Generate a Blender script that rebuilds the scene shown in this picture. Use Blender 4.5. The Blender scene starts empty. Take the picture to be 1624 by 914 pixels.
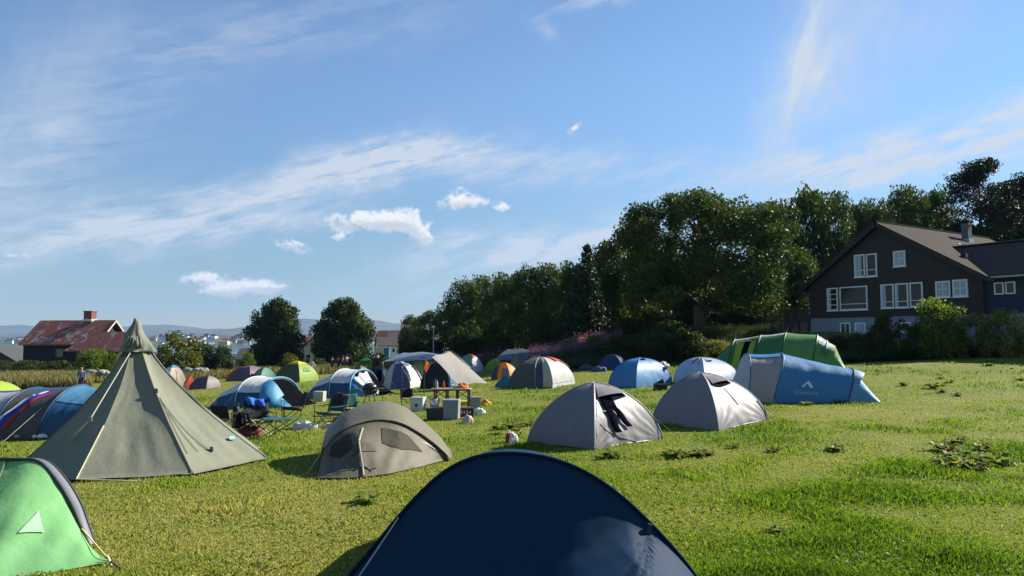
import bpy, bmesh, math, random
import numpy as np
from mathutils import Vector, Matrix, noise as mnoise

R = math.radians
sc = bpy.context.scene
COL = sc.collection
rnd = random.Random(7)
rng = np.random.default_rng(11)

# ------------------------------------------------------------------ camera
CAM_Z = 2.0
FPX = 1204.0          # focal length in pixels of the 1624 px wide photograph
PITCH = math.atan((540.0 - 457.0) / FPX)
cam_d = bpy.data.cameras.new('camera')
cam = bpy.data.objects.new('camera', cam_d)
COL.objects.link(cam)
cam.location = (0, 0, CAM_Z)
cam.rotation_euler = (R(90) + PITCH, 0, 0)
cam_d.sensor_width = 36.0
cam_d.lens = 36.0 * FPX / 1624.0
cam_d.clip_start = 0.1
cam_d.clip_end = 60000
sc.camera = cam

# ------------------------------------------------------------------ light
SUN_AZ, SUN_EL = R(61), R(31)        # azimuth clockwise from +Y
sun_dir = Vector((math.sin(SUN_AZ) * math.cos(SUN_EL), math.cos(SUN_AZ) * math.cos(SUN_EL), math.sin(SUN_EL)))
sl = bpy.data.lights.new('sun', 'SUN')
sl.energy = 5.0
sl.angle = R(0.5)
sl.color = (1.0, 0.92, 0.79)
so = bpy.data.objects.new('sun', sl)
COL.objects.link(so)
so.rotation_euler = sun_dir.to_track_quat('Z', 'Y').to_euler()

sc.view_settings.view_transform = 'Standard'
sc.view_settings.look = 'None'
sc.view_settings.gamma = 1.0
sc.view_settings.use_curve_mapping = False
sc.view_settings.exposure = 1.22

# ------------------------------------------------------------------ sky
world = bpy.data.worlds.new('World')
sc.world = world
world.use_nodes = True
wn, wl = world.node_tree.nodes, world.node_tree.links
wn.clear()
w_out = wn.new('ShaderNodeOutputWorld')
w_bg = wn.new('ShaderNodeBackground')
w_bg.inputs['Strength'].default_value = 0.067
wl.new(w_bg.outputs[0], w_out.inputs[0])
sky = wn.new('ShaderNodeTexSky')
sky.sky_type = 'NISHITA'
sky.sun_disc = False
sky.sun_elevation = SUN_EL
sky.sun_rotation = SUN_AZ
sky.air_density = 1.0
sky.dust_density = 0.0
sky.ozone_density = 3.0
sky.altitude = 10


def wm(op, a, b=None, c=None, clamp=False):
    n = wn.new('ShaderNodeMath')
    n.operation = op
    n.use_clamp = clamp
    for i, v in enumerate((a, b, c)):
        if v is None:
            continue
        if isinstance(v, (int, float)):
            n.inputs[i].default_value = v
        else:
            wl.new(v, n.inputs[i])
    return n.outputs[0]


def azel(px, py):
    d = Vector(((px - 812) / FPX, 1, -(py - 457) / FPX))
    d.rotate(Matrix.Rotation(PITCH, 3, 'X'))
    d.normalize()
    return math.atan2(d.x, d.y), math.asin(d.z)


w_tc = wn.new('ShaderNodeTexCoord')
w_sep = wn.new('ShaderNodeSeparateXYZ')
wl.new(w_tc.outputs['Generated'], w_sep.inputs[0])
W_AZ = wm('ARCTAN2', w_sep.outputs[0], w_sep.outputs[1])
W_EL = wm('ARCSINE', w_sep.outputs[2])
w_comb = wn.new('ShaderNodeCombineXYZ')
wl.new(W_AZ, w_comb.inputs[0])
wl.new(W_EL, w_comb.inputs[1])


def w_noise(scale, sx, sy, rot, detail=6, rough=0.6, dist=0.0, off=(0, 0, 0)):
    mp = wn.new('ShaderNodeMapping')
    mp.vector_type = 'TEXTURE'
    mp.inputs['Rotation'].default_value = (0, 0, rot)
    mp.inputs['Scale'].default_value = (sx, sy, 1)
    mp.inputs['Location'].default_value = off
    wl.new(w_comb.outputs[0], mp.inputs[0])
    n = wn.new('ShaderNodeTexNoise')
    n.inputs['Scale'].default_value = scale
    n.inputs['Detail'].default_value = detail
    n.inputs['Roughness'].default_value = rough
    n.inputs['Distortion'].default_value = dist
    wl.new(mp.outputs[0], n.inputs['Vector'])
    return n.outputs[0]


# a wobble of the coordinates so that no cloud keeps a smooth oval outline
W_WOBX = wm('MULTIPLY', wm('SUBTRACT', w_noise(9, 1, 1, 0, 4), 0.5), 0.10)
W_WOBY = wm('MULTIPLY', wm('SUBTRACT', w_noise(9, 1, 1, 0, 4, off=(3, 1, 5)), 0.5), 0.07)
W_AZW = wm('ADD', W_AZ, W_WOBX)
W_ELW = wm('ADD', W_EL, W_WOBY)


def w_patch(px, py, lx, ly, rotdeg=0.0, wob=True, bend=0.0):
    """soft oval in the sky centred where the photograph shows a cloud; half sizes in photo pixels"""
    a0, e0 = azel(px, py)
    A, E = (W_AZW, W_ELW) if wob else (W_AZ, W_EL)
    dx = wm('SUBTRACT', A, a0)
    dy = wm('SUBTRACT', E, e0)
    c, s = math.cos(R(rotdeg)), math.sin(R(rotdeg))
    u = wm('ADD', wm('MULTIPLY', dx, c), wm('MULTIPLY', dy, s))
    v = wm('SUBTRACT', wm('MULTIPLY', dy, c), wm('MULTIPLY', dx, s))
    if bend:
        v = wm('ADD', v, wm('MULTIPLY', wm('MULTIPLY', u, u), bend))
    u = wm('DIVIDE', u, lx / FPX)
    v = wm('DIVIDE', v, ly / FPX)
    r2 = wm('ADD', wm('MULTIPLY', u, u), wm('MULTIPLY', v, v))
    return wm('EXPONENT', wm('MULTIPLY', r2, -1.0)), v


def w_sum(lst):
    t = lst[0]
    for x in lst[1:]:
        t = wm('ADD', t, x)
    return t


# cirrus: long soft streaks
fib = w_noise(7, 1.0, 0.16, R(17), 8, 0.62, 0.6)
fib2 = w_noise(16, 1.0, 0.25, R(12), 8, 0.66, 0.9, (2, 5, 1))
fibv = w_noise(7, 0.34, 1.0, R(-15), 8, 0.60, 0.7, (7, 2, 0))
fine = w_noise(38, 1, 0.5, R(15), 6, 0.7, 0.4)


def thr(n, lo, hi):
    mr = wn.new('ShaderNodeMapRange')
    mr.interpolation_type = 'SMOOTHSTEP'
    mr.inputs[1].default_value = lo
    mr.inputs[2].default_value = hi
    wl.new(n, mr.inputs[0])
    return mr.outputs[0]


cirH = [wm('MULTIPLY', w_patch(*p)[0], k) for p, k in [
    ((300, 350, 210, 28, 14), 0.75), ((520, 280, 130, 26, 26), 0.80), ((640, 245, 110, 22, 10), 0.95),
    ((800, 250, 170, 26, -4), 0.55), ((1020, 262, 150, 22, 2), 0.40), ((420, 358, 130, 15, 8), 0.55),
    ((830, 392, 150, 30, 6), 0.95), ((930, 372, 70, 22, 10), 0.8), ((1480, 235, 260, 30, 10), 0.75),
    ((1300, 270, 220, 26, 4), 0.5), ((120, 190, 200, 60, 30), 0.22), ((60, 320, 120, 90, 10), 0.30), ((450, 50, 300, 40, 12), 0.25),
    ((930, 8, 60, 10, 5), 0.6), ((560, 262, 60, 18, 30), 0.5), ((740, 268, 120, 30, 0), 0.4), ((240, 330, 160, 22, 16), 0.4), ((1560, 215, 130, 24, 16), 0.5), ((1420, 262, 160, 26, 2), 0.45), ((780, 404, 120, 22, 4), 0.6), ((900, 395, 80, 26, 0), 0.5), ((160, 390, 200, 20, 6), 0.35), ((860, 50, 30, 12, -40), 0.3), ((700, 460, 260, 25, 6), 0.3),
]]
cirV = [wm('MULTIPLY', w_patch(*p)[0], k) for p, k in [
    ((1262, 140, 150, 36, 72), 0.62), ((1320, 50, 100, 60, 60), 0.45), ((110, 130, 230, 40, 60), 0.16),
    ((1450, 60, 120, 60, 40), 0.25), ((30, 200, 150, 40, 80), 0.16),
]]
fibmix = wm('ADD', wm('MULTIPLY', thr(fib, 0.30, 0.72), 0.65), wm('MULTIPLY', thr(fib2, 0.35, 0.75), 0.45))
cir = wm('ADD', wm('MULTIPLY', w_sum(cirH), fibmix), wm('MULTIPLY', w_sum(cirV), wm('ADD', wm('MULTIPLY', thr(fibv, 0.2, 0.85), 0.75), 0.25)))
cir = wm('MULTIPLY', cir, wm('ADD', wm('MULTIPLY', fine, 0.6), 0.72))
cir = wm('MINIMUM', wm('MULTIPLY', cir, 1.45), 0.88)

# fair weather cumulus: small, sharp topped
puff = w_noise(58, 1, 0.85, 0, 8, 0.62, 0.3, (4, 4, 4))
puff2 = w_noise(150, 1, 0.85, 0, 6, 0.65, 0.2, (1, 8, 2))
pf = wm('ADD', wm('MULTIPLY', puff, 0.72), wm('MULTIPLY', puff2, 0.28))
cums, shade = [], []
for (px, py, lx, ly, rot, k) in [(575, 350, 66, 18, 4, 1.1), (628, 352, 40, 17, 0, 1.0), (668, 372, 30, 16, -35, 1.0), (733, 320, 42, 16, 2, 1.1), (797, 331, 20, 10, 0, .9),
                              (467, 391, 38, 13, -5, .8), (540, 378, 16, 9, 0, .7), (735, 300, 12, 7, 0, .5), (655, 335, 14, 9, 0, .55), (480, 430, 14, 7, 0, .5), (320, 442, 34, 11, 5, .95), (376, 457, 46, 15, 4, 1.0), (430, 456, 34, 12, 0, .8), (348, 463, 24, 9, 0, .75),
                              (24, 405, 24, 8, 0, .6), (916, 199, 20, 8, 40, .8), (865, 45, 16, 8, -50, .35), (580, 412, 24, 7, 5, .45)]:
    m, v = w_patch(px, py, lx, ly, rot, wob=False)
    cums.append(wm('MULTIPLY', m, k))
    shade.append(wm('MULTIPLY', m, v))
cmask = w_sum(cums)
cum = thr(wm('ADD', wm('MULTIPLY', cmask, 0.95), wm('MULTIPLY', wm('SUBTRACT', pf, 0.5), 3.0)), 0.36, 1.02)
cum = wm('MULTIPLY', wm('MULTIPLY', cum, thr(cmask, 0.06, 0.62)), 0.96)
cshade = thr(wm('ADD', w_sum(shade), wm('MULTIPLY', wm('SUBTRACT', puff2, 0.5), 1.2)), -0.45, 0.35)


def w_mix(f, a, b):
    m = wn.new('ShaderNodeMix')
    m.data_type = 'RGBA'
    m.clamp_factor = True
    wl.new(f, m.inputs[0]) if not isinstance(f, float) else None
    for i, v in ((6, a), (7, b)):
        if isinstance(v, tuple):
            m.inputs[i].default_value = (*v, 1)
        else:
            wl.new(v, m.inputs[i])
    return m.outputs[2]


CLOUD = 4.9
hs_ = wn.new('ShaderNodeHueSaturation')
hs_.inputs['Saturation'].default_value = 1.04
wl.new(sky.outputs[0], hs_.inputs['Color'])
# the air near the horizon was clear that day: hold the pale band back a little
mr_ = wn.new('ShaderNodeMapRange')
mr_.interpolation_type = 'SMOOTHSTEP'
mr_.inputs[1].default_value = -0.02
mr_.inputs[2].default_value = 0.36
mr_.inputs[3].default_value = 0.56
mr_.inputs[4].default_value = 1.0
wl.new(W_EL, mr_.inputs[0])
vm_ = wn.new('ShaderNodeVectorMath')
vm_.operation = 'SCALE'
wl.new(hs_.outputs[0], vm_.inputs[0])
wl.new(mr_.outputs[0], vm_.inputs['Scale'])
c1 = w_mix(cir, vm_.outputs[0], (CLOUD * 0.90, CLOUD * 0.97, CLOUD * 1.08))
ccol = w_mix(cshade, (4.3, 4.55, 4.85), (6.3, 6.3, 6.2))
c2 = w_mix(cum, c1, ccol)
wl.new(c2, w_bg.inputs[0])


# ------------------------------------------------------------------ ground form and photo helpers
def smooth(a, b, x):
    t = min(1.0, max(0.0, (x - a) / (b - a)))
    return t * t * (3 - 2 * t)


def h(x, y):
    """height of the field: level near the camera, down to the left, up to the right, over a shoulder to the fjord"""
    t = smooth(7, 44, y)
    tilt = 2.4 * math.tanh(0.066 * x / 2.4) if x < 0 else 3.0 * math.tanh(0.046 * x / 3.0)
    z = t * tilt - 0.12 * smooth(15, 45, y)
    yb = 47.0 - 0.10 * max(0, x - 8)
    z += 1.75 * smooth(yb, yb + 9, y) * smooth(0, 13, x)
    z += 1.2 * smooth(60, 110, y) * smooth(4, 30, x)
    z -= 13.5 * smooth(92, 300, y + max(0, (-x - 40)) * 0.3)
    z += 0.05 * mnoise.noise(Vector((x * 0.35, y * 0.35, 0))) + 0.018 * mnoise.noise(Vector((x * 1.3, y * 1.3, 3)))
    return z


def ray(px, py):
    d = Vector(((px - 812) / FPX, 1, -(py - 457) / FPX))
    d.rotate(Matrix.Rotation(PITCH, 3, 'X'))
    return d


def at(px, py, Y):
    d = ray(px, py)
    return Vector((0, 0, CAM_Z)) + d * (Y / d.y)


def gp(px, py):
    """where the sight line through a photo pixel meets the ground"""
    d = ray(px, py)
    lo = 3.0
    y = lo
    while y < 300:
        p = at(px, py, y)
        if p.z < h(p.x, p.y):
            break
        lo = y
        y += 0.5
    hi = y
    for _ in range(30):
        m = (lo + hi) / 2
        p = at(px, py, m)
        if p.z < h(p.x, p.y):
            hi = m
        else:
            lo = m
    return at(px, py, hi)


def on_plane(px, py, p0, n):
    d = ray(px, py)
    o = Vector((0, 0, CAM_Z))
    return o + d * ((p0 - o).dot(n) / d.dot(n))


# ------------------------------------------------------------------ materials
MATS = {}


def node_mat(name):
    m = bpy.data.materials.new(name)
    m.use_nodes = True
    nt = m.node_tree
    return m, nt, nt.nodes['Principled BSDF'], nt.nodes['Material Output']


def N(nt, kind, **kw):
    n = nt.nodes.new(kind)
    for k, v in kw.items():
        if k.startswith('_'):
            setattr(n, k[1:], v)
        else:
            n.inputs[k.replace('__', ' ')].default_value = v
    return n


def paint(name, col, rough=0.6, metal=0.0, var=0.12, scale=6.0, bump=0.0, bscale=40.0, spec=0.4):
    if name in MATS:
        return MATS[name]
    m, nt, b, o = node_mat(name)
    tc = N(nt, 'ShaderNodeTexCoord')
    ns = N(nt, 'ShaderNodeTexNoise', Scale=scale, Detail=6.0, Roughness=0.6)
    nt.links.new(tc.outputs['Object'], ns.inputs['Vector'])
    mx = N(nt, 'ShaderNodeMix', _data_type='RGBA')
    mx.inputs[6].default_value = (*[c * (1 - var) for c in col], 1)
    mx.inputs[7].default_value = (*[min(1, c * (1 + var)) for c in col], 1)
    nt.links.new(ns.outputs[0], mx.inputs[0])
    nt.links.new(mx.outputs[2], b.inputs['Base Color'])
    b.inputs['Roughness'].default_value = rough
    b.inputs['Metallic'].default_value = metal
    b.inputs['Specular IOR Level'].default_value = spec
    if bump:
        n2 = N(nt, 'ShaderNodeTexNoise', Scale=bscale, Detail=4.0)
        nt.links.new(tc.outputs['Object'], n2.inputs['Vector'])
        bp = N(nt, 'ShaderNodeBump', Strength=bump, Distance=0.02)
        nt.links.new(n2.outputs[0], bp.inputs['Height'])
        nt.links.new(bp.outputs[0], b.inputs['Normal'])
    MATS[name] = m
    return m


def fabric(name, col, trans=0.22, rough=0.55, bump=0.35, spec=0.22):
    """thin coated tent cloth: a little light comes through, soft folds and ripples"""
    key = 'fab_' + name
    if key in MATS:
        return MATS[key]
    m, nt, b, o = node_mat(name)
    tc = N(nt, 'ShaderNodeTexCoord')
    ns = N(nt, 'ShaderNodeTexNoise', Scale=2.2, Detail=5.0, Roughness=0.65)
    nt.links.new(tc.outputs['Object'], ns.inputs['Vector'])
    mx = N(nt, 'ShaderNodeMix', _data_type='RGBA')
    mx.inputs[6].default_value = (*[c * 0.86 for c in col], 1)
    mx.inputs[7].default_value = (*[min(1, c * 1.12) for c in col], 1)
    nt.links.new(ns.outputs[0], mx.inputs[0])
    nt.links.new(mx.outputs[2], b.inputs['Base Color'])
    b.inputs['Roughness'].default_value = rough
    b.inputs['Specular IOR Level'].default_value = spec
    mp = N(nt, 'ShaderNodeMapping')
    mp.inputs['Scale'].default_value = (1.0, 1.0, 0.35)
    nt.links.new(tc.outputs['Object'], mp.inputs[0])
    n1 = N(nt, 'ShaderNodeTexNoise', Scale=4.0, Detail=5.0, Roughness=0.5, Distortion=0.15)
    n2 = N(nt, 'ShaderNodeTexNoise', Scale=24.0, Detail=3.0)
    nt.links.new(mp.outputs[0], n1.inputs['Vector'])
    nt.links.new(mp.outputs[0], n2.inputs['Vector'])
    ad = N(nt, 'ShaderNodeMath', _operation='MULTIPLY_ADD')
    nt.links.new(n2.outputs[0], ad.inputs[0])
    ad.inputs[1].default_value = 0.18
    nt.links.new(n1.outputs[0], ad.inputs[2])
    bp = N(nt, 'ShaderNodeBump', Strength=bump * 0.62, Distance=0.08)
    nt.links.new(ad.outputs[0], bp.inputs['Height'])
    nt.links.new(bp.outputs[0], b.inputs['Normal'])
    if trans > 0:
        tr = N(nt, 'ShaderNodeBsdfTranslucent')
        nt.links.new(mx.outputs[2], tr.inputs['Color'])
        ms = N(nt, 'ShaderNodeMixShader')
        ms.inputs[0].default_value = trans
        nt.links.new(b.outputs[0], ms.inputs[1])
        nt.links.new(tr.outputs[0], ms.inputs[2])
        nt.links.new(ms.outputs[0], o.inputs['Surface'])
    MATS[key] = m
    return m


def leafmat(name, stops, trans=0.35, rough=0.5, attr='tint'):
    key = 'leaf_' + name
    if key in MATS:
        return MATS[key]
    m, nt, b, o = node_mat(name)
    a = N(nt, 'ShaderNodeAttribute', _attribute_name=attr)
    r = N(nt, 'ShaderNodeValToRGB')
    els = r.color_ramp.elements
    while len(els) < len(stops):
        els.new(0.5)
    for e, (p, c) in zip(els, stops):
        e.position = p
        e.color = (*c, 1)
    nt.links.new(a.outputs['Fac'], r.inputs[0])
    nt.links.new(r.outputs[0], b.inputs['Base Color'])
    b.inputs['Roughness'].default_value = rough
    b.inputs['Specular IOR Level'].default_value = 0.14
    tr = N(nt, 'ShaderNodeBsdfTranslucent')
    br = N(nt, 'ShaderNodeMix', _data_type='RGBA', _blend_type='MULTIPLY')
    br.inputs[0].default_value = 1.0
    br.inputs[7].default_value = (1.25, 1.25, 0.55, 1)
    nt.links.new(r.outputs[0], br.inputs[6])
    nt.links.new(br.outputs[2], tr.inputs['Color'])
    ms = N(nt, 'ShaderNodeMixShader')
    ms.inputs[0].default_value = trans
    nt.links.new(b.outputs[0], ms.inputs[1])
    nt.links.new(tr.outputs[0], ms.inputs[2])
    nt.links.new(ms.outputs[0], o.inputs['Surface'])
    MATS[key] = m
    return m


# ------------------------------------------------------------------ object helpers
def tag(o, label=None, cat=None, group=None, kind=None):
    if label:
        o['label'] = label
    if cat:
        o['category'] = cat
    if group:
        o['group'] = group
    if kind:
        o['kind'] = kind
    return o


def thing(name, label, cat, loc, rz=0.0, group=None, tilt=False):
    o = bpy.data.objects.new(name, None)
    COL.objects.link(o)
    o.empty_display_size = 0.3
    if tilt:
        x, y = loc[0], loc[1]
        e = 0.8
        n = Vector((-(h(x + e, y) - h(x - e, y)) / (2 * e), -(h(x, y + e) - h(x, y - e)) / (2 * e), 1)).normalized()
        q = Vector((0, 0, 1)).rotation_difference(n)
        o.rotation_euler = (q.to_matrix() @ Matrix.Rotation(rz, 3, 'Z')).to_euler()
    else:
        o.rotation_euler = (0, 0, rz)
    o.location = loc
    tag(o, label, cat, group)
    return o


def dup(root, loc, rz=None, label=None, group=None, scale=None):
    r = root.copy()
    COL.objects.link(r)
    r.location = loc
    if rz is not None:
        r.rotation_euler = (0, 0, rz)
    if scale is not None:
        r.scale = scale
    if label:
        r['label'] = label
    if group:
        r['group'] = group
    for ch in list(root.children):
        c = ch.copy()
        COL.objects.link(c)
        c.parent = r
        for g in list(ch.children):
            d = g.copy()
            COL.objects.link(d)
            d.parent = c
    return r


class MB:
    def __init__(self):
        self.v, self.f, self.fm = [], [], []
        self.mi = 0

    def add(self, vs, fs):
        n = len(self.v)
        self.v += [tuple(v) for v in vs]
        self.f += [tuple(i + n for i in f) for f in fs]
        self.fm += [self.mi] * len(fs)
        return self

    def box(self, c, s, rz=0.0, rx=0.0, ry=0.0):
        M = Matrix.Rotation(rz, 3, 'Z') @ Matrix.Rotation(ry, 3, 'Y') @ Matrix.Rotation(rx, 3, 'X')
        vs = []
        for dx in (-.5, .5):
            for dy in (-.5, .5):
                for dz in (-.5, .5):
                    vs.append(Vector(c) + M @ Vector((dx * s[0], dy * s[1], dz * s[2])))
        return self.add(vs, [(0, 1, 3, 2), (4, 6, 7, 5), (0, 4, 5, 1), (2, 3, 7, 6), (0, 2, 6, 4), (1, 5, 7, 3)])

    def hexa(self, b4, t4):
        """solid between a bottom and a top quad"""
        return self.add(list(b4) + list(t4), [(3, 2, 1, 0), (4, 5, 6, 7), (0, 1, 5, 4), (1, 2, 6, 5), (2, 3, 7, 6), (3, 0, 4, 7)])

    def prism(self, pts, off):
        n = len(pts)
        a = [Vector(p) for p in pts]
        b = [p + Vector(off) for p in a]
        fs = [tuple(range(n)), tuple(range(2 * n - 1, n - 1, -1))]
        fs += [(i, i + n, (i + 1) % n + n, (i + 1) % n) for i in range(n)]
        return self.add(a + b, fs)

    def tube(self, pts, r, n=6, cap=True):
        pts = [Vector(p) for p in pts]
        rs = r if isinstance(r, (list, tuple)) else [r] * len(pts)
        base = len(self.v)
        up = None
        vs = []
        for i, p in enumerate(pts):
            d = (pts[min(i + 1, len(pts) - 1)] - pts[max(i - 1, 0)])
            if d.length < 1e-9:
                d = Vector((0, 0, 1))
            d.normalize()
            if up is None:
                up = d.orthogonal().normalized()
            else:
                up = (up - d * up.dot(d))
                up = up.normalized() if up.length > 1e-6 else d.orthogonal().normalized()
            w = d.cross(up)
            for k in range(n):
                a = 2 * math.pi * k / n
                vs.append(p + (up * math.cos(a) + w * math.sin(a)) * rs[i])
        fs = []
        for i in range(len(pts) - 1):
            for k in range(n):
                a, b = i * n + k, i * n + (k + 1) % n
                fs.append((a, b, b + n, a + n))
        if cap:
            fs.append(tuple(range(n - 1, -1, -1)))
            fs.append(tuple(len(vs) - n + k for k in range(n)))
        return self.add(vs, fs)

    def lathe(self, prof, c=(0, 0, 0), n=16):
        c = Vector(c)
        vs, fs = [], []
        for r, z in prof:
            for k in range(n):
                a = 2 * math.pi * k / n
                vs.append(c + Vector((r * math.cos(a), r * math.sin(a), z)))
        for i in range(len(prof) - 1):
            for k in range(n):
                a, b = i * n + k, i * n + (k + 1) % n
                fs.append((a, b, b + n, a + n))
        fs.append(tuple(range(n - 1, -1, -1)))
        fs.append(tuple((len(prof) - 1) * n + k for k in range(n)))
        return self.add(vs, fs)

    def grid(self, fn, nu, nv):
        vs = [fn(i / nu, j / nv) for i in range(nu + 1) for j in range(nv + 1)]
        fs = []
        for i in range(nu):
            for j in range(nv):
                a = i * (nv + 1) + j
                fs.append((a, a + nv + 1, a + nv + 2, a + 1))
        return self.add(vs, fs)

    def build(self, name, mat, parent=None, smooth_=False, solid=0.0, bevel=0.0):
        me = bpy.data.meshes.new(name)
        me.from_pydata(self.v, [], self.f)
        for m in (mat if isinstance(mat, (list, tuple)) else [mat]):
            me.materials.append(m)
        if isinstance(mat, (list, tuple)):
            me.polygons.foreach_set('material_index', self.fm)
        if smooth_:
            me.polygons.foreach_set('use_smooth', [True] * len(me.polygons))
        me.update()
        o = bpy.data.objects.new(name, me)
        COL.objects.link(o)
        o.parent = parent
        if solid:
            s = o.modifiers.new('thickness', 'SOLIDIFY')
            s.thickness = solid
            s.offset = -1
        if bevel:
            s = o.modifiers.new('edge', 'BEVEL')
            s.width = bevel
            s.segments = 2
            s.limit_method = 'ANGLE'
        return o


def np_mesh(name, V, F, mat, parent=None, tint=None, smooth_=False):
    """mesh from numpy arrays, F of constant face size"""
    me = bpy.data.meshes.new(name)
    k = F.shape[1]
    me.vertices.add(len(V))
    me.vertices.foreach_set('co', V.astype(np.float32).ravel())
    me.loops.add(F.size)
    me.loops.foreach_set('vertex_index', F.astype(np.int32).ravel())
    me.polygons.add(len(F))
    me.polygons.foreach_set('loop_start', np.arange(0, F.size, k, dtype=np.int32))
    if smooth_:
        me.polygons.foreach_set('use_smooth', np.ones(len(F), dtype=bool))
    if tint is not None:
        at_ = me.attributes.new('tint', 'FLOAT', 'POINT')
        at_.data.foreach_set('value', tint.astype(np.float32))
    me.update(calc_edges=True)
    me.materials.append(mat)
    o = bpy.data.objects.new(name, me)
    COL.objects.link(o)
    o.parent = parent
    return o


def fbm(x, y, z=0.0):
    return mnoise.fractal(Vector((x, y, z)), 1.0, 2.0, 4)

# ================================================================== THE GROUND
def axis(a, b, fine_a, fine_b, fine, coarse):
    out = []
    x = a
    while x < b:
        out.append(x)
        if fine_a <= x < fine_b:
            x += fine
        else:
            dist = min(abs(x - fine_a), abs(x - fine_b))
            x += min(coarse, fine + 0.06 * dist)
    out.append(b)
    return out


def build_ground():
    xs = axis(-420, 420, -48, 48, 0.8, 14)
    ys = axis(-60, 430, 2, 70, 0.6, 12)
    V = [(x, y, h(x, y) - 22 * smooth(300, 420, y)) for x in xs for y in ys]
    ny = len(ys)
    F = [(i * ny + j, (i + 1) * ny + j, (i + 1) * ny + j + 1, i * ny + j + 1) for i in range(len(xs) - 1) for j in range(ny - 1)]
    m, nt, b, o = node_mat('meadow')
    tc = N(nt, 'ShaderNodeTexCoord')
    n1 = N(nt, 'ShaderNodeTexNoise', Scale=0.16, Detail=5.0, Roughness=0.6)
    n2 = N(nt, 'ShaderNodeTexNoise', Scale=2.6, Detail=8.0, Roughness=0.72)
    n3 = N(nt, 'ShaderNodeTexNoise', Scale=22.0, Detail=5.0, Roughness=0.7)
    for n in (n1, n2, n3):
        nt.links.new(tc.outputs['Object'], n.inputs['Vector'])
    r1 = N(nt, 'ShaderNodeValToRGB')
    e = r1.color_ramp.elements
    e[0].position, e[0].color = 0.33, (0.115, 0.155, 0.022, 1)
    e[1].position, e[1].color = 0.66, (0.185, 0.205, 0.038, 1)
    nt.links.new(n1.outputs[0], r1.inputs[0])
    r2 = N(nt, 'ShaderNodeValToRGB')
    e = r2.color_ramp.elements
    e[0].position, e[0].color = 0.34, (0.085, 0.100, 0.014, 1)
    e[1].position, e[1].color = 0.62, (0.23, 0.235, 0.055, 1)
    nt.links.new(n2.outputs[0], r2.inputs[0])
    mx = N(nt, 'ShaderNodeMix', _data_type='RGBA')
    mx.inputs[0].default_value = 0.45
    nt.links.new(r1.outputs[0], mx.inputs[6])
    nt.links.new(r2.outputs[0], mx.inputs[7])
    r3 = N(nt, 'ShaderNodeValToRGB')
    e = r3.color_ramp.elements
    e[0].position, e[0].color = 0.35, (0.55, 0.55, 0.5, 1)
    e[1].position, e[1].color = 0.7, (1.25, 1.25, 1.2, 1)
    nt.links.new(n3.outputs[0], r3.inputs[0])
    ml = N(nt, 'ShaderNodeMix', _data_type='RGBA', _blend_type='MULTIPLY')
    ml.inputs[0].default_value = 1.0
    nt.links.new(mx.outputs[2], ml.inputs[6])
    nt.links.new(r3.outputs[0], ml.inputs[7])
    nt.links.new(ml.outputs[2], b.inputs['Base Color'])
    b.inputs['Roughness'].default_value = 0.9
    b.inputs['Specular IOR Level'].default_value = 0.1
    bp = N(nt, 'ShaderNodeBump', Strength=0.6, Distance=0.06)
    nt.links.new(n3.outputs[0], bp.inputs['Height'])
    nt.links.new(bp.outputs[0], b.inputs['Normal'])
    g = MB().add(V, F).build('ground', m, smooth_=True)
    tag(g, 'sunlit grass field sloping gently down to the fjord', 'ground', kind='structure')


build_ground()

# height field for scattering, sampled once
GX0, GY0, GS = -62.0, 2.0, 0.5
GNX, GNY = 260, 172
HG = np.array([[h(GX0 + i * GS, GY0 + j * GS) for j in range(GNY)] for i in range(GNX)])
PG = np.array([[fbm((GX0 + i * GS) * 0.16, (GY0 + j * GS) * 0.16, 4.0) for j in range(GNY)] for i in range(GNX)])
PG2 = np.array([[fbm((GX0 + i * GS) * 0.75, (GY0 + j * GS) * 0.75, 9.0) for j in range(GNY)] for i in range(GNX)])


def bil(G, x, y):
    fx = np.clip((x - GX0) / GS, 0, GNX - 1.001)
    fy = np.clip((y - GY0) / GS, 0, GNY - 1.001)
    i, j = fx.astype(int), fy.astype(int)
    u, v = fx - i, fy - j
    return G[i, j] * (1 - u) * (1 - v) + G[i + 1, j] * u * (1 - v) + G[i, j + 1] * (1 - u) * v + G[i + 1, j + 1] * u * v


def blades(name, x, y, hgt, wid, tint, mat, lean=0.5, parent=None, z=None):
    n = len(x)
    z = bil(HG, x, y) if z is None else z
    a = rng.uniform(0, 2 * np.pi, n)
    la = rng.uniform(0, 2 * np.pi, n)
    ll = rng.uniform(0.1, 1.0, n) * lean * hgt
    wx, wy = np.cos(a) * wid / 2, np.sin(a) * wid / 2
    V = np.empty((n, 4, 3))
    V[:, 0] = np.stack([x - wx, y - wy, z - 0.01], 1)
    V[:, 1] = np.stack([x + wx, y + wy, z - 0.01], 1)
    mx, my = x + np.cos(la) * ll * 0.35, y + np.sin(la) * ll * 0.35
    V[:, 2] = np.stack([mx + wx * .75, my + wy * .75, z + hgt * 0.62], 1)
    V[:, 3] = np.stack([x + np.cos(la) * ll, y + np.sin(la) * ll, z + hgt], 1)
    F = np.arange(n * 4).reshape(n, 4)
    return np_mesh(name, V.reshape(-1, 3), F, mat, parent, np.repeat(tint, 4))


GRASS = leafmat('grass', [(0.0, (0.046, 0.098, 0.012)), (0.25, (0.104, 0.190, 0.020)), (0.55, (0.176, 0.258, 0.032)), (0.8, (0.29, 0.29, 0.075)), (1.0, (0.44, 0.37, 0.18))], trans=0.42, rough=0.6)


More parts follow.
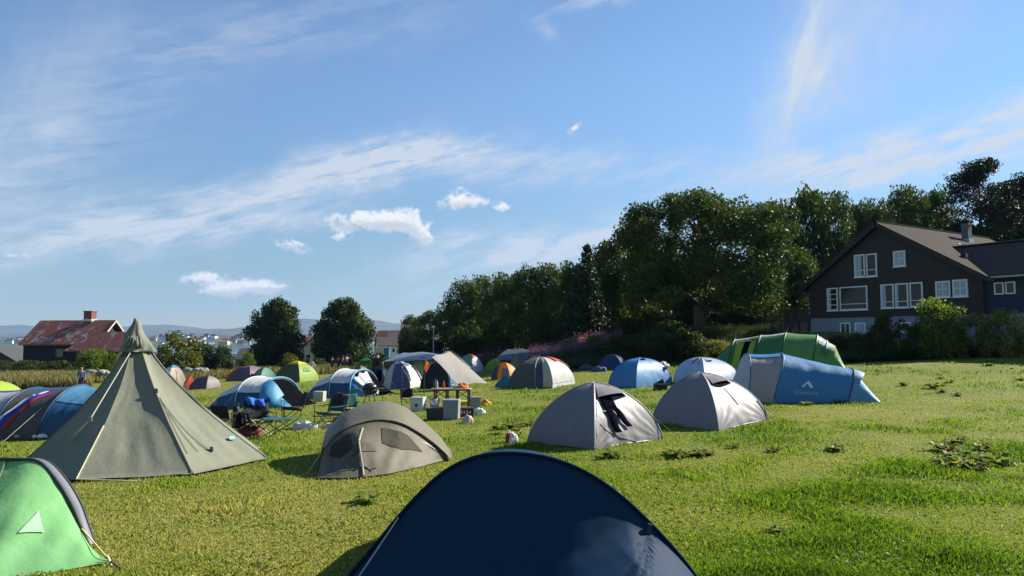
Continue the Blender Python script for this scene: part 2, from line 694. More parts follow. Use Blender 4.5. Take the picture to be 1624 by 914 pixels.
def meadow_grass():
    n = 560000
    u = rng.uniform(0, 1, n)
    r = 1.0 / (u * (1 / 5.0 - 1 / 62.0) + 1 / 62.0)          # thinner and coarser with distance
    th = rng.uniform(-0.80, 0.80, n)
    x, y = r * np.sin(th), r * np.cos(th)
    p, q = bil(PG, x, y), bil(PG2, x, y)
    lush = np.clip(0.5 + 1.2 * q + 0.5 * p, 0, 1)
    hg = (0.016 + 0.052 * lush ** 2.5) * rng.uniform(0.6, 1.5, n) * (1 + 0.012 * r)
    wd = (0.0045 + 0.00085 * r) * rng.uniform(0.7, 1.4, n)
    dry = 0.50 - 0.34 * q - 0.55 * p + np.where(x < -1.0, 0.08, -0.03)
    # worn ground round the camp table and chairs, and a faint trodden way to the right
    worn = np.exp(-((x + 4.0) / 3.4) ** 2 - ((y - 22) / 4.5) ** 2) * np.clip(.75 + .8 * q, 0, 1)
    worn += .7 * np.exp(-((y - 17.5 - .35 * x - .8 * np.sin(x * .5)) / .8) ** 2) * np.clip(.6 + q, 0, 1) * (x > -3)
    worn += .6 * np.exp(-((x + 3.2) / 1.6) ** 2 - ((y - 8.6) / 1.2) ** 2) * np.clip(.7 + q, 0, 1)
    worn = np.clip(worn, 0, 1)
    hg = hg * (1 - .55 * worn)
    t = np.clip(dry + .42 * worn + rng.normal(0, 0.17, n), 0, 1)
    kp = rng.uniform(0, 1, n) > .45 * worn
    x, y, hg, wd, t = x[kp], y[kp], hg[kp], wd[kp], t[kp]
    o = blades('grass', x, y, hg, wd, t, GRASS, 0.9)
    tag(o, 'short trodden grass blades, green with dry straw patches', 'grass', kind='stuff')


meadow_grass()

# ---- clover and broad small leaves trodden into the sward near the camera
def ground_leaves():
    n = 70000
    u = rng.uniform(0, 1, n)
    r = 1.0 / (u * (1 / 5.0 - 1 / 30.0) + 1 / 30.0)
    th = rng.uniform(-0.75, 0.8, n)
    x, y = r * np.sin(th), r * np.cos(th)
    q = bil(PG2, x + 20, y)
    keep = (q + rng.normal(0, 0.25, n) > 0.02)
    x, y, r = x[keep], y[keep], r[keep]
    n = len(x)
    z = bil(HG, x, y) + rng.uniform(0.005, 0.04, n)
    s = rng.uniform(0.008, 0.020, n) * (1 + 0.02 * r)
    a = rng.uniform(0, 2 * np.pi, n)
    ti = rng.normal(0, 0.45, (n, 2))
    V = np.empty((n, 4, 3))
    for k in range(4):
        cx, cy = np.cos(a + k * np.pi / 2) * s, np.sin(a + k * np.pi / 2) * s * 0.8
        V[:, k] = np.stack([x + cx, y + cy, z + cx * ti[:, 0] + cy * ti[:, 1]], 1)
    o = np_mesh('ground_leaves', V.reshape(-1, 3), np.arange(4 * n).reshape(n, 4), GRASS, None, np.repeat(np.clip(rng.normal(0.42, 0.2, n), 0, 1), 4))
    tag(o, 'small flat clover and plantain leaves scattered low in the sward', 'ground cover', kind='stuff')


ground_leaves()

# ================================================================== FJORD, FAR SHORE, HILLS
SEA = -13.0
m, nt, b, o = node_mat('fjord_water')
b.inputs['Base Color'].default_value = (0.035, 0.07, 0.10, 1)
b.inputs['Roughness'].default_value = 0.22
tc = N(nt, 'ShaderNodeTexCoord')
ns = N(nt, 'ShaderNodeTexNoise', Scale=0.35, Detail=6.0)
nt.links.new(tc.outputs['Object'], ns.inputs['Vector'])
bp = N(nt, 'ShaderNodeBump', Strength=0.5, Distance=0.3)
nt.links.new(ns.outputs[0], bp.inputs['Height'])
nt.links.new(bp.outputs[0], b.inputs['Normal'])
s = MB().add([(-5600, 230, SEA), (5600, 230, SEA), (5600, 7200, SEA), (-5600, 7200, SEA)], [(0, 1, 2, 3)]).build('water', m)
tag(s, 'calm blue fjord water beyond the field', 'water', kind='structure')


def px_of(x, y):
    return 812 + FPX * x / y


def shore_z(x, y):
    t = smooth(1550, 2500, y + 120 * fbm(x * 0.002, 3.0))
    base = SEA - 3 + 8 * smooth(1540, 1620, y + 60 * fbm(x * 0.004, 1.0)) + 20 * t
    return base + 10 * t * fbm(x * 0.0035, y * 0.0035, 2.0)


xs = [(-5600 + i * 80) for i in range(141)]
ys = [1480 + j * 55 for j in range(30)]
V = [(x, y, shore_z(x, y)) for x in xs for y in ys]
F = [(i * 30 + j, i * 30 + 30 + j, i * 30 + 31 + j, i * 30 + j + 1) for i in range(140) for j in range(29)]
fsm = paint('far_shore_land', (0.055, 0.075, 0.030), 0.95, var=0.6, scale=0.012)
tag(MB().add(V, F).build('far_shore', fsm, smooth_=True), 'low wooded far shore with a town along the water', 'shore', kind='structure')

PROF = [(-400, 515), (-100, 519), (0, 518), (30, 516), (70, 519), (110, 528), (170, 527), (210, 522), (235, 517), (262, 514), (290, 517), (320, 522), (350, 522), (400, 523), (430, 520),
        (458, 510), (480, 506), (510, 508), (560, 510), (600, 508), (630, 512), (680, 516), (760, 512), (900, 510), (1100, 515), (1300, 520), (2200, 520)]


def prof(px):
    for (a, ya), (b_, yb) in zip(PROF, PROF[1:]):
        if a <= px <= b_:
            t = (px - a) / (b_ - a)
            t = t * t * (3 - 2 * t)
            return ya + (yb - ya) * t
    return 520


def hill_z(x, y):
    px = px_of(x, 6000)
    top = (540 - prof(px)) / FPX * 6000 + 2
    k = 1 - abs((y - 6000) / 2300.0)
    k = max(0, k) ** 0.8
    z = SEA - 6 + (top + 19) * k
    z += k * (9 * fbm(x * 0.0028, y * 0.0028, 7.0) + 4 * fbm(x * 0.011, y * 0.011, 1.0))
    return z


xs = [(-5600 + i * 40) for i in range(281)]
ys = [3700 + j * 100 for j in range(35)]
V = [(x, y, hill_z(x, y)) for x in xs for y in ys]
F = [(i * 35 + j, i * 35 + 35 + j, i * 35 + 36 + j, i * 35 + j + 1) for i in range(280) for j in range(34)]
hm = paint('hill_heath', (0.085, 0.088, 0.055), 0.95, var=0.55, scale=0.004)
tag(MB().add(V, F).build('hills', hm, smooth_=True), 'long low blue hills across the fjord', 'hills', kind='structure')

# ---- haze: one closed box of thin even air
m = bpy.data.materials.new('haze_air')
m.use_nodes = True
nt = m.node_tree
nt.nodes.clear()
ho = nt.nodes.new('ShaderNodeOutputMaterial')
pv = nt.nodes.new('ShaderNodeVolumePrincipled')
pv.inputs['Color'].default_value = (0.22, 0.50, 1.0, 1)
pv.inputs['Density'].default_value = 0.000065
pv.inputs['Anisotropy'].default_value = 0.0
nt.links.new(pv.outputs[0], ho.inputs['Volume'])
hz = MB().box((0, 3480, 165), (11600, 7500, 400)).build('haze', m)
tag(hz, 'thin bluish summer haze over the fjord', 'haze', kind='stuff')

# ---- far town: small houses over the water, mast, pier
wall_cols = [paint('far_wall_white', (0.75, 0.75, 0.72), 0.8, var=.04), paint('far_wall_ochre', (0.42, 0.33, 0.20), 0.8, var=.04), paint('far_wall_red', (0.30, 0.09, 0.06), 0.8, var=.04), paint('far_wall_grey', (0.36, 0.38, 0.40), 0.8, var=.04)]
roof_cols = [paint('far_roof_dark', (0.06, 0.055, 0.055), 0.8), paint('far_roof_red', (0.22, 0.075, 0.05), 0.8)]
far_src = []
for wi, w in enumerate(wall_cols):
    mb = MB()
    mb.prism([(-6, -4, 0), (6, -4, 0), (6, 4, 0), (-6, 4, 0)], (0, 0, 5.5))
    mb.mi = 1
    mb.prism([(-6.4, -4.6, 5.4), (-6.4, 4.6, 5.4), (-6.4, 0, 8.6)], (12.8, 0, 0))
    far_src.append((mb, [w, roof_cols[wi % 2]]))
far_objs = [None] * 4
r2 = random.Random(5)
nfar = 0
for k in range(92):
    px = r2.choice([r2.uniform(15, 60), r2.uniform(240, 400), r2.uniform(240, 400), r2.uniform(480, 520), r2.uniform(590, 660)])
    y = r2.uniform(1600, 2350)
    x = (px - 812) / FPX * y
    z = shore_z(x, y) - 0.5
    wi = r2.choice([0, 0, 0, 0, 3, 3, 1, 0, 2])
    sc_ = r2.uniform(0.7, 1.35)
    if far_objs[wi] is None:
        o = far_src[wi][0].build('far_house', far_src[wi][1])
        far_objs[wi] = o
        tag(o, ['tiny white house among the town across the fjord', 'tiny ochre house among the town across the fjord', 'tiny red house among the town across the fjord', 'tiny grey house among the town across the fjord'][wi], 'house', ['white houses of the far town', 'ochre houses of the far town', 'red houses of the far town', 'grey houses of the far town'][wi])
    else:
        o = far_objs[wi].copy()
        COL.objects.link(o)
    o.location = (x, y, z)
    o.rotation_euler = (0, 0, r2.uniform(-0.8, 0.8))
    o.scale = (sc_ * r2.uniform(.8, 1.5), sc_, sc_ * r2.uniform(.8, 1.3))

mast_p = at(362, 540, 1500)
mast = thing('mast', 'tall thin mast rising over the town across the water', 'mast', (mast_p.x, 1620, -8))
MB().tube([(0, 0, 0), (0, 0, 8)], 3.2, 8).build('base', paint('mast_concrete', (0.4, 0.4, 0.4)), mast)
MB().tube([(0, 0, 8), (0, 0, 66)], [1.5, 0.75], 8).build('shaft', paint('mast_steel', (0.45, 0.42, 0.42), 0.6), mast)

pp = at(360, 553, 330)
pier = thing('pier', 'grey pier railing on piles in front of the fjord water', 'pier', (pp.x, 330, SEA))
steel = paint('pier_timber', (0.16, 0.16, 0.16), 0.8)
zt = pp.z - SEA
mb = MB()
for k in range(9):
    xx = -9 + k * 2.4
    mb.tube([(xx, 0, 0), (xx, 0, zt)], 0.14, 6)
mb.build('pile', steel, pier)
mb = MB()
for zz in (zt - 1.1, zt - .5, zt):
    mb.box((0.6, 0, zz), (21, .14, .14))
mb.build('railing', steel, pier)
MB().box((0.6, 0, zt - 2.6), (21, 2.2, .3)).build('deck', steel, pier)

# ================================================================== TREES AND SHRUBS
OAKLEAF = leafmat('oak', [(0.0, (0.034, 0.058, 0.016)), (0.45, (0.058, 0.094, 0.022)), (0.85, (0.085, 0.122, 0.028)), (1.0, (0.11, 0.13, 0.03))], 0.27)
MAPLELEAF = leafmat('maple', [(0.0, (0.020, 0.036, 0.010)), (0.5, (0.042, 0.066, 0.014)), (1.0, (0.10, 0.115, 0.024))], 0.25)
SPRUCELEAF = leafmat('spruce', [(0.0, (0.012, 0.024, 0.012)), (0.6, (0.026, 0.042, 0.018)), (1.0, (0.05, 0.065, 0.022))], 0.12)
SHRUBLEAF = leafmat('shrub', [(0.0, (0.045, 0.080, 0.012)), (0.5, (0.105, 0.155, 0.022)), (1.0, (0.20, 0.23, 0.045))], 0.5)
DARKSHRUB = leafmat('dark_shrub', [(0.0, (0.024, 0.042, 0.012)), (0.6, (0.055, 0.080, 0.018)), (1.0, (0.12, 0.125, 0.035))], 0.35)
YELLOWSHRUB = leafmat('yellow_shrub', [(0.0, (0.045, 0.065, 0.012)), (0.5, (0.12, 0.135, 0.02)), (1.0, (0.22, 0.19, 0.03))], 0.35)
ROSESHRUB = leafmat('pale_shrub', [(0.0, (0.08, 0.11, 0.026)), (0.5, (0.20, 0.22, 0.055)), (0.85, (0.36, 0.30, 0.11)), (1.0, (0.44, 0.26, 0.13))], 0.45)
BARK = paint('bark', (0.085, 0.070, 0.052), 0.9, var=.35, scale=5, bump=.8, bscale=14)
PINEBARK = paint('pine_bark', (0.13, 0.075, 0.045), 0.9, var=.35, scale=5, bump=.8, bscale=14)


def leaf_cloud(cs, rs, per, size, seed, flat=0.75, up=0.6, droop=0.0):
    g = np.random.default_rng(seed)
    P, T = [], []
    for c, r in zip(cs, rs):
        k = max(8, int(per * (r ** 2)))
        d = g.normal(0, 1, (k, 3))
        d /= np.linalg.norm(d, axis=1)[:, None]
        rad = g.uniform(0, 1, k) ** 0.42
        rad *= 1 + 0.25 * np.sin(d[:, 0] * 5 + seed) * np.cos(d[:, 1] * 4 + c[2])
        p = d * rad[:, None] * r
        p[:, 2] *= flat
        P.append(p + np.array(c))
        T.append(np.clip(g.normal(g.uniform(0.2, 0.62), 0.18, k), 0, 1))
    P, T = np.concatenate(P), np.concatenate(T)
    n = len(P)
    nrm = g.normal(0, 1, (n, 3))
    nrm[:, 2] += up
    nrm /= np.linalg.norm(nrm, axis=1)[:, None]
    t = np.cross(nrm, g.normal(0, 1, (n, 3)))
    t /= np.linalg.norm(t, axis=1)[:, None]
    bt = np.cross(nrm, t)
    s = (size * g.uniform(0.6, 1.35, n))[:, None]
    V = np.empty((n, 4, 3))
    V[:, 0] = P - t * s * .5
    V[:, 1] = P + bt * s * .33 - t * s * .05
    V[:, 2] = P + t * s * .5 - nrm * s * .12
    V[:, 3] = P - bt * s * .33 - t * s * .05
    return V.reshape(-1, 3), np.arange(4 * n).reshape(n, 4), np.repeat(T, 4)


def clusters(kind, K, hw, z0, z1, seed, rr):
    g = random.Random(seed)
    cs, rs = [], []
    H = z1 - z0
    tries = 0
    while len(cs) < K and tries < 20000:
        tries += 1
        t = g.random()
        if kind == 'round':
            w = math.sqrt(max(0, 1 - (abs(t - 0.42) / 0.58) ** 2.2))
        elif kind == 'maple':
            w = (min(1.0, 0.86 + t * 1.0) if t < 0.25 else max(0.0, 1 - ((t - 0.25) / 0.75) ** 2.2) ** 0.62)
        elif kind == 'tall':
            w = (0.55 + t) if t < 0.45 else math.sqrt(max(0, 1 - ((t - 0.45) / 0.55) ** 2.4))
        elif kind == 'shrub':
            w = math.sqrt(max(0, 1 - (t ** 2.4))) * (0.86 + 0.3 * t)
        else:
            w = 1
        a = g.uniform(0, 2 * math.pi)
        q = g.random() ** 0.36
        lob = 1 + 0.16 * math.sin(3 * a + seed) + 0.10 * math.sin(5 * a + 2 * seed + 4 * t)
        r = g.uniform(*rr)
        c = (math.cos(a) * w * q * hw * lob, math.sin(a) * w * q * hw * lob, z0 + H * t)
        if any((c[0] - d[0]) ** 2 + (c[1] - d[1]) ** 2 + (c[2] - d[2]) ** 2 < (0.55 * r) ** 2 for d in cs):
            continue
        cs.append(c)
        rs.append(r * (1 - 0.25 * t))
    return cs, rs


def trunk_mb(H, r0, z_fork, cs, seed, nl=12, lean=0.0):
    g = random.Random(seed)
    mb = MB()
    pts, rad = [], []
    for i in range(7):
        t = i / 6
        pts.append((lean * t * H + 0.12 * math.sin(t * 5 + seed) * r0 * 4, 0.1 * math.sin(t * 4 + 2 * seed) * r0 * 4, H * t - 0.3))
        rad.append(r0 * (1.45 if i == 0 else 1.0) * (1 - 0.82 * t))
    mb.tube(pts, rad, 9)
    for c in g.sample(cs, min(nl, len(cs))):
        zf = g.uniform(z_fork, min(H * 0.8, max(z_fork + .3, c[2] - 0.3)))
        s = Vector((lean * zf, 0, zf - .2))
        e = Vector(c)
        mid = s.lerp(e, 0.5) + Vector((g.uniform(-.3, .3), g.uniform(-.3, .3), (e - s).length * 0.12))
        rb = r0 * 0.42 * (1 - 0.5 * zf / H)
        mb.tube([s, s.lerp(mid, .5) + Vector((0, 0, -.05)), mid, e], [rb, rb * .75, rb * .5, rb * .15], 6)
    return mb


def make_tree(name, label, cat, kind, K, hw, z0, z1, rr, per, leaf, mat, seed, r0, z_fork, loc=(0, 0, 0), group=None, bark=None, up=0.6, nl=12, flat=.75):
    t = thing(name, label, cat, loc, 0, group)
    cs, rs = clusters(kind, K, hw, z0, z1, seed, rr)
    trunk_mb(z1 * 0.86, r0, z_fork, cs, seed, nl).build('trunk', bark or BARK, t, smooth_=True)
    V, F, T = leaf_cloud(cs, rs, per, leaf, seed, flat, up)
    np_mesh('crown', V, F, mat, t, T)
    return t


def tree_at(root, first, px, top, hw_px, Y, H0, W0, label, group=None, rz=0.0, dz=0.0):
    x = (px - 812) / FPX * Y
    z = h(x, Y) - 0.15 + dz
    Ht = at(px, top, Y).z - z
    W = hw_px / FPX * Y
    s = (W / W0, W / W0, Ht / H0)
    if first:
        root.location = (x, Y, z)
        root.scale = s
        root.rotation_euler = (0, 0, rz)
        root['label'] = label
        if group:
            root['group'] = group
        return root
    return dup(root, (x, Y, z), rz, label, group, s)


# --- the great oak in the middle of the wood edge
oak = make_tree('oak_tree', '', 'tree', 'round', 150, 6.6, 2.6, 11.2, (1.0, 1.75), 330, 0.24, OAKLEAF, 3, 0.50, 2.2, nl=22)
tree_at(oak, True, 1112, 296, 150, 59, 12.1, 7.6, 'broad round oak, largest crown of the wood edge, left of the dark gabled house')

# --- wood edge, left run, falling away with distance
GW = 'broadleaf trees along the wood edge'
wv = [make_tree('broadleaf_tree', '', 'tree', 'tall', 62, 3.3, 1.6, 9.2, (1.0, 1.7), 150, 0.30, OAKLEAF, 20 + i, 0.24, 1.5) for i in range(3)]
first = [True] * 3
WOOD = [
    # px, top, halfwidth px, distance, variant, label
    (652, 497, 26, 92, 0, 'small dark tree at the low left end of the wood'),
    (684, 484, 34, 88, 1, 'dark tree just behind the lamp post at the left end of the wood'),
    (735, 438, 40, 84, 2, 'dark tree where the wood first rises, right of the lamp post'),
    (768, 432, 36, 88, 0, 'tree in the left wood edge just right of its first tall crown'),
    (800, 421, 42, 82, 1, 'tree in the middle of the left wood edge above the fireweed'),
    (838, 416, 40, 80, 2, 'tree of the left wood edge with a crown standing a little proud'),
    (872, 412, 38, 78, 0, 'yellow topped tree left of the dark spruce'),
    (905, 402, 36, 74, 1, 'tree touching the left side of the dark spruce'),
    (972, 372, 46, 72, 2, 'dark tree between the spruce and the great oak'),
    (1008, 335, 50, 75, 0, 'tree hidden behind the left side of the great oak'),
    (1234, 300, 52, 72, 1, 'tall tree showing over the right shoulder of the great oak'),
    (1200, 420, 60, 68, 2, 'dark tree filling the gap under the oak on its right side'),
    (1285, 288, 48, 74, 2, 'tall tree left of the house gable, highest of its neighbours'),
    (1330, 296, 44, 76, 0, 'tall tree straight behind the left roof slope of the house'),
    (1262, 400, 52, 70, 0, 'dark low tree standing behind the terrace railing'),
    (1322, 420, 40, 74, 1, 'shaded tree behind the left eave of the gabled house'),
    (1398, 300, 40, 84, 1, 'thin crowned tree behind the house ridge peak'),
    (1372, 312, 40, 86, 2, 'tree showing through behind the left roof slope near the ridge peak'),
    (1470, 296, 46, 90, 1, 'airy tree filling the sky behind the house roof'),
    (1422, 310, 46, 90, 0, 'dark tree low behind the middle of the house ridge'),
    (1446, 286, 46, 80, 0, 'airy tree behind the long house roof left of the chimney'),
    (1496, 290, 40, 82, 2, 'airy tree behind the house chimney'),
    (1535, 330, 34, 80, 1, 'low tree between the chimney and the tall pine'),
    (1612, 284, 46, 80, 0, 'dark tree at the right edge behind the tall pine'),
    (1585, 345, 44, 84, 2, 'bushy tree under the tall pine behind the wing roof'),
    (1090, 400, 60, 84, 0, 'tree filling the wood straight behind the great oak trunk'),
    (1150, 410, 60, 86, 2, 'tree filling the wood behind the great oak, right of its trunk'),
    (1030, 420, 60, 86, 1, 'tree filling the wood behind the great oak, left of its trunk'),
    (945, 402, 44, 80, 0, 'tree filling the wood behind the spruce'),
    (905, 430, 50, 90, 2, 'tree filling the wood left of the spruce, farther back'),
    (850, 440, 50, 92, 1, 'tree filling the middle of the left wood, farther back'),
    (790, 455, 50, 94, 0, 'tree filling the left wood behind the fireweed, farther back'),
    (735, 490, 44, 96, 2, 'tree filling the left wood right of the lamp post, farther back'),
    (1210, 440, 60, 86, 1, 'tree filling the wood behind the terrace, farther back'),
]
for i, (px, top, hw, Y, v, lab) in enumerate(WOOD):
    tree_at(wv[v], first[v], px, top, hw, Y, 9.9, 4.1, lab, GW, rz=rnd.uniform(0, 6.28), dz=-0.3)
    first[v] = False

# --- spruce
def make_spruce():
    t = thing('spruce_tree', 'dark pointed spruce rising left of the great oak', 'tree', (0, 0, 0))
    mb = MB()
    mb.tube([(0, 0, -.3), (0, 0, 5), (0, 0, 10)], [.22, .13, .03], 8)
    mb.build('trunk', BARK, t, smooth_=True)
    g = random.Random(4)
    cs, rs = [], []
    for k in range(15):
        z = 1.3 + k * 0.58
        L = 2.7 * (1 - (z - 0.8) / 9.4) + .15
        nb = 9 if k < 11 else 6
        for b_ in range(nb):
            a = 2 * math.pi * b_ / nb + k * .7 + g.uniform(-.2, .2)
            l = L * g.uniform(.75, 1.12)
            for q in (0.3, .55, .8, 1.0):
                cs.append((math.cos(a) * l * q, math.sin(a) * l * q, z + 0.25 * l * q * q - 0.30 * l * q + g.uniform(-.2, .2)))
                rs.append(0.62 * (1.1 - .5 * q) * (1.15 - z / 16))
    V, F, T = leaf_cloud(cs, rs, 90, .24, 9, .9, .3)
    np_mesh('crown', V, F, SPRUCELEAF, t, T)
    return t


sp = make_spruce()
tree_at(sp, True, 932, 383, 44, 68, 10.1, 2.6, 'dark pointed spruce rising left of the great oak')

# --- tall pines at the right edge
def make_pine():
    t = thing('pine_tree', '', 'tree', (0, 0, 0))
    g = random.Random(8)
    mb = MB()
    mb.tube([(0, 0, -.3), (.1, 0, 4), (-.05, 0, 8), (.1, .1, 12)], [.26, .2, .14, .05], 8)
    cs, rs = [], []
    for k in range(58):
        z = g.uniform(6.6, 12.7)
        w = 3.1 * math.sqrt(max(0.05, 1 - ((z - 9.2) / 3.5) ** 2))
        a = g.uniform(0, 6.28)
        q = g.uniform(.35, 1)
        c = (math.cos(a) * w * q, math.sin(a) * w * q, z)
        cs.append(c)
        rs.append(g.uniform(.65, 1.1))
        mb.tube([(0, 0, z - .9 * q - .2), (c[0] * .5, c[1] * .5, z - .35), c], [.06, .045, .02], 5)
    for k in range(7):
        z = g.uniform(4.5, 7.5)
        a = g.uniform(0, 6.28)
        c = (math.cos(a) * 1.3, math.sin(a) * 1.3, z)
        mb.tube([(0, 0, z - .3), c], [.05, .015], 5)
    mb.build('trunk', PINEBARK, t, smooth_=True)
    V, F, T = leaf_cloud(cs, rs, 420, .17, 5, .5, .5)
    np_mesh('crown', V, F, SPRUCELEAF, t, T)
    return t


pine = make_pine()
tree_at(pine, True, 1562, 252, 46, 74, 13.0, 2.6, 'tall bare stemmed pine with flat crown behind the wing roof')
tree_at(pine, False, 1632, 272, 46, 76, 13.0, 2.6, 'tall pine cut off by the right edge of the view', rz=1.3)

# --- two maples over the shore houses
mp1 = make_tree('maple_tree', '', 'tree', 'maple', 120, 4.3, 0.8, 9.0, (1.1, 1.8), 170, 0.36, MAPLELEAF, 41, .3, 1.2, group='twin round maples on the shore side')
mp2 = make_tree('maple_tree', '', 'tree', 'maple', 120, 4.3, 0.8, 9.0, (1.1, 1.8), 170, 0.36, MAPLELEAF, 47, .3, 1.2, group='twin round maples on the shore side')
tree_at(mp1, True, 440, 467, 49, 112, 9.9, 5.6, 'dark round maple, left one of the pair, behind the tents')
tree_at(mp2, True, 547, 467, 51, 112, 9.9, 5.6, 'round maple, right one of the pair, yellower on its right side')

# --- shrubs
def make_shrub(name, mat, seed, leaf=.12, per=330, K=34):
    t = thing(name, '', 'shrub', (0, 0, 0))
    cs, rs = clusters('shrub', K, 0.85, 0.12, 1.62, seed, (.26, .46))
    g = random.Random(seed)
    mb = MB()
    for c in g.sample(cs, 9):
        mb.tube([(g.uniform(-.15, .15), g.uniform(-.15, .15), -.1), (c[0] * .5, c[1] * .5, c[2] * .6), c], [.028, .018, .006], 5)
    mb.build('stems', BARK, t)
    V, F, T = leaf_cloud(cs, rs, per * 4, leaf, seed, .85, .5)
    np_mesh('foliage', V, F, mat, t, T)
    return t


SRC = {
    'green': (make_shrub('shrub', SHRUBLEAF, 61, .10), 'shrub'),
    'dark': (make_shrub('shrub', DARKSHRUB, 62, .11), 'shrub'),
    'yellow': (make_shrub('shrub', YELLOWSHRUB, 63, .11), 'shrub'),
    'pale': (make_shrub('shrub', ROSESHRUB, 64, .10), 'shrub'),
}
used_s = set()
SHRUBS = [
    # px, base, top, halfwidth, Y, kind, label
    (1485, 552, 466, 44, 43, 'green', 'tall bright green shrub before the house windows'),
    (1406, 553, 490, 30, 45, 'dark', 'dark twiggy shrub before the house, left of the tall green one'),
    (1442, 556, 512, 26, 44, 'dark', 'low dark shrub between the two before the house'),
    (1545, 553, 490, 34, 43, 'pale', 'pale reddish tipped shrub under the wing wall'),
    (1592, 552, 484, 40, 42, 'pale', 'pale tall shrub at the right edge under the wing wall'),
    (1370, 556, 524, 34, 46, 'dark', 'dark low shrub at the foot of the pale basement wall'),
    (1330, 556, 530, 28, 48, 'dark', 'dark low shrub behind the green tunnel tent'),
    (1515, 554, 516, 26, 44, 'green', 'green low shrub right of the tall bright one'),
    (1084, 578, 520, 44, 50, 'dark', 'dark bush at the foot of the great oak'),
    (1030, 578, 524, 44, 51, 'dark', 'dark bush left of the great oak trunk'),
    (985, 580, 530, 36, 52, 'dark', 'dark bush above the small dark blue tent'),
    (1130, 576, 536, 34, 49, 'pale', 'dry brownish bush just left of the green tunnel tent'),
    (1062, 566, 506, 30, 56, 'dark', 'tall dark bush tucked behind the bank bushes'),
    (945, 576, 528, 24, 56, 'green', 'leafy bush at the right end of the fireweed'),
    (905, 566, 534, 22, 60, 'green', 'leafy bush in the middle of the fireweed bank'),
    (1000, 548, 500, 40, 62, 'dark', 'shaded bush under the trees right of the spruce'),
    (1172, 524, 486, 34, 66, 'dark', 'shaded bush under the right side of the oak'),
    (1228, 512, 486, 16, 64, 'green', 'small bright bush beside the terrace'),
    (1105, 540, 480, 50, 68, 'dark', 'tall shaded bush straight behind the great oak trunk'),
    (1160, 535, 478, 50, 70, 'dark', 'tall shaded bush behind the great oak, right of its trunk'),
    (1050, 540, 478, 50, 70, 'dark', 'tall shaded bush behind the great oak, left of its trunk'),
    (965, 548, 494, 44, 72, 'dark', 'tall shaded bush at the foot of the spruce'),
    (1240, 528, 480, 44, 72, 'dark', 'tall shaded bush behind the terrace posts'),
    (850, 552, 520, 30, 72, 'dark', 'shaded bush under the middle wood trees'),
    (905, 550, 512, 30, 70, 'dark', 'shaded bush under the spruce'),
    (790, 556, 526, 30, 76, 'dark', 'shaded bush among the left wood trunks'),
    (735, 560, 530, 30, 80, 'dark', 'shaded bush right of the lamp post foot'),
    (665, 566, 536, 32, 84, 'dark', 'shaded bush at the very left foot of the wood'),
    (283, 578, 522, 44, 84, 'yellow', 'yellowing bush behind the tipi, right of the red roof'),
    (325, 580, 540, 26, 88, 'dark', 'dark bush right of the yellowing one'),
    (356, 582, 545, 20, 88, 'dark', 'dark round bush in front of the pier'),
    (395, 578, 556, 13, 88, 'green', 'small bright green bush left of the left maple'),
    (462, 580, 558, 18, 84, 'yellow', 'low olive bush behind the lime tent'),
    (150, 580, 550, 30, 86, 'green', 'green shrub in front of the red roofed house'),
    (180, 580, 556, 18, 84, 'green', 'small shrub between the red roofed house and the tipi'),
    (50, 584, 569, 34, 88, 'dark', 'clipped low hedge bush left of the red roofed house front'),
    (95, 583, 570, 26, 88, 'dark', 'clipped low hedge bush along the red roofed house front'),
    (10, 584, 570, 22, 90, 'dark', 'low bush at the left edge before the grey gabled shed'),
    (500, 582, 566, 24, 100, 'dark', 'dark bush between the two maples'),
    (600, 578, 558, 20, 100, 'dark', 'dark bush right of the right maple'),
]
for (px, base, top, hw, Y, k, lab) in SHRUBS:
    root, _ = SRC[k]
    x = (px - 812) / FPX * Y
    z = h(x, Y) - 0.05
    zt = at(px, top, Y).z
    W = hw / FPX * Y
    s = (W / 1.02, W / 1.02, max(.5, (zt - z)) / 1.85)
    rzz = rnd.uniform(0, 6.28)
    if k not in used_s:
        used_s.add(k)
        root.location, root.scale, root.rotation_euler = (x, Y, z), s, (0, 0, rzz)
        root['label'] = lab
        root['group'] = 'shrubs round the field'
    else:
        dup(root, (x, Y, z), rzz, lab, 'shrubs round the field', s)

# --- tall dry grass, rough weeds and fireweed
DRY = leafmat('dry_grass', [(0.0, (0.07, 0.09, 0.025)), (0.4, (0.16, 0.155, 0.06)), (0.8, (0.27, 0.22, 0.11)), (1.0, (0.24, 0.15, 0.08))], .3)


def scatter_px(n, px0, px1, Y0, Y1):
    Y = rng.uniform(Y0, Y1, n)
    px = rng.uniform(px0, px1, n)
    return (px - 812) / FPX * Y, Y


def hh(x, y):
    return np.array([h(a, b_) for a, b_ in zip(x, y)])


x, y = scatter_px(26000, -60, 150, 62, 86)
o = blades('tall_grass', x, y, rng.uniform(.45, 1.15, len(x)), rng.uniform(.03, .08, len(x)), np.clip(rng.normal(.5, .2, len(x)) + .12 * np.sin(x * .5), 0, 1), DRY, .35, z=hh(x, y))
tag(o, 'tall unmown straw coloured grass below the red roofed house', 'tall grass', kind='stuff')
x, y = scatter_px(24000, 130, 640, 72, 92)
o = blades('rough_weeds', x, y, rng.uniform(.25, .8, len(x)), rng.uniform(.04, .10, len(x)), np.clip(rng.normal(.38, .28, len(x)), 0, 1), DRY, .5, z=hh(x, y))
tag(o, 'rough brownish weeds along the far edge of the field', 'weeds', kind='stuff')
FIRE = leafmat('fireweed_plant', [(0.0, (0.035, 0.055, 0.012)), (0.45, (0.10, 0.13, 0.025)), (0.62, (0.16, 0.16, 0.04)), (0.66, (0.34, 0.10, 0.22)), (1.0, (0.46, 0.20, 0.34))], .35)


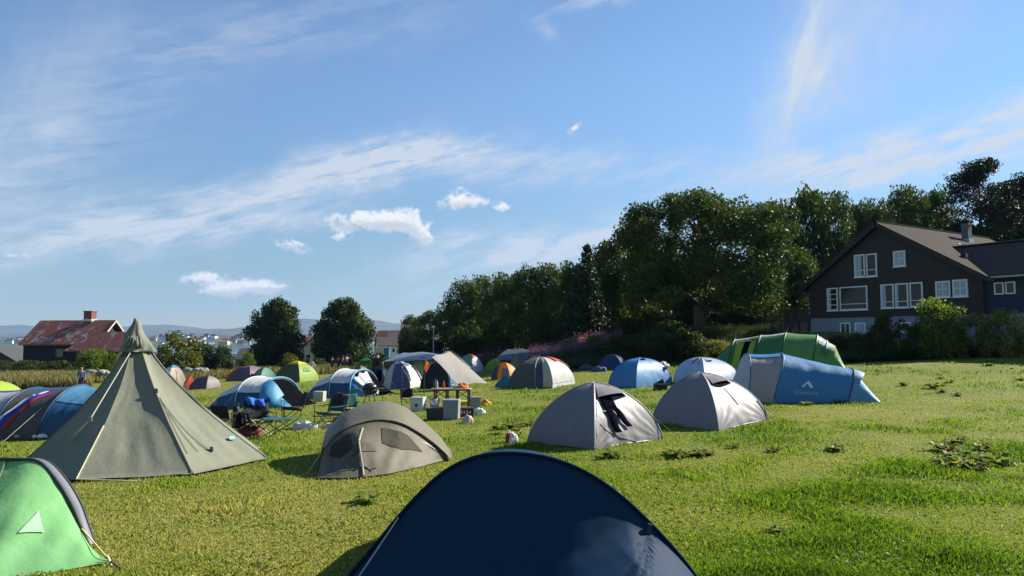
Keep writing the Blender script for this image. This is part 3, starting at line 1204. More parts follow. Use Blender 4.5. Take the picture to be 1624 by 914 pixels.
def bank_plants(name, label, n, px0, px1, Y0, Y1, hh0, hh1, mat, pink):
    x, y = scatter_px(n, px0, px1, Y0, Y1)
    z = hh(x, y)
    cl = np.array([fbm(a * .35, b_ * .35, 2.0) for a, b_ in zip(x, y)])
    H = rng.uniform(hh0, hh1, n) * (1 + .5 * cl)
    V, Fc, T = [], 0, []
    Vs, Ts = [], []
    for k in range(9):
        f = (k + .6) / 9
        a = rng.uniform(0, 6.28, n)
        s = (.20 - .12 * f) * rng.uniform(.7, 1.3, n)
        px_ = x + rng.normal(0, .05, n)
        py_ = y + rng.normal(0, .05, n)
        zz = z + H * f
        c, sn = np.cos(a) * s, np.sin(a) * s
        q = np.empty((n, 4, 3))
        q[:, 0] = np.stack([px_, py_, zz], 1)
        q[:, 1] = np.stack([px_ + c * .6 - sn * .3, py_ + sn * .6 + c * .3, zz + s * .5], 1)
        q[:, 2] = np.stack([px_ + c * 1.3, py_ + sn * 1.3, zz + s * .25], 1)
        q[:, 3] = np.stack([px_ + c * .6 + sn * .3, py_ + sn * .6 - c * .3, zz + s * .5], 1)
        Vs.append(q.reshape(-1, 3))
        t = np.clip(rng.normal(.28, .16, n), 0, .6)
        if pink:
            is_p = (f > .62) & (cl + rng.normal(0, .15, n) > -.05)
            t = np.where(is_p, rng.uniform(.7, 1, n), t)
        Ts.append(np.repeat(t, 4))
    V = np.concatenate(Vs)
    o = np_mesh(name, V, np.arange(len(V)).reshape(-1, 4), mat, None, np.concatenate(Ts))
    tag(o, label, 'wild plants', kind='stuff')


bank_plants('fireweed', 'pink flowering fireweed on the bank below the wood', 3600, 838, 985, 54, 66, .7, 1.5, FIRE, True)
bank_plants('fireweed', 'distant pink fireweed right of the lamp post', 2600, 640, 870, 72, 84, .6, 1.3, FIRE, True)
bank_plants('bank_weeds', 'rank green weeds on the shaded bank under the oak', 5200, 880, 1230, 48, 62, .3, .9, DARKSHRUB, False)
bank_plants('wood_floor', 'ferns and low growth on the floor of the wood', 5000, 640, 1300, 64, 84, .3, .9, DARKSHRUB, False)
bank_plants('house_weeds', 'rough growth at the foot of the house and its shrubs', 2600, 1290, 1640, 42.5, 47, .25, .7, DARKSHRUB, False)

# ================================================================== THE DARK GABLED HOUSE
WOODWALL = paint('dark_stained_boards', (0.036, 0.033, 0.030), 0.85, var=.25, scale=3, bump=.2)
BLUEWALL = paint('blue_stained_boards', (0.018, 0.034, 0.060), 0.85, var=.2, scale=3)
PLINTH = paint('painted_plinth', (0.20, 0.23, 0.29), 0.85, var=.25, scale=1.5)
WHITE = paint('white_window_paint', (0.66, 0.68, 0.70), 0.5, var=.03)
DARKTRIM = paint('dark_trim', (0.03, 0.027, 0.025), 0.8)
FLASH = paint('zinc', (0.42, 0.43, 0.45), 0.45, metal=.5)


def tiles(name, col, rows=3.2, cols=3.5, var=.35):
    m, nt, b, o = node_mat(name)
    tc = N(nt, 'ShaderNodeTexCoord')
    br = N(nt, 'ShaderNodeTexNoise', Scale=1.4, Detail=7.0, Roughness=.7)
    nt.links.new(tc.outputs['Object'], br.inputs['Vector'])
    w1 = N(nt, 'ShaderNodeTexWave', Scale=cols, Distortion=.6, _bands_direction='X')
    w2 = N(nt, 'ShaderNodeTexWave', Scale=rows, Distortion=.4, _bands_direction='Z', _wave_profile='SAW')
    for w in (w1, w2):
        nt.links.new(tc.outputs['Object'], w.inputs['Vector'])
    mx = N(nt, 'ShaderNodeMix', _data_type='RGBA')
    mx.inputs[6].default_value = (*[c * (1 - var) for c in col], 1)
    mx.inputs[7].default_value = (*[c * (1 + var) for c in col], 1)
    nt.links.new(br.outputs[0], mx.inputs[0])
    nt.links.new(mx.outputs[2], b.inputs['Base Color'])
    ad = N(nt, 'ShaderNodeMath', _operation='ADD')
    nt.links.new(w1.outputs['Fac'], ad.inputs[0])
    nt.links.new(w2.outputs['Fac'], ad.inputs[1])
    bp = N(nt, 'ShaderNodeBump', Strength=.9, Distance=.05)
    nt.links.new(ad.outputs[0], bp.inputs['Height'])
    nt.links.new(bp.outputs[0], b.inputs['Normal'])
    b.inputs['Roughness'].default_value = .9
    b.inputs['Specular IOR Level'].default_value = .1
    return m


ROOFT = tiles('brown_roof_tiles', (0.036, 0.027, 0.024))
m, nt, b, o = node_mat('window_glass')
b.inputs['Base Color'].default_value = (0.015, 0.02, 0.02, 1)
b.inputs['Roughness'].default_value = .06
b.inputs['Specular IOR Level'].default_value = .3
GLASS = m
CURTAIN = paint('pale_curtain', (0.36, 0.40, 0.46), .9, var=.2, scale=8)

# frame of the gable wall: u along the wall left to right, w back into the house
HL = Vector((21.75, 55.5, 0))
HU = Vector((0.545, -0.838, 0)).normalized()
HW = Vector((0.838, 0.545, 0)).normalized()
HB = 1.9                                   # world z of the house base
HN = -HW
house = thing('gabled_house', 'dark stained gabled house with white windows and a lower tiled wing', 'house', (HL.x, HL.y, HB), math.atan2(HU.y, HU.x))
LEN = 14.5
WID = 11.9


def hp(px, py):
    """photo pixel -> (u, z) on the gable wall plane, z above house base"""
    p = on_plane(px, py, HL, HN)
    return (p - HL).dot(HU), p.z - HB


uL, _ = hp(1283, 470)
uR, _ = hp(1559, 470)
uA, zA = hp(1394, 357)
_, zEL = hp(1284, 455)
_, zER = hp(1561, 436)
_, zP = hp(1370, 503)
zE = (zEL + zER) / 2
zPL = zP
# walls (gable pentagon extruded back), plinth below standing 4 cm proud
MB().prism([(uL, 0, zPL), (uR, 0, zPL), (uR, 0, zER - .05), (uA, 0, zA - .1), (uL, 0, zEL - .05)], (0, LEN, 0)).build('wall', WOODWALL, house)
MB().prism([(uL + .06, .06, -1.2), (uR - .06, .06, -1.2), (uR - .06, .06, zPL), (uL + .06, .06, zPL)], (0, LEN - .12, 0)).build('plinth', PLINTH, house)
# board lines: thin battens on the gable wall
mb = MB()
zz = zPL + .22
while zz < zA - .5:
    a = uL if zz < zEL else uL + (uA - uL) * (zz - zEL) / (zA - zEL)
    c = uR if zz < zER else uR - (uR - uA) * (zz - zER) / (zA - zER)
    mb.box(((a + c) / 2, -.008, zz), (c - a - .05, .016, .02))
    zz += .22
mb.build('cladding', WOODWALL, house)
# roof: two slabs with eaves, thickness and a verge board
roof_mb = MB()
ov, back, th = .45, LEN + .3, .16


def slab(mb, a, c, y0, y1, th):
    """roof slab between (u,z) points a (eave) and c (ridge) from y0 to y1"""
    du, dz = c[0] - a[0], c[1] - a[1]
    L = math.hypot(du, dz)
    nu, nz = -dz / L * (1 if du > 0 else -1), abs(du) / L
    b4 = [(a[0], y0, a[1]), (c[0], y0, c[1]), (c[0], y1, c[1]), (a[0], y1, a[1])]
    t4 = [(p[0] + nu * th, p[1], p[2] + nz * th) for p in b4]
    mb.hexa(b4, t4)


def ext(a, c, l):
    du, dz = a[0] - c[0], a[1] - c[1]
    L = math.hypot(du, dz)
    return (a[0] + du / L * l, a[1] + dz / L * l)


slab(roof_mb, ext((uL, zEL), (uA, zA), .6), (uA, zA), -ov, back, th)
slab(roof_mb, ext((uR, zER), (uA, zA), .55), (uA, zA), -ov, back, th)
roof = roof_mb.build('roof', ROOFT, house)
mb = MB()
mb.tube([(uA, -ov, zA + .16), (uA, back, zA + .16)], .11, 8)
mb.build('ridge_tiles', ROOFT, roof)
mb = MB()
for a, c in (((uL, zEL), (uA, zA)), ((uR, zER), (uA, zA))):
    e = ext(a, c, .6)
    slab(mb, (e[0], e[1] - .16), (c[0], c[1] - .16), -ov - .04, -ov - .003, .30)
mb.build('verge_board', DARKTRIM, roof)
# chimney with zinc flashing foot, skylights
cpos = 9.0
cu = uA + 1.25
cz = zA - 1.25 * (zA - zER) / (uR - uA)
ch = MB().box((cu, cpos, cz + .45), (.46, .55, 1.8)).box((cu, cpos, cz + 1.38), (.54, .63, .10)).build('chimney', paint('rendered_chimney', (.12, .115, .115), .9, var=.3, bump=.4), roof)
MB().box((cu + .04, cpos - .01, cz + .10), (.56, .66, .4)).build('flashing', FLASH, ch)
for (sy, ul, w_) in ((6.2, 2.6, .6), (8.6, 2.75, .5)):
    zz = zA - ul * (zA - zER) / (uR - uA) + .2
    sl_ = math.atan2(zA - zER, uR - uA)
    MB().box((uA + ul, sy, zz), (1.0, w_, .08), ry=sl_).build('skylight', WHITE, roof)
    MB().box((uA + ul + .02, sy, zz + .035), (.8, w_ - .16, .06), ry=sl_).build('skylight_pane', GLASS, roof)
# vent cap on the right slope
ul = uR - uA - 1.9
MB().box((uA + ul, 1.9, zA - ul * (zA - zER) / (uR - uA) + .3), (.3, .34, .3)).build('roof_vent', DARKTRIM, roof)
MB().tube([(uR + .52, -ov, zER - .32), (uR + .52, .2, zER - .32)], .055, 6).build('gutter', FLASH, house)


def window(px0, py0, px1, py1, bars_v=(), bars_h=(), glass=None, curtain=0.0, plane='gable'):
    """a window from the photo corners: casing, pane set back, glazing bars"""
    u0, z1_ = hp(px0, py0)
    u1, z0_ = hp(px1, py1)
    _, za = hp(px0, py1)
    z0_ = (z0_ + za) / 2
    _, zb = hp(px1, py0)
    z1_ = (z1_ + zb) / 2
    f = .085
    W, Hh = u1 - u0, z1_ - z0_
    uc, zc = (u0 + u1) / 2, (z0_ + z1_) / 2
    mb = MB()
    y, d = -.035, .10
    mb.box((u0 + f / 2, y, zc), (f, d, Hh))
    mb.box((u1 - f / 2, y, zc), (f, d, Hh))
    mb.box((uc, y, z1_ - f / 2), (W - 2 * f - .002, d - .01, f))
    mb.box((uc, y, z0_ + f / 2), (W - 2 * f - .002, d - .01, f))
    for t in bars_v:
        mb.box((u0 + W * t, y, zc), (.045, d - .03, Hh - 2 * f))
    for t in bars_h:
        mb.box((uc, y + .004, z0_ + Hh * t), (W - 2 * f, d - .034, .045))
    w = mb.build('window', WHITE, house)
    MB().box((uc, -.022, zc), (W - 2 * f, .03, Hh - 2 * f)).build('pane', GLASS, w)
    if curtain:
        MB().box((u0 + f + (W - 2 * f) * curtain / 2, -.026, zc), ((W - 2 * f) * curtain, .03, Hh - 2 * f)).build('curtain', CURTAIN, w)
    MB().box((uc, -.06, z0_ - .03), (W + .1, .14, .05)).build('sill', WHITE, w)


window(1355, 404, 1373, 440, bars_h=(.3,), curtain=.72)
window(1374, 402.5, 1392, 439, bars_h=(.3,))
window(1417, 398, 1437, 423, bars_v=(.5,), bars_h=(.5,), curtain=.99)
window(1312, 457, 1330, 493, bars_h=(.25, .5, .72), curtain=.3)
window(1332, 454.5, 1377, 492, bars_h=(.26,))
window(1397, 451, 1419, 489, bars_h=(.26,), curtain=.35)
window(1420, 449.5, 1442, 488.5, bars_h=(.26,), curtain=.16)
window(1443, 448, 1465, 487, bars_h=(.26,))
window(1484, 446, 1508, 472, bars_v=(.5,), bars_h=(.5,), curtain=.9)
window(1511, 443.5, 1536, 471, bars_v=(.5,), bars_h=(.5,), curtain=.99)
window(1333, 512, 1350, 534, bars_v=(.5,))
window(1356, 512, 1374, 533, curtain=.9)
window(1428, 511, 1446, 527)
# wing to the right: eaves towards the camera
W0, W1 = uR + .02, uR + 11.0
wf, wd = .35, 6.8
zr = zER + 2.05
MB().prism([(uR - .1, wf, zPL), (W1, wf, zPL), (W1, wf, zER - .12), (uR - .1, wf, zER - .12)], (0, wd, 0)).build('wing_wall', BLUEWALL, house)
MB().prism([(uR - .05, wf + .05, -1.2), (W1 - .05, wf + .05, -1.2), (W1 - .05, wf + .05, zPL), (uR - .05, wf + .05, zPL)], (0, wd - .1, 0)).build('wing_plinth', PLINTH, house)
mb = MB()
ru0 = uA + 2.6


def wing_slab(y_e, z_e, y_r, z_r):
    b4 = [(uR + .35, y_e, z_e), (W1 + .3, y_e, z_e), (W1 + .3, y_r, z_r), (ru0, y_r, z_r)]
    return b4, [(p[0], p[1], p[2] + .17) for p in b4]


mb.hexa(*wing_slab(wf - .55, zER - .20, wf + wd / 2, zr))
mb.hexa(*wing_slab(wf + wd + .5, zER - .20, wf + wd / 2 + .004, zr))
wr = mb.build('wing_roof', tiles('lightened_wing_tiles', (.085, .066, .060)), house)  # tiles lighter than the main roof: daylight missing here is put into the colour
MB().tube([(ru0, wf + wd / 2, zr + .2), (W1 + .3, wf + wd / 2, zr + .2)], .11, 8).build('ridge_tiles', ROOFT, wr)
MB().tube([(uR + .45, wf - .58, zER - .2), (W1 + .3, wf - .58, zER - .2)], .06, 6).build('gutter', FLASH, house)
mb = MB()
for k in range(2):
    uc = W0 + .75 + k * .62
    zc = zER - .85
    mb2 = MB()
    for dx in (-.23, .23):
        mb2.box((uc + dx, wf - .04, zc), (.07, .1, .72))
    for dz in (-.325, .325):
        mb2.box((uc, wf - .04, zc + dz), (.39, .09, .07))
    w = mb2.build('window', WHITE, house)
    MB().box((uc, wf - .02, zc), (.39, .03, .58)).build('pane', GLASS, w)
# terrace to the left of the house
ter = thing('terrace', 'raised timber terrace with dark board railing left of the gabled house', 'terrace', (HL.x, HL.y, HB), math.atan2(HU.y, HU.x))
TIMB = paint('weathered_timber', (0.06, 0.048, 0.042), .9, var=.3, bump=.4)
tz = hp(1275, 507)[1]
t1 = uL - .05
t0 = t1 - 3.4
MB().box(((t0 + t1) / 2, 1.6, tz), (t1 - t0, 3.2, .14)).build('deck', TIMB, ter)
mb = MB()
for k in range(4):
    mb.box(((t0 + t1) / 2, -.03, tz + .22 + k * .17), (t1 - t0, .03, .13))
mb.build('railing', TIMB, ter)
for k in range(5):
    MB().box((t0 + .1 + k * (t1 - t0 - .2) / 4, .06, tz / 2 + .1), (.1, .1, tz + 1.5)).build('post', TIMB, ter)
mb = MB()
for k in range(15):
    mb.box((t0 + .2 + k * (t1 - t0 - .3) / 14, .14, tz / 2 - .3), (.12, .025, tz + .4))
mb.build('screen', paint('grey_boards', (.13, .12, .12), .9, var=.4), ter)

# ================================================================== RED ROOFED HOUSE, SHED AND OTHER FAR BUILDINGS
def red_roof_mat():
    m, nt, b, o = node_mat('worn_red_tiles')
    tc = N(nt, 'ShaderNodeTexCoord')
    n1 = N(nt, 'ShaderNodeTexNoise', Scale=1.1, Detail=8.0, Roughness=.75)
    n2 = N(nt, 'ShaderNodeTexNoise', Scale=.55, Detail=6.0, Roughness=.8, Distortion=.8)
    for n in (n1, n2):
        nt.links.new(tc.outputs['Object'], n.inputs['Vector'])
    r1 = N(nt, 'ShaderNodeValToRGB')
    e = r1.color_ramp.elements
    e[0].position, e[0].color = .3, (.19, .046, .030, 1)
    e[1].position, e[1].color = .7, (.33, .095, .060, 1)
    nt.links.new(n1.outputs[0], r1.inputs[0])
    r2_ = N(nt, 'ShaderNodeValToRGB')
    e = r2_.color_ramp.elements
    e[0].position, e[0].color = .535, (0, 0, 0, 1)
    e[1].position, e[1].color = .60, (1, 1, 1, 1)
    nt.links.new(n2.outputs[0], r2_.inputs[0])
    mx = N(nt, 'ShaderNodeMix', _data_type='RGBA')
    nt.links.new(r2_.outputs[0], mx.inputs[0])
    nt.links.new(r1.outputs[0], mx.inputs[6])
    mx.inputs[7].default_value = (.44, .36, .34, 1)
    nt.links.new(mx.outputs[2], b.inputs['Base Color'])
    w = N(nt, 'ShaderNodeTexWave', Scale=2.6, Distortion=.5, _bands_direction='X')
    nt.links.new(tc.outputs['Object'], w.inputs['Vector'])
    bp = N(nt, 'ShaderNodeBump', Strength=.7, Distance=.05)
    nt.links.new(w.outputs['Fac'], bp.inputs['Height'])
    nt.links.new(bp.outputs[0], b.inputs['Normal'])
    b.inputs['Roughness'].default_value = .85
    return m


REDROOF = red_roof_mat()
BLACKWALL = paint('tarred_boards', (.012, .013, .016), .85, var=.3, scale=4)
RY = 100.0
rb = at(36, 574, RY)
rha = R(-9)
rh = thing('red_roofed_house', 'black walled house under a worn red tile roof, far left', 'house', (rb.x, RY, h(rb.x, RY) - .2), rha)
base_z = h(rb.x, RY) - .2
U = Vector((math.cos(rha), math.sin(rha), 0))
Vv = Vector((-math.sin(rha), math.cos(rha), 0))
O = Vector((rb.x, RY, 0))


def rp(px, py):
    p = on_plane(px, py, O, Vv)
    return (p - O).dot(U), p.z - base_z


ze = rp(75, 543)[1]
L_main = rp(152, 540)[0]
u_ext0, ze2 = rp(113, 553)
L_ext = rp(196, 553)[0]
dep = 6.2
# ridge height so that its line falls where the photo has it
pr = on_plane(120, 510, O + Vv * (dep / 2), Vv)
zr_ = pr.z - base_z
MB().prism([(0, 0, -1.5), (0, dep, -1.5), (0, dep, ze), (0, dep / 2, zr_ - .1), (0, 0, ze)], (L_main, 0, 0)).build('wall', BLACKWALL, rh)
mb = MB()
for s_ in (0, 1):
    y0 = -.45 if s_ == 0 else dep + .45
    sl2 = (zr_ - ze) / (dep / 2)
    b4 = [(-.35, y0, ze - .45 * sl2), (L_main + .5, y0, ze - .45 * sl2), (L_main + .5, dep / 2, zr_), (-.35, dep / 2, zr_)]
    if s_:
        b4 = [(-.35, dep / 2 + .004, zr_), (L_main + .5, dep / 2 + .004, zr_), (L_main + .5, y0, ze - .45 * sl2), (-.35, y0, ze - .45 * sl2)]
    mb.hexa(b4, [(p[0], p[1], p[2] + .16) for p in b4])
rr_ = mb.build('roof', REDROOF, rh)
mb = MB()
for s_ in (0, 1):
    ya, yb_ = (-.45, dep / 2) if s_ == 0 else (dep + .45, dep / 2)
    mb.hexa([(L_main + .503, ya, ze - .45 * sl2 - .1), (L_main + .56, ya, ze - .45 * sl2 - .1), (L_main + .56, yb_, zr_ - .1), (L_main + .503, yb_, zr_ - .1)],
            [(L_main + .503, ya, ze - .45 * sl2 + .2), (L_main + .56, ya, ze - .45 * sl2 + .2), (L_main + .56, yb_, zr_ + .2), (L_main + .503, yb_, zr_ + .2)])
mb.build('bargeboard', paint('pale_bargeboard', (.4, .36, .33), .8), rr_)
uc = rp(125, 508)[0] - .8
BR = paint('chimney_brick', (.17, .07, .05), .9, var=.3, scale=6, bump=.5)
cm = MB().box((uc, dep / 2, zr_ + .45), (1.15, 1.0, 1.7)).box((uc, dep / 2, zr_ + 1.32), (1.28, 1.12, .14)).build('chimney', BR, rr_)
MB().box((uc, dep / 2, zr_ + .16), (1.3, 1.14, .3)).build('flashing', FLASH, cm)
# lower wing in front of the right half, its roof a continuation of the main slope
sl2 = (zr_ - ze) / (dep / 2)
dy = (ze - ze2) / sl2
y_e = -.45 - dy
top_y = dep / 2 * .42
MB().prism([(u_ext0 + .5, y_e + .5, -1.5), (L_ext, y_e + .5, -1.5), (L_ext, y_e + .5, ze2 - .02), (u_ext0 + .5, y_e + .5, ze2 - .02)], (0, dep * .8, 0)).build('wing_wall', BLACKWALL, rh)
b4 = [(u_ext0, y_e, ze + y_e * sl2 + .012), (L_ext + .4, y_e, ze + y_e * sl2 + .012), (L_ext + .4, top_y, ze + top_y * sl2 + .012), (u_ext0 + 3.2, top_y, ze + top_y * sl2 + .012)]
MB().hexa(b4, [(p[0], p[1], p[2] + .2) for p in b4]).build('wing_roof', REDROOF, rh)
for (px, py, w_, hh_) in ((95, 560, .95, 1.0), (134, 565, .8, 1.1)):
    u, z = rp(px, py)
    yy = 0 if px < 110 else y_e + .5
    fr = MB()
    for dx in (-w_ / 2, w_ / 2):
        fr.box((u + dx, yy - .05, z), (.12, .1, hh_))
    for dz in (-hh_ / 2, hh_ / 2):
        fr.box((u, yy - .05, z + dz), (w_ - .12, .09, .12))
    w = fr.build('window', paint('green_window_paint', (.10, .13, .06), .7), rh)
    MB().box((u, yy - .03, z), (w_ - .12, .05, hh_ - .12)).build('pane', paint('dull_pane', (.11, .15, .07), .3), w)

sp_ = at(-10, 572, 105)
shed = thing('grey_gabled_shed', 'dark grey gabled shed cut off by the left edge', 'shed', (sp_.x, 105, h(sp_.x, 105) - .3), R(8))
SW = paint('shed_grey', (.055, .058, .062), .85, var=.2)
MB().prism([(-3.6, 0, -1), (3.2, 0, -1), (3.2, 0, 2.0), (-.2, 0, 4.1), (-3.6, 0, 2.0)], (0, 8, 0)).build('wall', SW, shed)
mb = MB()
slab(mb, (3.75, 1.65), (-.2, 4.1), -.4, 8.3, .15)
slab(mb, (-4.15, 1.65), (-.2, 4.1), -.4, 8.3, .15)
mb.build('roof', paint('shed_roof', (.045, .046, .05), .8, var=.25), shed)


def cottage(name, label, px, base, Y, W, D, zw, zr2, wall, roofm, rz, ridge_x=True, win=True):
    p = at(px, base, Y)
    t = thing(name, label, 'house', (p.x, Y, p.z - .3), rz)
    mb = MB()
    if ridge_x:
        mb.prism([(-W / 2, -D / 2, -2), (-W / 2, D / 2, -2), (-W / 2, D / 2, zw), (-W / 2, 0, zr2), (-W / 2, -D / 2, zw)], (W, 0, 0))
    else:
        mb.prism([(-W / 2, -D / 2, -2), (W / 2, -D / 2, -2), (W / 2, -D / 2, zw), (0, -D / 2, zr2), (-W / 2, -D / 2, zw)], (0, D, 0))
    mb.build('wall', wall, t)
    mb = MB()
    if ridge_x:
        for s_ in (-1, 1):
            b4 = [(-W / 2 - .3, s_ * (D / 2 + .4), zw - .3), (W / 2 + .3, s_ * (D / 2 + .4), zw - .3), (W / 2 + .3, s_ * .003, zr2 + .05), (-W / 2 - .3, s_ * .003, zr2 + .05)]
            mb.hexa(b4, [(q[0], q[1], q[2] + .15) for q in b4])
    else:
        slab(mb, (-W / 2 - .4, zw - .3), (0, zr2 + .03), -D / 2 - .3, D / 2 + .3, .15)
        slab(mb, (W / 2 + .4, zw - .3), (0, zr2 + .03), -D / 2 - .3, D / 2 + .3, .15)
    mb.build('roof', roofm, t)
    if win:
        for k in (-1, 1):
            w = MB().box((k * W * .24, -D / 2 - .03, zw * .5), (W * .16, .06, zw * .42)).build('window', WHITE, t)
            MB().box((k * W * .24, -D / 2 - .05, zw * .5), (W * .12, .06, zw * .34)).build('pane', GLASS, w)
    return t


CW = paint('cream_cottage_wall', (.46, .44, .41), .85, var=.06)
cottage('cottage', 'pale cottage with dark gable roof between the two maples', 505, 573, 128, 5.5, 6, 2.2, 4.6, CW, roof_cols[0], .15, False)
cottage('cottage', 'low cottage with red tiled roof just behind the right maple', 522, 572, 136, 7, 5, 2.2, 4.4, CW, roof_cols[1], .1)
cottage('cottage', 'dark roofed boathouse left of the left maple by the water', 408, 574, 140, 6, 5, 1.0, 2.6, paint('boathouse_wall', (.12, .11, .10), .9), paint('boathouse_roof', (.13, .12, .115), .85), -.2, win=False)
cottage('cottage', 'white house with grey roof right of the right maple above the blue shed', 614, 562, 190, 5, 5, 2.6, 4.4, paint('far_white', (.6, .6, .6), .8), roof_cols[0], .3)
cottage('cottage', 'ochre house on the shore slope right of the right maple', 628, 556, 210, 10, 7, 3.0, 5.6, wall_cols[1], roof_cols[1], -.2)
cottage('cottage', 'red house on the shore slope beside the wood end', 640, 558, 200, 8, 7, 3.0, 5.4, wall_cols[2], roof_cols[0], .2)
bp_ = at(607, 566, 118)
bs = thing('site_cabin', 'pale blue and white flat cabin right of the right maple', 'cabin', (bp_.x, 118, bp_.z), .1)
bs.scale = (.62, .62, .62)
MB().box((-.9, 0, .9), (2.4, 2, 2.2)).build('white_section', paint('cabin_white', (.55, .62, .66), .6), bs)
MB().box((.95, 0, .95), (1.3, 2.04, 2.3)).build('blue_section', paint('cabin_blue', (.05, .15, .42), .6), bs)
MB().box((0, 0, 2.2), (3.8, 2.3, .16)).build('roof', paint('cabin_roof', (.3, .33, .36), .6), bs)

# lamp post
lp = gp(688, 578)
lx = (688 - 812) / FPX * 78
lamp = thing('lamp_post', 'grey lamp post standing alone before the wood', 'lamp post', (lx, 78, h(lx, 78)))
GALV = paint('galvanised_steel', (.36, .38, .40), .5, metal=.6)
lz = at(688, 521, 78).z - h(lx, 78)
MB().tube([(0, 0, 0), (0, 0, 1.0)], .085, 8).build('base', GALV, lamp)
MB().tube([(0, 0, 1.0), (0, 0, lz)], [.065, .05], 8).build('pole', GALV, lamp)
MB().lathe([(.05, 0), (.17, .05), (.19, .16), (.10, .27), (.03, .3)], (0, 0, lz), 10).build('lamp_head', paint('lamp_glass', (.55, .56, .56), .3), lamp)

# ---- dry stone walling behind the tipi and the beige tent
STONE = paint('field_stone', (.26, .24, .22), .9, var=.35, scale=5, bump=.6, bscale=9)


def stone_wall(label, px0, px1, Y, n, hmax):
    x0, x1 = (px0 - 812) / FPX * Y, (px1 - 812) / FPX * Y
    t = thing('stone_wall', label, 'wall', ((x0 + x1) / 2, Y, h((x0 + x1) / 2, Y)))
    g = random.Random(int(px0))
    bm = bmesh.new()
    for k in range(n):
        s = g.uniform(.18, .42)
        r_ = bmesh.ops.create_icosphere(bm, subdivisions=2, radius=s)
        c = Vector((g.uniform(x0, x1) - (x0 + x1) / 2, g.uniform(-.4, .4), g.uniform(0, hmax)))
        sx, sy, sz = g.uniform(.8, 1.5), g.uniform(.7, 1.2), g.uniform(.6, .95)
        for v in r_['verts']:
            d = 1 + .22 * mnoise.noise(v.co * 3 + Vector((k, k, 0)))
            v.co = Vector((v.co.x * sx * d, v.co.y * sy * d, v.co.z * sz * d)) + c
    me = bpy.data.meshes.new('stones')
    bm.to_mesh(me)
    bm.free()
    me.materials.append(STONE)
    o = bpy.data.objects.new('stones', me)
    COL.objects.link(o)
    o.parent = t


stone_wall('tumbled dry stone wall left of the tipi beside the blue jacketed person', 146, 178, 76, 26, .9)
stone_wall('tumbled dry stone wall behind the beige and blue tent', 284, 326, 80, 30, .8)

# ================================================================== TENTS: builders
POLE = paint('pole_sleeve', (.025, .026, .03), .6)
CORD = paint('guy_cord', (.42, .40, .33), .8)
PEG = paint('peg_steel', (.3, .3, .3), .4, metal=.7)
INNER = paint('dark_inside', (.005, .005, .007), .95, spec=0.0)  # near-black, paints in the unlit inside of doorways and vents


def wr(p, amp, f=2.2, seed=0.0):
    return amp * mnoise.fractal(Vector((p[0] * f + seed, p[1] * f, p[2] * f * .45)), .9, 2.0, 3)


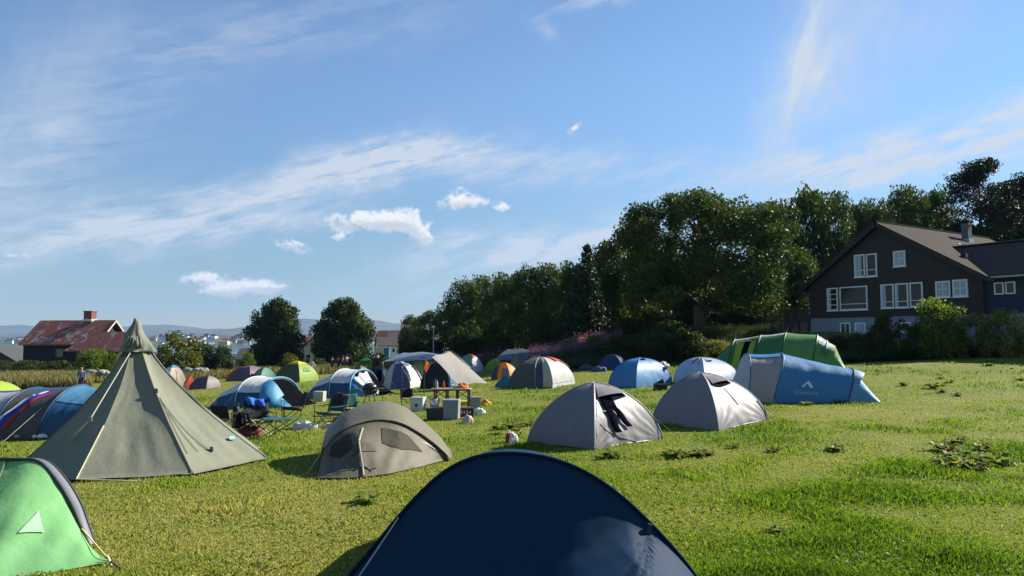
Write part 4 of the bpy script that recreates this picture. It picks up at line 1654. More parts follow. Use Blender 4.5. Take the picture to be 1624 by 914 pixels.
class Dome:
    """tent over poles that run from ground corners to one apex; cloth panels stretched between neighbouring poles"""

    def __init__(s, name, label, corners, apex, rp_=1.0, zp=1.0, sag=.08, group=None, cat='tent', amp=.018, seed=0):
        c = sum((Vector(q) for q in corners), Vector()) / len(corners)
        s.root = thing(name, label, cat, c, 0, group)
        s.c = [Vector(q) - c for q in corners]
        s.a = Vector(apex) - c
        s.rp, s.zp, s.sag, s.amp, s.seed = rp_, zp, sag, amp, seed
        s.n = len(corners)

    def pole(s, k, t):
        c = s.c[k % s.n]
        r = math.cos(t * math.pi / 2) ** s.rp if t < 1 else 0
        zz = math.sin(t * math.pi / 2) ** s.zp
        return Vector((s.a.x + (c.x - s.a.x) * r, s.a.y + (c.y - s.a.y) * r, c.z + (s.a.z - c.z) * zz))

    def pt(s, k, u, t, lift=0.0):
        p = s.pole(k, t).lerp(s.pole(k + 1, t), u)
        b = 4 * u * (1 - u)
        q = Vector((p.x - s.a.x, p.y - s.a.y, 0))
        p = p - q * (s.sag * b * (.25 + .75 * math.sin(math.pi * min(1, t * .9 + .1))))
        n = q.normalized() if q.length > 1e-4 else Vector((0, 0, 1))
        fold = s.amp * .7 * math.sin((u * 9 + t * 3) * 3.1 + s.seed + 4 * k) * (1 - t) ** 2 * b
        # tension creases fanning out of both ground corners and down from the top
        fan = 0.0
        for uu, sg in ((u, 1.0), (1 - u, 1.7)):
            rr_ = math.hypot(uu, t * 1.1)
            an = math.atan2(t * 1.1, uu + 1e-6)
            fan += math.sin(an * (13 + 3 * sg) + s.seed * sg + k * 2.1) * math.exp(-rr_ / .33) * min(1, rr_ * 7) * math.sin(an * 2 * .95)
        fan += .6 * math.sin(u * 23 + s.seed + 2 * mnoise.noise(Vector((u * 3, t * 2, s.seed)))) * max(0, t - .45) * b
        # one or two slack folds running across the panel
        sl_ = math.sin((t * 1.3 + u * .9 + .35 * mnoise.noise(Vector((u * 2, t * 2, s.seed + k)))) * 15) * b * math.exp(-((t - .22) / .2) ** 2)
        p = p + n * (wr(p, s.amp, 2.4, s.seed + k) * min(1, b * 2) + fold + lift + s.amp * (1.1 * fan + .45 * sl_))
        if lift:
            p.z += lift * .5
        if t < .02:
            p.z += .02 * b
        return p

    def panel(s, k, mat, name='fly_panel', u0=0, u1=1, t0=0, t1=1, lift=0.0, parent=None, label=None, nu=18, nt=18):
        mb = MB().grid(lambda i, j: s.pt(k, u0 + (u1 - u0) * i, t0 + (t1 - t0) * j, lift), nu, nt)
        o = mb.build(name, mat, parent or s.root, smooth_=True)
        if label:
            o['label'] = label
        return o

    def poles(s, mat=None, r=.013, which=None, name='pole'):
        for k in (which if which is not None else range(s.n)):
            MB().tube([s.pole(k, i / 16) + Vector((0, 0, .006)) for i in range(17)], r, 6).build(name, mat or POLE, s.root, smooth_=True)

    def vent(s, k, mat, u0=.34, u1=.66, t0=.62, t1=.80, lift=.16, dark=True):
        def f(i, j):
            u = u0 + (u1 - u0) * i
            t = t1 + (t0 - t1) * j
            return s.pt(k, u, t, .012 + lift * j ** 1.2 * math.sin(math.pi * (.08 + .84 * i)))
        o = MB().grid(f, 10, 6).build('vent_hood', mat, s.root, smooth_=True)
        if dark:
            def g(i, j):
                u = u0 + .02 + (u1 - u0 - .04) * i
                return s.pt(k, u, t0 + (t1 - t0) * j * .7, .008)
            MB().grid(g, 8, 4).build('vent_mesh', INNER, o)
        return o

    def seam(s, k, pts, mat, r=.008, name='zip', lift=.008):
        MB().tube([s.pt(k, u, t, lift) for u, t in pts], r, 5).build(name, mat, s.root)

    def cutout(s, k, mat, name='doorway', u0=.25, u1=.75, t1=.55, lift=.012, lean=0.0):
        def f(i, j):
            a = math.pi * i
            u = (u0 + u1) / 2 - (u1 - u0) / 2 * math.cos(a) * (1 if True else 0)
            tt = t1 * math.sin(a) ** .6 * j
            return s.pt(k, u + lean * j, tt, lift)
        return MB().grid(f, 14, 6).build(name, mat, s.root)

    def guy(s, k, t, out=1.0, u=None, mat=None):
        p = s.pole(k, t) if u is None else s.pt(k, u, t)
        d = Vector((p.x - s.a.x, p.y - s.a.y, 0)).normalized()
        w = s.root.location
        e = p + d * (p.z * 1.05 * out + .15)
        e.z = h(w.x + e.x, w.y + e.y) - w.z
        MB().tube([p, e], .006, 4).build('guy_line', mat or CORD, s.root)
        MB().tube([e + Vector((0, 0, .06)) - d * .02, e - Vector((0, 0, .05)) + d * .02], .008, 4).build('peg', PEG, s.root)


def px_dome(name, label, l, r, f, apex, bk=None, **kw):
    """dome from photo pixels of its left, right and front corners and its top"""
    L, Rr, Fr = gp(*l), gp(*r), gp(*f)
    Bk = L + Rr - Fr
    Bk.z = h(Bk.x, Bk.y)
    c = (L + Rr) / 2
    return Dome(name, label, [Fr, Rr, Bk, L], at(apex[0], apex[1], c.y), **kw)


def far_dome(name, label, pxl, pxr, base, top, rot=45, apx=.5, depth=1.0, Y=None, **kw):
    """a small dome far off: four corners on a turned square, front base line at the photo row 'base'"""
    pm = (pxl + pxr) / 2
    g0 = gp(pm, base)
    W = (pxr - pxl) / FPX * g0.y
    a = R(rot)
    ext_ = abs(math.cos(a)) if rot % 90 else math.cos(math.pi / 4)
    hw = W / 2 / max(abs(math.cos(a)), abs(math.sin(a)))
    cs = []
    cy = g0.y + hw * depth * max(abs(math.sin(a)), abs(math.cos(a)))
    cx = (pm - 812) / FPX * (cy if Y is None else Y)
    for k in range(4):
        b_ = a - math.pi / 2 + k * math.pi / 2
        x, y = cx + hw * math.cos(b_), cy + hw * depth * math.sin(b_)
        cs.append((x, y, h(x, y)))
    ap = at(pxl + (pxr - pxl) * apx, top, cy)
    return Dome(name, label, cs, ap, **kw)


class Tunnel:
    """tent hung on a row of hoops along local x; station = (x, half width, height, lean of the top, y shift, z base)"""

    def __init__(s, name, label, loc, rz, st, group=None, cat='tent', amp=.015, sag=.05, seed=0, pw=.85, tilt=True):
        s.root = thing(name, label, cat, loc, rz, group, tilt=tilt)
        s.st, s.amp, s.sag, s.seed, s.pw = st, amp, sag, seed, pw

    def arch(s, k, th):
        x, w, H, lean, dy, zb = (list(s.st[k]) + [0, 0, 0])[:6]
        sn = max(0.0, math.sin(th))
        return Vector((x + lean * sn, dy - w * math.copysign(abs(math.cos(th)) ** .9, math.cos(th)), zb + H * sn ** s.pw))

    def pt(s, a, b, u, th, lift=0.0):
        p = s.arch(a, th).lerp(s.arch(b, th), u)
        bump = 4 * u * (1 - u)
        n = Vector((0, -math.cos(th), max(.05, math.sin(th)))).normalized()
        p = p - n * (s.sag * bump)
        return p + n * (wr(p, s.amp, 2.0, s.seed) * min(1, 2 * bump + .15) + lift + s.amp * .5 * bump * math.sin(u * 22 + 3 * math.sin(th * 3)) * abs(math.cos(th)))

    def panel(s, a, b, mat, th0=0.0, th1=1.0, u0=0.0, u1=1.0, lift=0.0, name='fly_panel', parent=None, nu=14, nt=28, label=None):
        o = MB().grid(lambda i, j: s.pt(a, b, u0 + (u1 - u0) * i, math.pi * (th0 + (th1 - th0) * j), lift), nu, nt).build(name, mat, parent or s.root, smooth_=True)
        if label:
            o['label'] = label
        return o

    def hoop(s, k, mat=None, r=.014, n=24, name='hoop'):
        MB().tube([s.arch(k, math.pi * i / n) * 1.0 + Vector((0, 0, .008)) for i in range(n + 1)], r, 6).build(name, mat or POLE, s.root, smooth_=True)

    def face(s, k, mat, th0=0, th1=1, name='end_panel', off=0.0, r0=0.0, r1=1.0, base=None):
        """flat cloth filling the arch of a hoop"""
        x, w, H, lean, dy, zb = (list(s.st[k]) + [0, 0, 0])[:6]

        def f(i, j):
            th = math.pi * (th0 + (th1 - th0) * i)
            p = s.arch(k, th)
            q = Vector((x, dy, zb))
            r_ = r0 + (r1 - r0) * j
            v = q.lerp(p, r_)
            v.x += off + s.amp * mnoise.noise(v * 3) * (1 - r_)
            return v
        return MB().grid(f, 20, 8).build(name, mat, s.root, smooth_=True)

    def guy(s, p, e):
        p, e = Vector(p), Vector(e)
        MB().tube([p, e], .006, 4).build('guy_line', CORD, s.root)
        MB().tube([e + Vector((0, 0, .06)), e - Vector((0, 0, .05))], .008, 4).build('peg', PEG, s.root)


def logo_mesh(name, pts, plane_fn, mat, parent, n=1):
    """thin printed mark laid on the cloth: polygon in panel coordinates, subdivided"""
    bm = bmesh.new()
    vs = [bm.verts.new((p[0], p[1], 0)) for p in pts]
    bm.faces.new(vs)
    bmesh.ops.triangulate(bm, faces=bm.faces[:])
    bmesh.ops.subdivide_edges(bm, edges=bm.edges[:], cuts=4, use_grid_fill=True)
    for v in bm.verts:
        v.co = plane_fn(v.co.x, v.co.y)
    me = bpy.data.meshes.new(name)
    bm.to_mesh(me)
    bm.free()
    me.materials.append(mat)
    o = bpy.data.objects.new(name, me)
    COL.objects.link(o)
    o.parent = parent
    return o


# cloth colours
F_NAVY = fabric('navy_cloth', (.009, .031, .070), .0, .65, .05, spec=.06)
F_GREEN = fabric('mint_green_cloth', (.20, .46, .19), .28, .5, .3)
F_OLIVE = fabric('grey_green_canvas', (.175, .185, .138), .02, .75, .3)
F_PORCH = fabric('shaded_khaki_cloth', (.115, .105, .075), .12, .6, .3)  # khaki darkened to paint in the shade on the porch front
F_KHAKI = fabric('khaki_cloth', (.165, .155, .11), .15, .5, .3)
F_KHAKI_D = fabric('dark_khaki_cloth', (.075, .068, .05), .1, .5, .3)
F_GREY = fabric('silver_grey_cloth', (.165, .158, .168), .02, .5, .35)
F_BLUE = fabric('mid_blue_cloth', (.055, .20, .42), .2, .5, .3)
F_BLUE_D = fabric('deep_blue_cloth', (.022, .085, .19), .12, .5, .3)
F_LBLUE = fabric('light_blue_cloth', (.085, .26, .46), .18, .5, .3)
F_WHITE = fabric('off_white_cloth', (.62, .63, .66), .2, .55, .3)
F_PALE = fabric('pale_grey_cloth', (.42, .43, .46), .2, .55, .3)
F_DOME = fabric('pale_blue_cloth', (.34, .42, .55), .22, .5, .3)
F_GRN = fabric('leaf_green_cloth', (.10, .24, .075), .2, .5, .3)
F_LIME = fabric('lime_cloth', (.34, .52, .06), .4, .5, .3)
F_YEL = fabric('yellow_cloth', (.62, .55, .06), .35, .5, .3)
F_ORANGE = fabric('orange_cloth', (.75, .26, .03), .35, .5, .3)
F_RED = fabric('red_cloth', (.55, .07, .04), .25, .5, .3)
F_PURPLE = fabric('plum_grey_cloth', (.10, .07, .10), .1, .5, .3)
F_TEAL = fabric('teal_cloth', (.02, .20, .27), .2, .5, .3)
F_SEA = fabric('sea_green_cloth', (.16, .36, .27), .25, .5, .3)
F_BEIGE = fabric('beige_cloth', (.52, .46, .36), .25, .6, .3)
F_SLATE = fabric('slate_cloth', (.055, .065, .085), .08, .5, .3)
F_BLACK = fabric('black_cloth', (.018, .018, .022), .03, .55, .3)
F_TARP = fabric('grey_tarpaulin', (.19, .187, .18), .2, .6, .3)
F_STARP = fabric('blue_grey_tarpaulin', (.13, .155, .21), .12, .4, .3)
PRINT = paint('printed_mark', (.62, .68, .72), .5)

# ================================================================== FOREGROUND: navy tunnel end
def navy_tent():
    Y0 = 5.65
    outline = [(540, 930), (553, 914), (590, 872), (630, 822), (668, 780), (700, 750), (730, 732), (765, 721), (800, 718), (840, 720), (880, 728), (920, 743), (960, 767), (1000, 799), (1040, 839), (1075, 877), (1104, 914), (1116, 932)]
    P = [at(a, b_, Y0) for a, b_ in outline]
    zg = h(0.2, Y0)
    # carry both legs on to the ground
    P = [Vector((P[0].x - .16, Y0, zg))] + P + [Vector((P[-1].x + .10, Y0, zg))]
    cx = .05
    root = thing('tunnel_tent', 'dark navy tunnel tent in the near foreground, only its hooped end in view', 'tent', (cx, Y0, zg))
    o_ = Vector((cx, Y0, zg))
    P = [p - o_ for p in P]
    # resample the hoop evenly
    L = [0]
    for a, b_ in zip(P, P[1:]):
        L.append(L[-1] + (b_ - a).length)

    def hp_(t):
        s = t * L[-1]
        for i in range(len(P) - 1):
            if s <= L[i + 1] + 1e-9:
                return P[i].lerp(P[i + 1], (s - L[i]) / max(1e-9, L[i + 1] - L[i]))
        return P[-1]
    n = 60
    H0 = [hp_(i / n) for i in range(n + 1)]
    H = H0[:]
    for _ in range(5):
        H = [H[0]] + [(H[i - 1] + H[i] * 2 + H[i + 1]) / 4 for i in range(1, n)] + [H[-1]]

    def hs(t):
        f = t * n
        i = min(n - 1, int(f))
        return H[i].lerp(H[i + 1], f - i)
    top = max(p.z for p in H)

    def v0(x):
        # where the cloth stops hanging from the hoop and flares out to its pegs, as a depth below the ridge
        xp = [(-2.0, 1.5), (-.55, 1.3), (0.03, .84), (.36, .66), (.785, .50), (1.05, .53), (1.6, .62)]
        for (x0_, a_), (x1_, b2) in zip(xp, xp[1:]):
            if x <= x1_:
                k_ = max(0, (x - x0_) / (x1_ - x0_))
                return a_ + (b2 - a_) * k_
        return .6

    def face(u, t):
        a = hs(t)
        z = a.z * (1 - u) + .02 * u
        v = top - z
        d = v - v0(a.x)
        fl = .5 * (d + math.sqrt(d * d + .0012))
        y = -(.50 * (a.z - z) + 1.25 * fl * min(1.0, (a.z - z) * 3.0))
        p = Vector((a.x * (1 + .04 * u), a.y + y, z))
        p += Vector((0, -.8, .5)) * wr(p, .006 + .006 * u, 1.7, 3) * min(1, u * 6)
        # gathers fanning down from the toggle on the right
        tx, tz2 = 1.02, .62
        rx_, rz2 = a.x - tx, z - tz2
        ang = math.atan2(rz2, rx_)
        rr_ = math.hypot(rx_, rz2)
        g = math.exp(-((ang + 2.45) / .42) ** 2) * min(1, rr_ * 5) * math.exp(-rr_ / .45)
        p += Vector((0, -.8, .5)) * .020 * g * math.sin(ang * 34)
        return p
    MB().grid(face, 60, 170).build('end_panel', F_NAVY, root, smooth_=True)

    def body(u, t):
        p = hs(t).copy()
        k = 1 + .04 * math.sin(math.pi * u)
        sh = 1 - .25 * u
        p.x = p.x * k * (1 - .1 * u)
        p.z = p.z * sh - .05 * math.sin(math.pi * u) * (p.z / top)
        p.y = 2.3 * u
        return p
    MB().grid(body, 16, 60).build('fly_panel', F_NAVY, root, smooth_=True)
    MB().tube([p + Vector((0, -.012, .004)) for p in H], .014, 6).build('hoop', paint('navy_sleeve', (.006, .016, .038), .8, spec=.05), root, smooth_=True)
    # small toggle tab on the right of the hoop, guy cord on the left
    tb = hs(.80)
    MB().box(tb + Vector((-.05, -.05, -.01)), (.035, .02, .10), ry=.2).tube([tb + Vector((-.05, -.06, -.05)), tb + Vector((-.02, -.07, -.12)), tb + Vector((.01, -.06, -.08))], .006, 5).build('toggle', paint('navy_web', (.012, .02, .05), .6), root)
    tg = hs(.235)
    MB().tube([tg + Vector((.0, -.02, 0)), tg + Vector((-.42, -.40, -.62))], .006, 5).build('guy_line', paint('grey_cord', (.35, .37, .40), .7), root)


navy_tent()

# ================================================================== left foreground: mint green tent
def mint_tent():
    Y0 = 7.55
    st_ = gp(175, 896)
    ap = at(28, 731, Y0)
    o_ = Vector((ap.x, Y0, h(ap.x, Y0)))
    root = thing('hoop_tent', 'light green hooped tent with black edging at the left foreground edge', 'tent', o_)
    A = ap - o_
    stake = st_ - o_ + Vector((0, 0, .03))
    # hoop: rises steeply on the right, flat top, falls out of view to the left
    rt = [at(28, 731, Y0), at(62, 735, Y0), at(90, 765, Y0 - .05), at(112, 801, Y0 - .12), at(126, 833, Y0 - .22), at(142, 868, Y0 - .30)]
    hp_ = [p - o_ for p in rt]
    lf = [A + Vector((-.35, .02, -.015)), A + Vector((-.8, .05, -.16)), A + Vector((-1.2, .08, -.50)), A + Vector((-1.45, .1, -A.z + .03))]
    hp_ = lf[::-1] + hp_
    L = len(hp_)

    def hs(t):
        f = t * (L - 1)
        i = min(L - 2, int(f))
        p0, p1, p2, p3 = hp_[max(0, i - 1)], hp_[i], hp_[i + 1], hp_[min(L - 1, i + 2)]
        u = f - i
        return .5 * ((2 * p1) + (p2 - p0) * u + (2 * p0 - 5 * p1 + 4 * p2 - p3) * u * u + (3 * p1 - p0 - 3 * p2 + p3) * u ** 3)
    s1 = gp(-40, 935) - o_ + Vector((0, 0, .02))
    s2 = Vector((-1.7, -.75, .02))

    def foot(t):
        if t < .55:
            return s2.lerp(s1, t / .55)
        return s1.lerp(stake, (t - .55) / .45)

    def f(u, t):
        p = hs(t).lerp(foot(t), u)
        b_ = 4 * u * (1 - u)
        p += Vector((-.1, .8, -.3)) * .05 * b_ * math.sin(math.pi * t)
        p += Vector((.5, -.7, .5)) * (wr(p, .02, 2.2, 5) + .010 * b_ * math.sin(t * 40 + u * 4) + .012 * b_ * math.sin(t * 17))
        return p
    MB().grid(f, 30, 70).build('vestibule_panel', F_GREEN, root, smooth_=True)

    def lin(u, t):
        t2 = .42 + .58 * t
        p = hs(t2)
        return p + Vector((.04 * u * math.sin(math.pi * t), .10 * u, .02 * math.sin(math.pi * u)))
    MB().grid(lin, 6, 24).build('edge_lining', paint('silver_lining', (.13, .145, .17), .45), root, smooth_=True)
    MB().tube([hs(i / 40) + Vector((0, 0, .012)) for i in range(41)], .017, 6).build('hoop', POLE, root, smooth_=True)
    MB().tube([hs(.42 + .58 * i / 20) + Vector((.04 * math.sin(math.pi * i / 20), .10, .0)) for i in range(21)], .014, 6).build('edge_binding', POLE, root, smooth_=True)
    # back body
    def bk(u, t):
        p = hs(t)
        q = Vector((p.x * (1 - .3 * u) - 1.1 * u, p.y + .9 * u, p.z * (1 - .72 * u)))
        return q
    MB().grid(bk, 10, 40).build('fly_panel', F_GREEN, root, smooth_=True)
    MB().tube([f(i / 20, .40 + .10 * i / 20) + Vector((.01, -.012, .01)) for i in range(21)], .012, 6).build('door_zip', paint('dark_zip', (.05, .09, .06), .6), root)
    # reflective triangle print
    def inv(u, t):
        return f(u, t) + Vector((.006, -.010, .008))
    logo_mesh('printed_triangle', [(.36, .64), (.52, .70), (.60, .60)], inv, paint('reflective_print', (.27, .46, .29), .3, var=.35), root)
    MB().tube([hs(.90), stake + Vector((0, 0, 0))], .007, 5).build('guy_line', paint('yellow_cord', (.6, .55, .18), .7), root)
    MB().tube([stake + Vector((-.03, 0, .05)), stake + Vector((.05, -.02, -.08))], .010, 5).build('peg', PEG, root)
    MB().tube([stake, stake + Vector((.28, -.26, -.03))], .009, 5).build('peg_cord', POLE, root)


mint_tent()

# ================================================================== the tipi
def tipi():
    c = gp(232, 731)
    Yc = c.y
    root = thing('tipi_tent', 'tall grey green canvas tipi with a pointed cap, tallest tent in the field', 'tent', c)
    top = at(214, 506, Yc).z - c.z
    NP = 8
    a0 = R(-90 - 1)
    rad = [1.99, 2.03, 2.08, 2.0, 2.0, 2.0, 1.99, 1.98]
    ax = at(214, 506, Yc).x - c.x
    zc = top * .775       # where the cap begins

    def base(k):
        a = a0 + (k % NP) * 2 * math.pi / NP
        r = rad[k % NP]
        x, y = r * math.cos(a), r * math.sin(a)
        return Vector((x, y, h(c.x + x, c.y + y) - c.z))

    def pt(k, u, t):
        p = base(k).lerp(base(k + 1), u)
        b_ = 4 * u * (1 - u)
        rr = (1 - t) * (1 - .70 * t ** 1.2)
        q = Vector((ax * t + p.x * rr, p.y * rr, p.z * (1 - t) + top * t))
        d = Vector((p.x, p.y, .6)).normalized()
        q -= d * .045 * b_ * math.sin(math.pi * min(1, t + .1))
        fold = .012 * math.sin(u * 26 + 7 * t + k * 2) * max(0, 1 - abs(t - .14) / .22) * b_
        fold += .010 * math.sin((u - .5) * 30 - 20 * t) * max(0, 1 - abs(t - .42) / .16) * max(0, 1 - u * 2)
        q += d * (wr(q, .022, 1.6, k * 3.1) * b_ + fold)
        if t < .01:
            q.z += .035 + .03 * b_ * abs(mnoise.noise(q * 2))
        return q
    for k in range(NP):
        MB().grid(lambda i, j, k=k: pt(k, i, .88 * j), 16, 44).build('canvas_panel', F_OLIVE, root, smooth_=True)
    # seams
    for k in range(NP):
        MB().tube([pt(k, 0, .86 * i / 24) * 1.0 + Vector((0, -.004, .004)) for i in range(25)], .008, 5).build('seam', paint('canvas_seam', (.155, .165, .12), .8), root)
    # cap: a separate hood, bunched where it is tied
    F_CAP = fabric('cap_canvas', (.165, .175, .128), .04, .75, .4)

    def cap(i, j):
        a = a0 + i * 2 * math.pi
        t = j
        z = zc - .02 + (top + .03 - zc) * t
        rb = 2.0 * (1 - zc / top) * .50 + .02
        r = rb * (1 - t) ** .9 + .02
        r *= 1 + .10 * math.sin(i * 2 * math.pi * 5 + 4 * t) * (1 - t) + .07 * math.sin(i * 2 * math.pi * 9) * (1 - t)
        return Vector((ax * (z / top) + r * math.cos(a) + .02 * math.sin(9 * t), r * math.sin(a), z))
    cp = MB().grid(cap, 60, 18).build('cap', F_CAP, root, smooth_=True)
    # tie band slung round the cap and the smoke flap knot
    rb = 2.0 * (1 - zc / top) * .53
    mb = MB()
    pts = []
    for i in range(25):
        a = a0 + 2 * math.pi * i / 24
        pts.append(Vector((ax * zc / top + rb * 1.06 * math.cos(a), rb * 1.06 * math.sin(a), zc - .05 + .05 * math.cos(a))))
    mb.tube(pts, .015, 6)
    mb.build('tie_band', fabric('band_cloth', (.06, .065, .05), .0, .8, .4), cp, smooth_=True)
    mb = MB()
    for k in range(5):
        a = a0 + R(-18 + 14 * k)
        mb.tube([Vector((ax * zc / top + rb * 1.08 * math.cos(a), rb * 1.08 * math.sin(a), zc + .06)), Vector((ax * zc / top + rb * .75 * math.cos(a), rb * .75 * math.sin(a), zc + .24))], [.035, .008], 6)
    mb.build('gathered_folds', F_CAP, cp, smooth_=True)
    # guy lines: long pale cord from the cap to the left front, another down the front seam to its peg
    e1 = gp(64, 743) - c
    p1 = at(206, 560, Yc - .55) - c
    m1 = at(143, 665, Yc - 1.35) - c
    MB().tube([p1, m1, e1], .011, 5).build('guy_line', paint('pale_cord', (.42, .42, .30), .8), root)
    e1b = gp(74, 746) - c
    MB().tube([m1, e1b], .010, 5).build('guy_line', MATS['pale_cord'], root)
    MB().box(m1, (.05, .03, .07), rz=.3).build('line_runner', paint('runner', (.2, .2, .15), .6), root)
    f0 = gp(238, 763) - c
    MB().tube([pt(0, 0, .30) + Vector((0, -.03, 0)), pt(0, 0, .02) + Vector((0, -.05, 0)), f0 + Vector((0, -.05, .0))], .012, 5).build('guy_line', MATS['pale_cord'], root)
    MB().tube([f0 + Vector((0, -.05, .07)), f0 + Vector((0, -.03, -.05))], .012, 5).build('peg', PEG, root)
    # storm vents: small dark flaps on the right hand panels
    for (k, u, t) in ((1, .02, .50), (1, .42, .12)):
        q = pt(k, u, t) + Vector((.012, -.02, .01))
        MB().box(q, (.045, .02, .075), rz=.6, rx=-.5).build('vent_flap', F_BLACK, root)
    MB().box(pt(1, .86, .16) + Vector((.02, -.02, .02)), (.10, .012, .06), rz=.9, rx=-.6).build('maker_patch', paint('mint_patch', (.18, .50, .40), .6), root)
    # bug net arcs of the air valve on the right panel
    for du in (.0, .10, .2):
        MB().tube([pt(1, .06 + du * t_ * 1.6, .46 - .34 * t_) + Vector((.008, -.012, .008)) for t_ in [i / 12 for i in range(13)]], .005, 4).build('stitching', paint('dark_stitch', (.10, .10, .08), .8), root)


tipi()

# ================================================================== khaki pop tent
def khaki_tent():
    Y0 = 12.45
    arch = [(509, 742), (511, 716), (522, 700), (545, 683), (570, 673), (600, 667), (630, 671), (655, 683), (680, 700), (698, 716), (709, 730)]
    gL, gR = gp(505, 748), gp(711, 732)
    YL, YR = gL.y - .05, gR.y
    c = (gL + gR) / 2
    root = thing('hooped_tent', 'khaki hooped tent with mesh windows and domed roof, in front of the camp table', 'tent', (c.x, c.y, h(c.x, c.y)))
    o_ = root.location.copy()
    Pn = []
    for i, (a, b_) in enumerate(arch):
        t = i / (len(arch) - 1)
        Pn.append(at(a, b_, YL + (YR - YL) * t) - o_)
    Pn[0] = gL - o_
    Pn[-1] = gR - o_

    def hs(t):
        L = len(Pn)
        f = t * (L - 1)
        i = min(L - 2, int(f))
        p0, p1, p2, p3 = Pn[max(0, i - 1)], Pn[i], Pn[i + 1], Pn[min(L - 1, i + 2)]
        u = f - i
        return .5 * ((2 * p1) + (p2 - p0) * u + (2 * p0 - 5 * p1 + 4 * p2 - p3) * u * u + (3 * p1 - p0 - 3 * p2 + p3) * u ** 3)
    feet_px = [(502, 761), (540, 762), (577, 760), (615, 755), (655, 746), (711, 732)]
    FT = [gp(*p) - o_ + Vector((0, 0, .03)) for p in feet_px]

    def foot(t):
        f = t * (len(FT) - 1)
        i = min(len(FT) - 2, int(f))
        return FT[i].lerp(FT[i + 1], f - i)

    def front(u, t):
        p = hs(t).lerp(foot(t), u)
        b_ = 4 * u * (1 - u)
        # the porch cloth is pulled outwards along its centre rib
        rib = math.exp(-((t - .40) / .10) ** 2)
        p += Vector((0, -1, .35)) * (.13 * rib * math.sin(math.pi * min(1, u * 1.25)) - .04 * b_ * (1 - rib))
        p += Vector((0, -.8, .5)) * (wr(p, .018, 2.2, 8) * min(1, b_ * 2) + .007 * b_ * math.sin(t * 50 + 3 * u))
        return p
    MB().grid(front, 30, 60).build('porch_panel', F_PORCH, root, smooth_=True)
    # domed roof behind the front hoop
    back_top = at(622, 639, c.y + 1.0).z - o_.z
    k_top = back_top / hs(.45).z

    def roof(u, t):
        p = hs(t).copy()
        s = math.sin(math.pi * t) ** .8
        kz = 1 + (k_top - 1) * math.sin(min(1, u * 1.9) * math.pi / 2) if u < .53 else k_top * math.cos((u - .53) / .47 * math.pi / 2) ** .8
        w = 1 + .10 * math.sin(min(1, u * 2) * math.pi / 2) * (1 if u < .5 else 1) - (.5 * max(0, u - .5) ** 1.3)
        mid = (Pn[0] + Pn[-1]) / 2
        q = Vector((mid.x + .06 - .42 * u + (p.x - mid.x) * w, p.y + 2.2 * u, p.z * kz))
        q.z = max(q.z, .03)
        n = Vector((q.x, 0, q.z)).normalized()
        return q + n * wr(q, .014, 1.8, 2)
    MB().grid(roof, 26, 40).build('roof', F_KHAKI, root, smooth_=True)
    MB().tube([hs(i / 40) + Vector((0, -.01, .008)) for i in range(41)], .016, 6).build('hoop', paint('khaki_binding', (.05, .046, .034), .7), root, smooth_=True)
    # overhanging eave lip at the hoop
    MB().grid(lambda u, t: hs(.06 + .88 * t) + Vector((0, -.14 * u * math.sin(math.pi * t), -.01 - .10 * u * math.sin(math.pi * t))), 4, 40).build('eave', F_KHAKI, root, smooth_=True)
    # mesh windows and the small door shade
    net = fabric('khaki_net', (.05, .045, .03), .3, .7, .2)

    def patch(pts, name, mat):
        logo_mesh(name, pts, lambda u, t: front(u, t) + Vector((0, -.012, .006)), mat, root)
    patch([(.14, .20), (.13, .33), (.45, .35), (.52, .24), (.34, .16)], 'mesh_window', net)
    patch([(.14, .52), (.16, .68), (.40, .80), (.52, .66), (.44, .53)], 'mesh_window', net)
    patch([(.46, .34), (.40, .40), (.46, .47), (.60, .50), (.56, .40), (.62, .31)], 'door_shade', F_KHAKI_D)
    # centre rib stick and pull cord
    MB().tube([front(.38 + .6 * i / 10, .40) + Vector((0, -.02, .01)) for i in range(11)], .013, 6).build('centre_rib', paint('khaki_webbing', (.36, .33, .24), .7), root)
    pk = front(.38, .40) + Vector((0, -.03, .01))
    MB().tube([pk, front(.12, .42)], .016, 5).build('prop_strap', MATS['khaki_webbing'], root)
    for (u, t) in ((.82, .30), (.86, .44)):
        p = front(u, t) + Vector((0, -.02, .01))
        MB().tube([p + Vector((-.10, 0, .05)), p + Vector((.02, -.01, -.03)), p + Vector((.11, 0, .0))], .010, 5).build('tie_cord', POLE, root)
    e = gp(486, 754) - o_
    MB().tube([hs(.10), e], .006, 4).build('guy_line', CORD, root)
    MB().tube([e + Vector((0, 0, .06)), e - Vector((0, 0, .05))], .008, 4).build('peg', PEG, root)


khaki_tent()

# ================================================================== two silver grey domes
g1 = px_dome('dome_tent', 'silver grey dome tent with dark trousers hung on its bright side', (836, 704), (1051, 697), (943, 714), (942, 607), rp_=1.24, zp=1.24, sag=.05, amp=.016, seed=1)
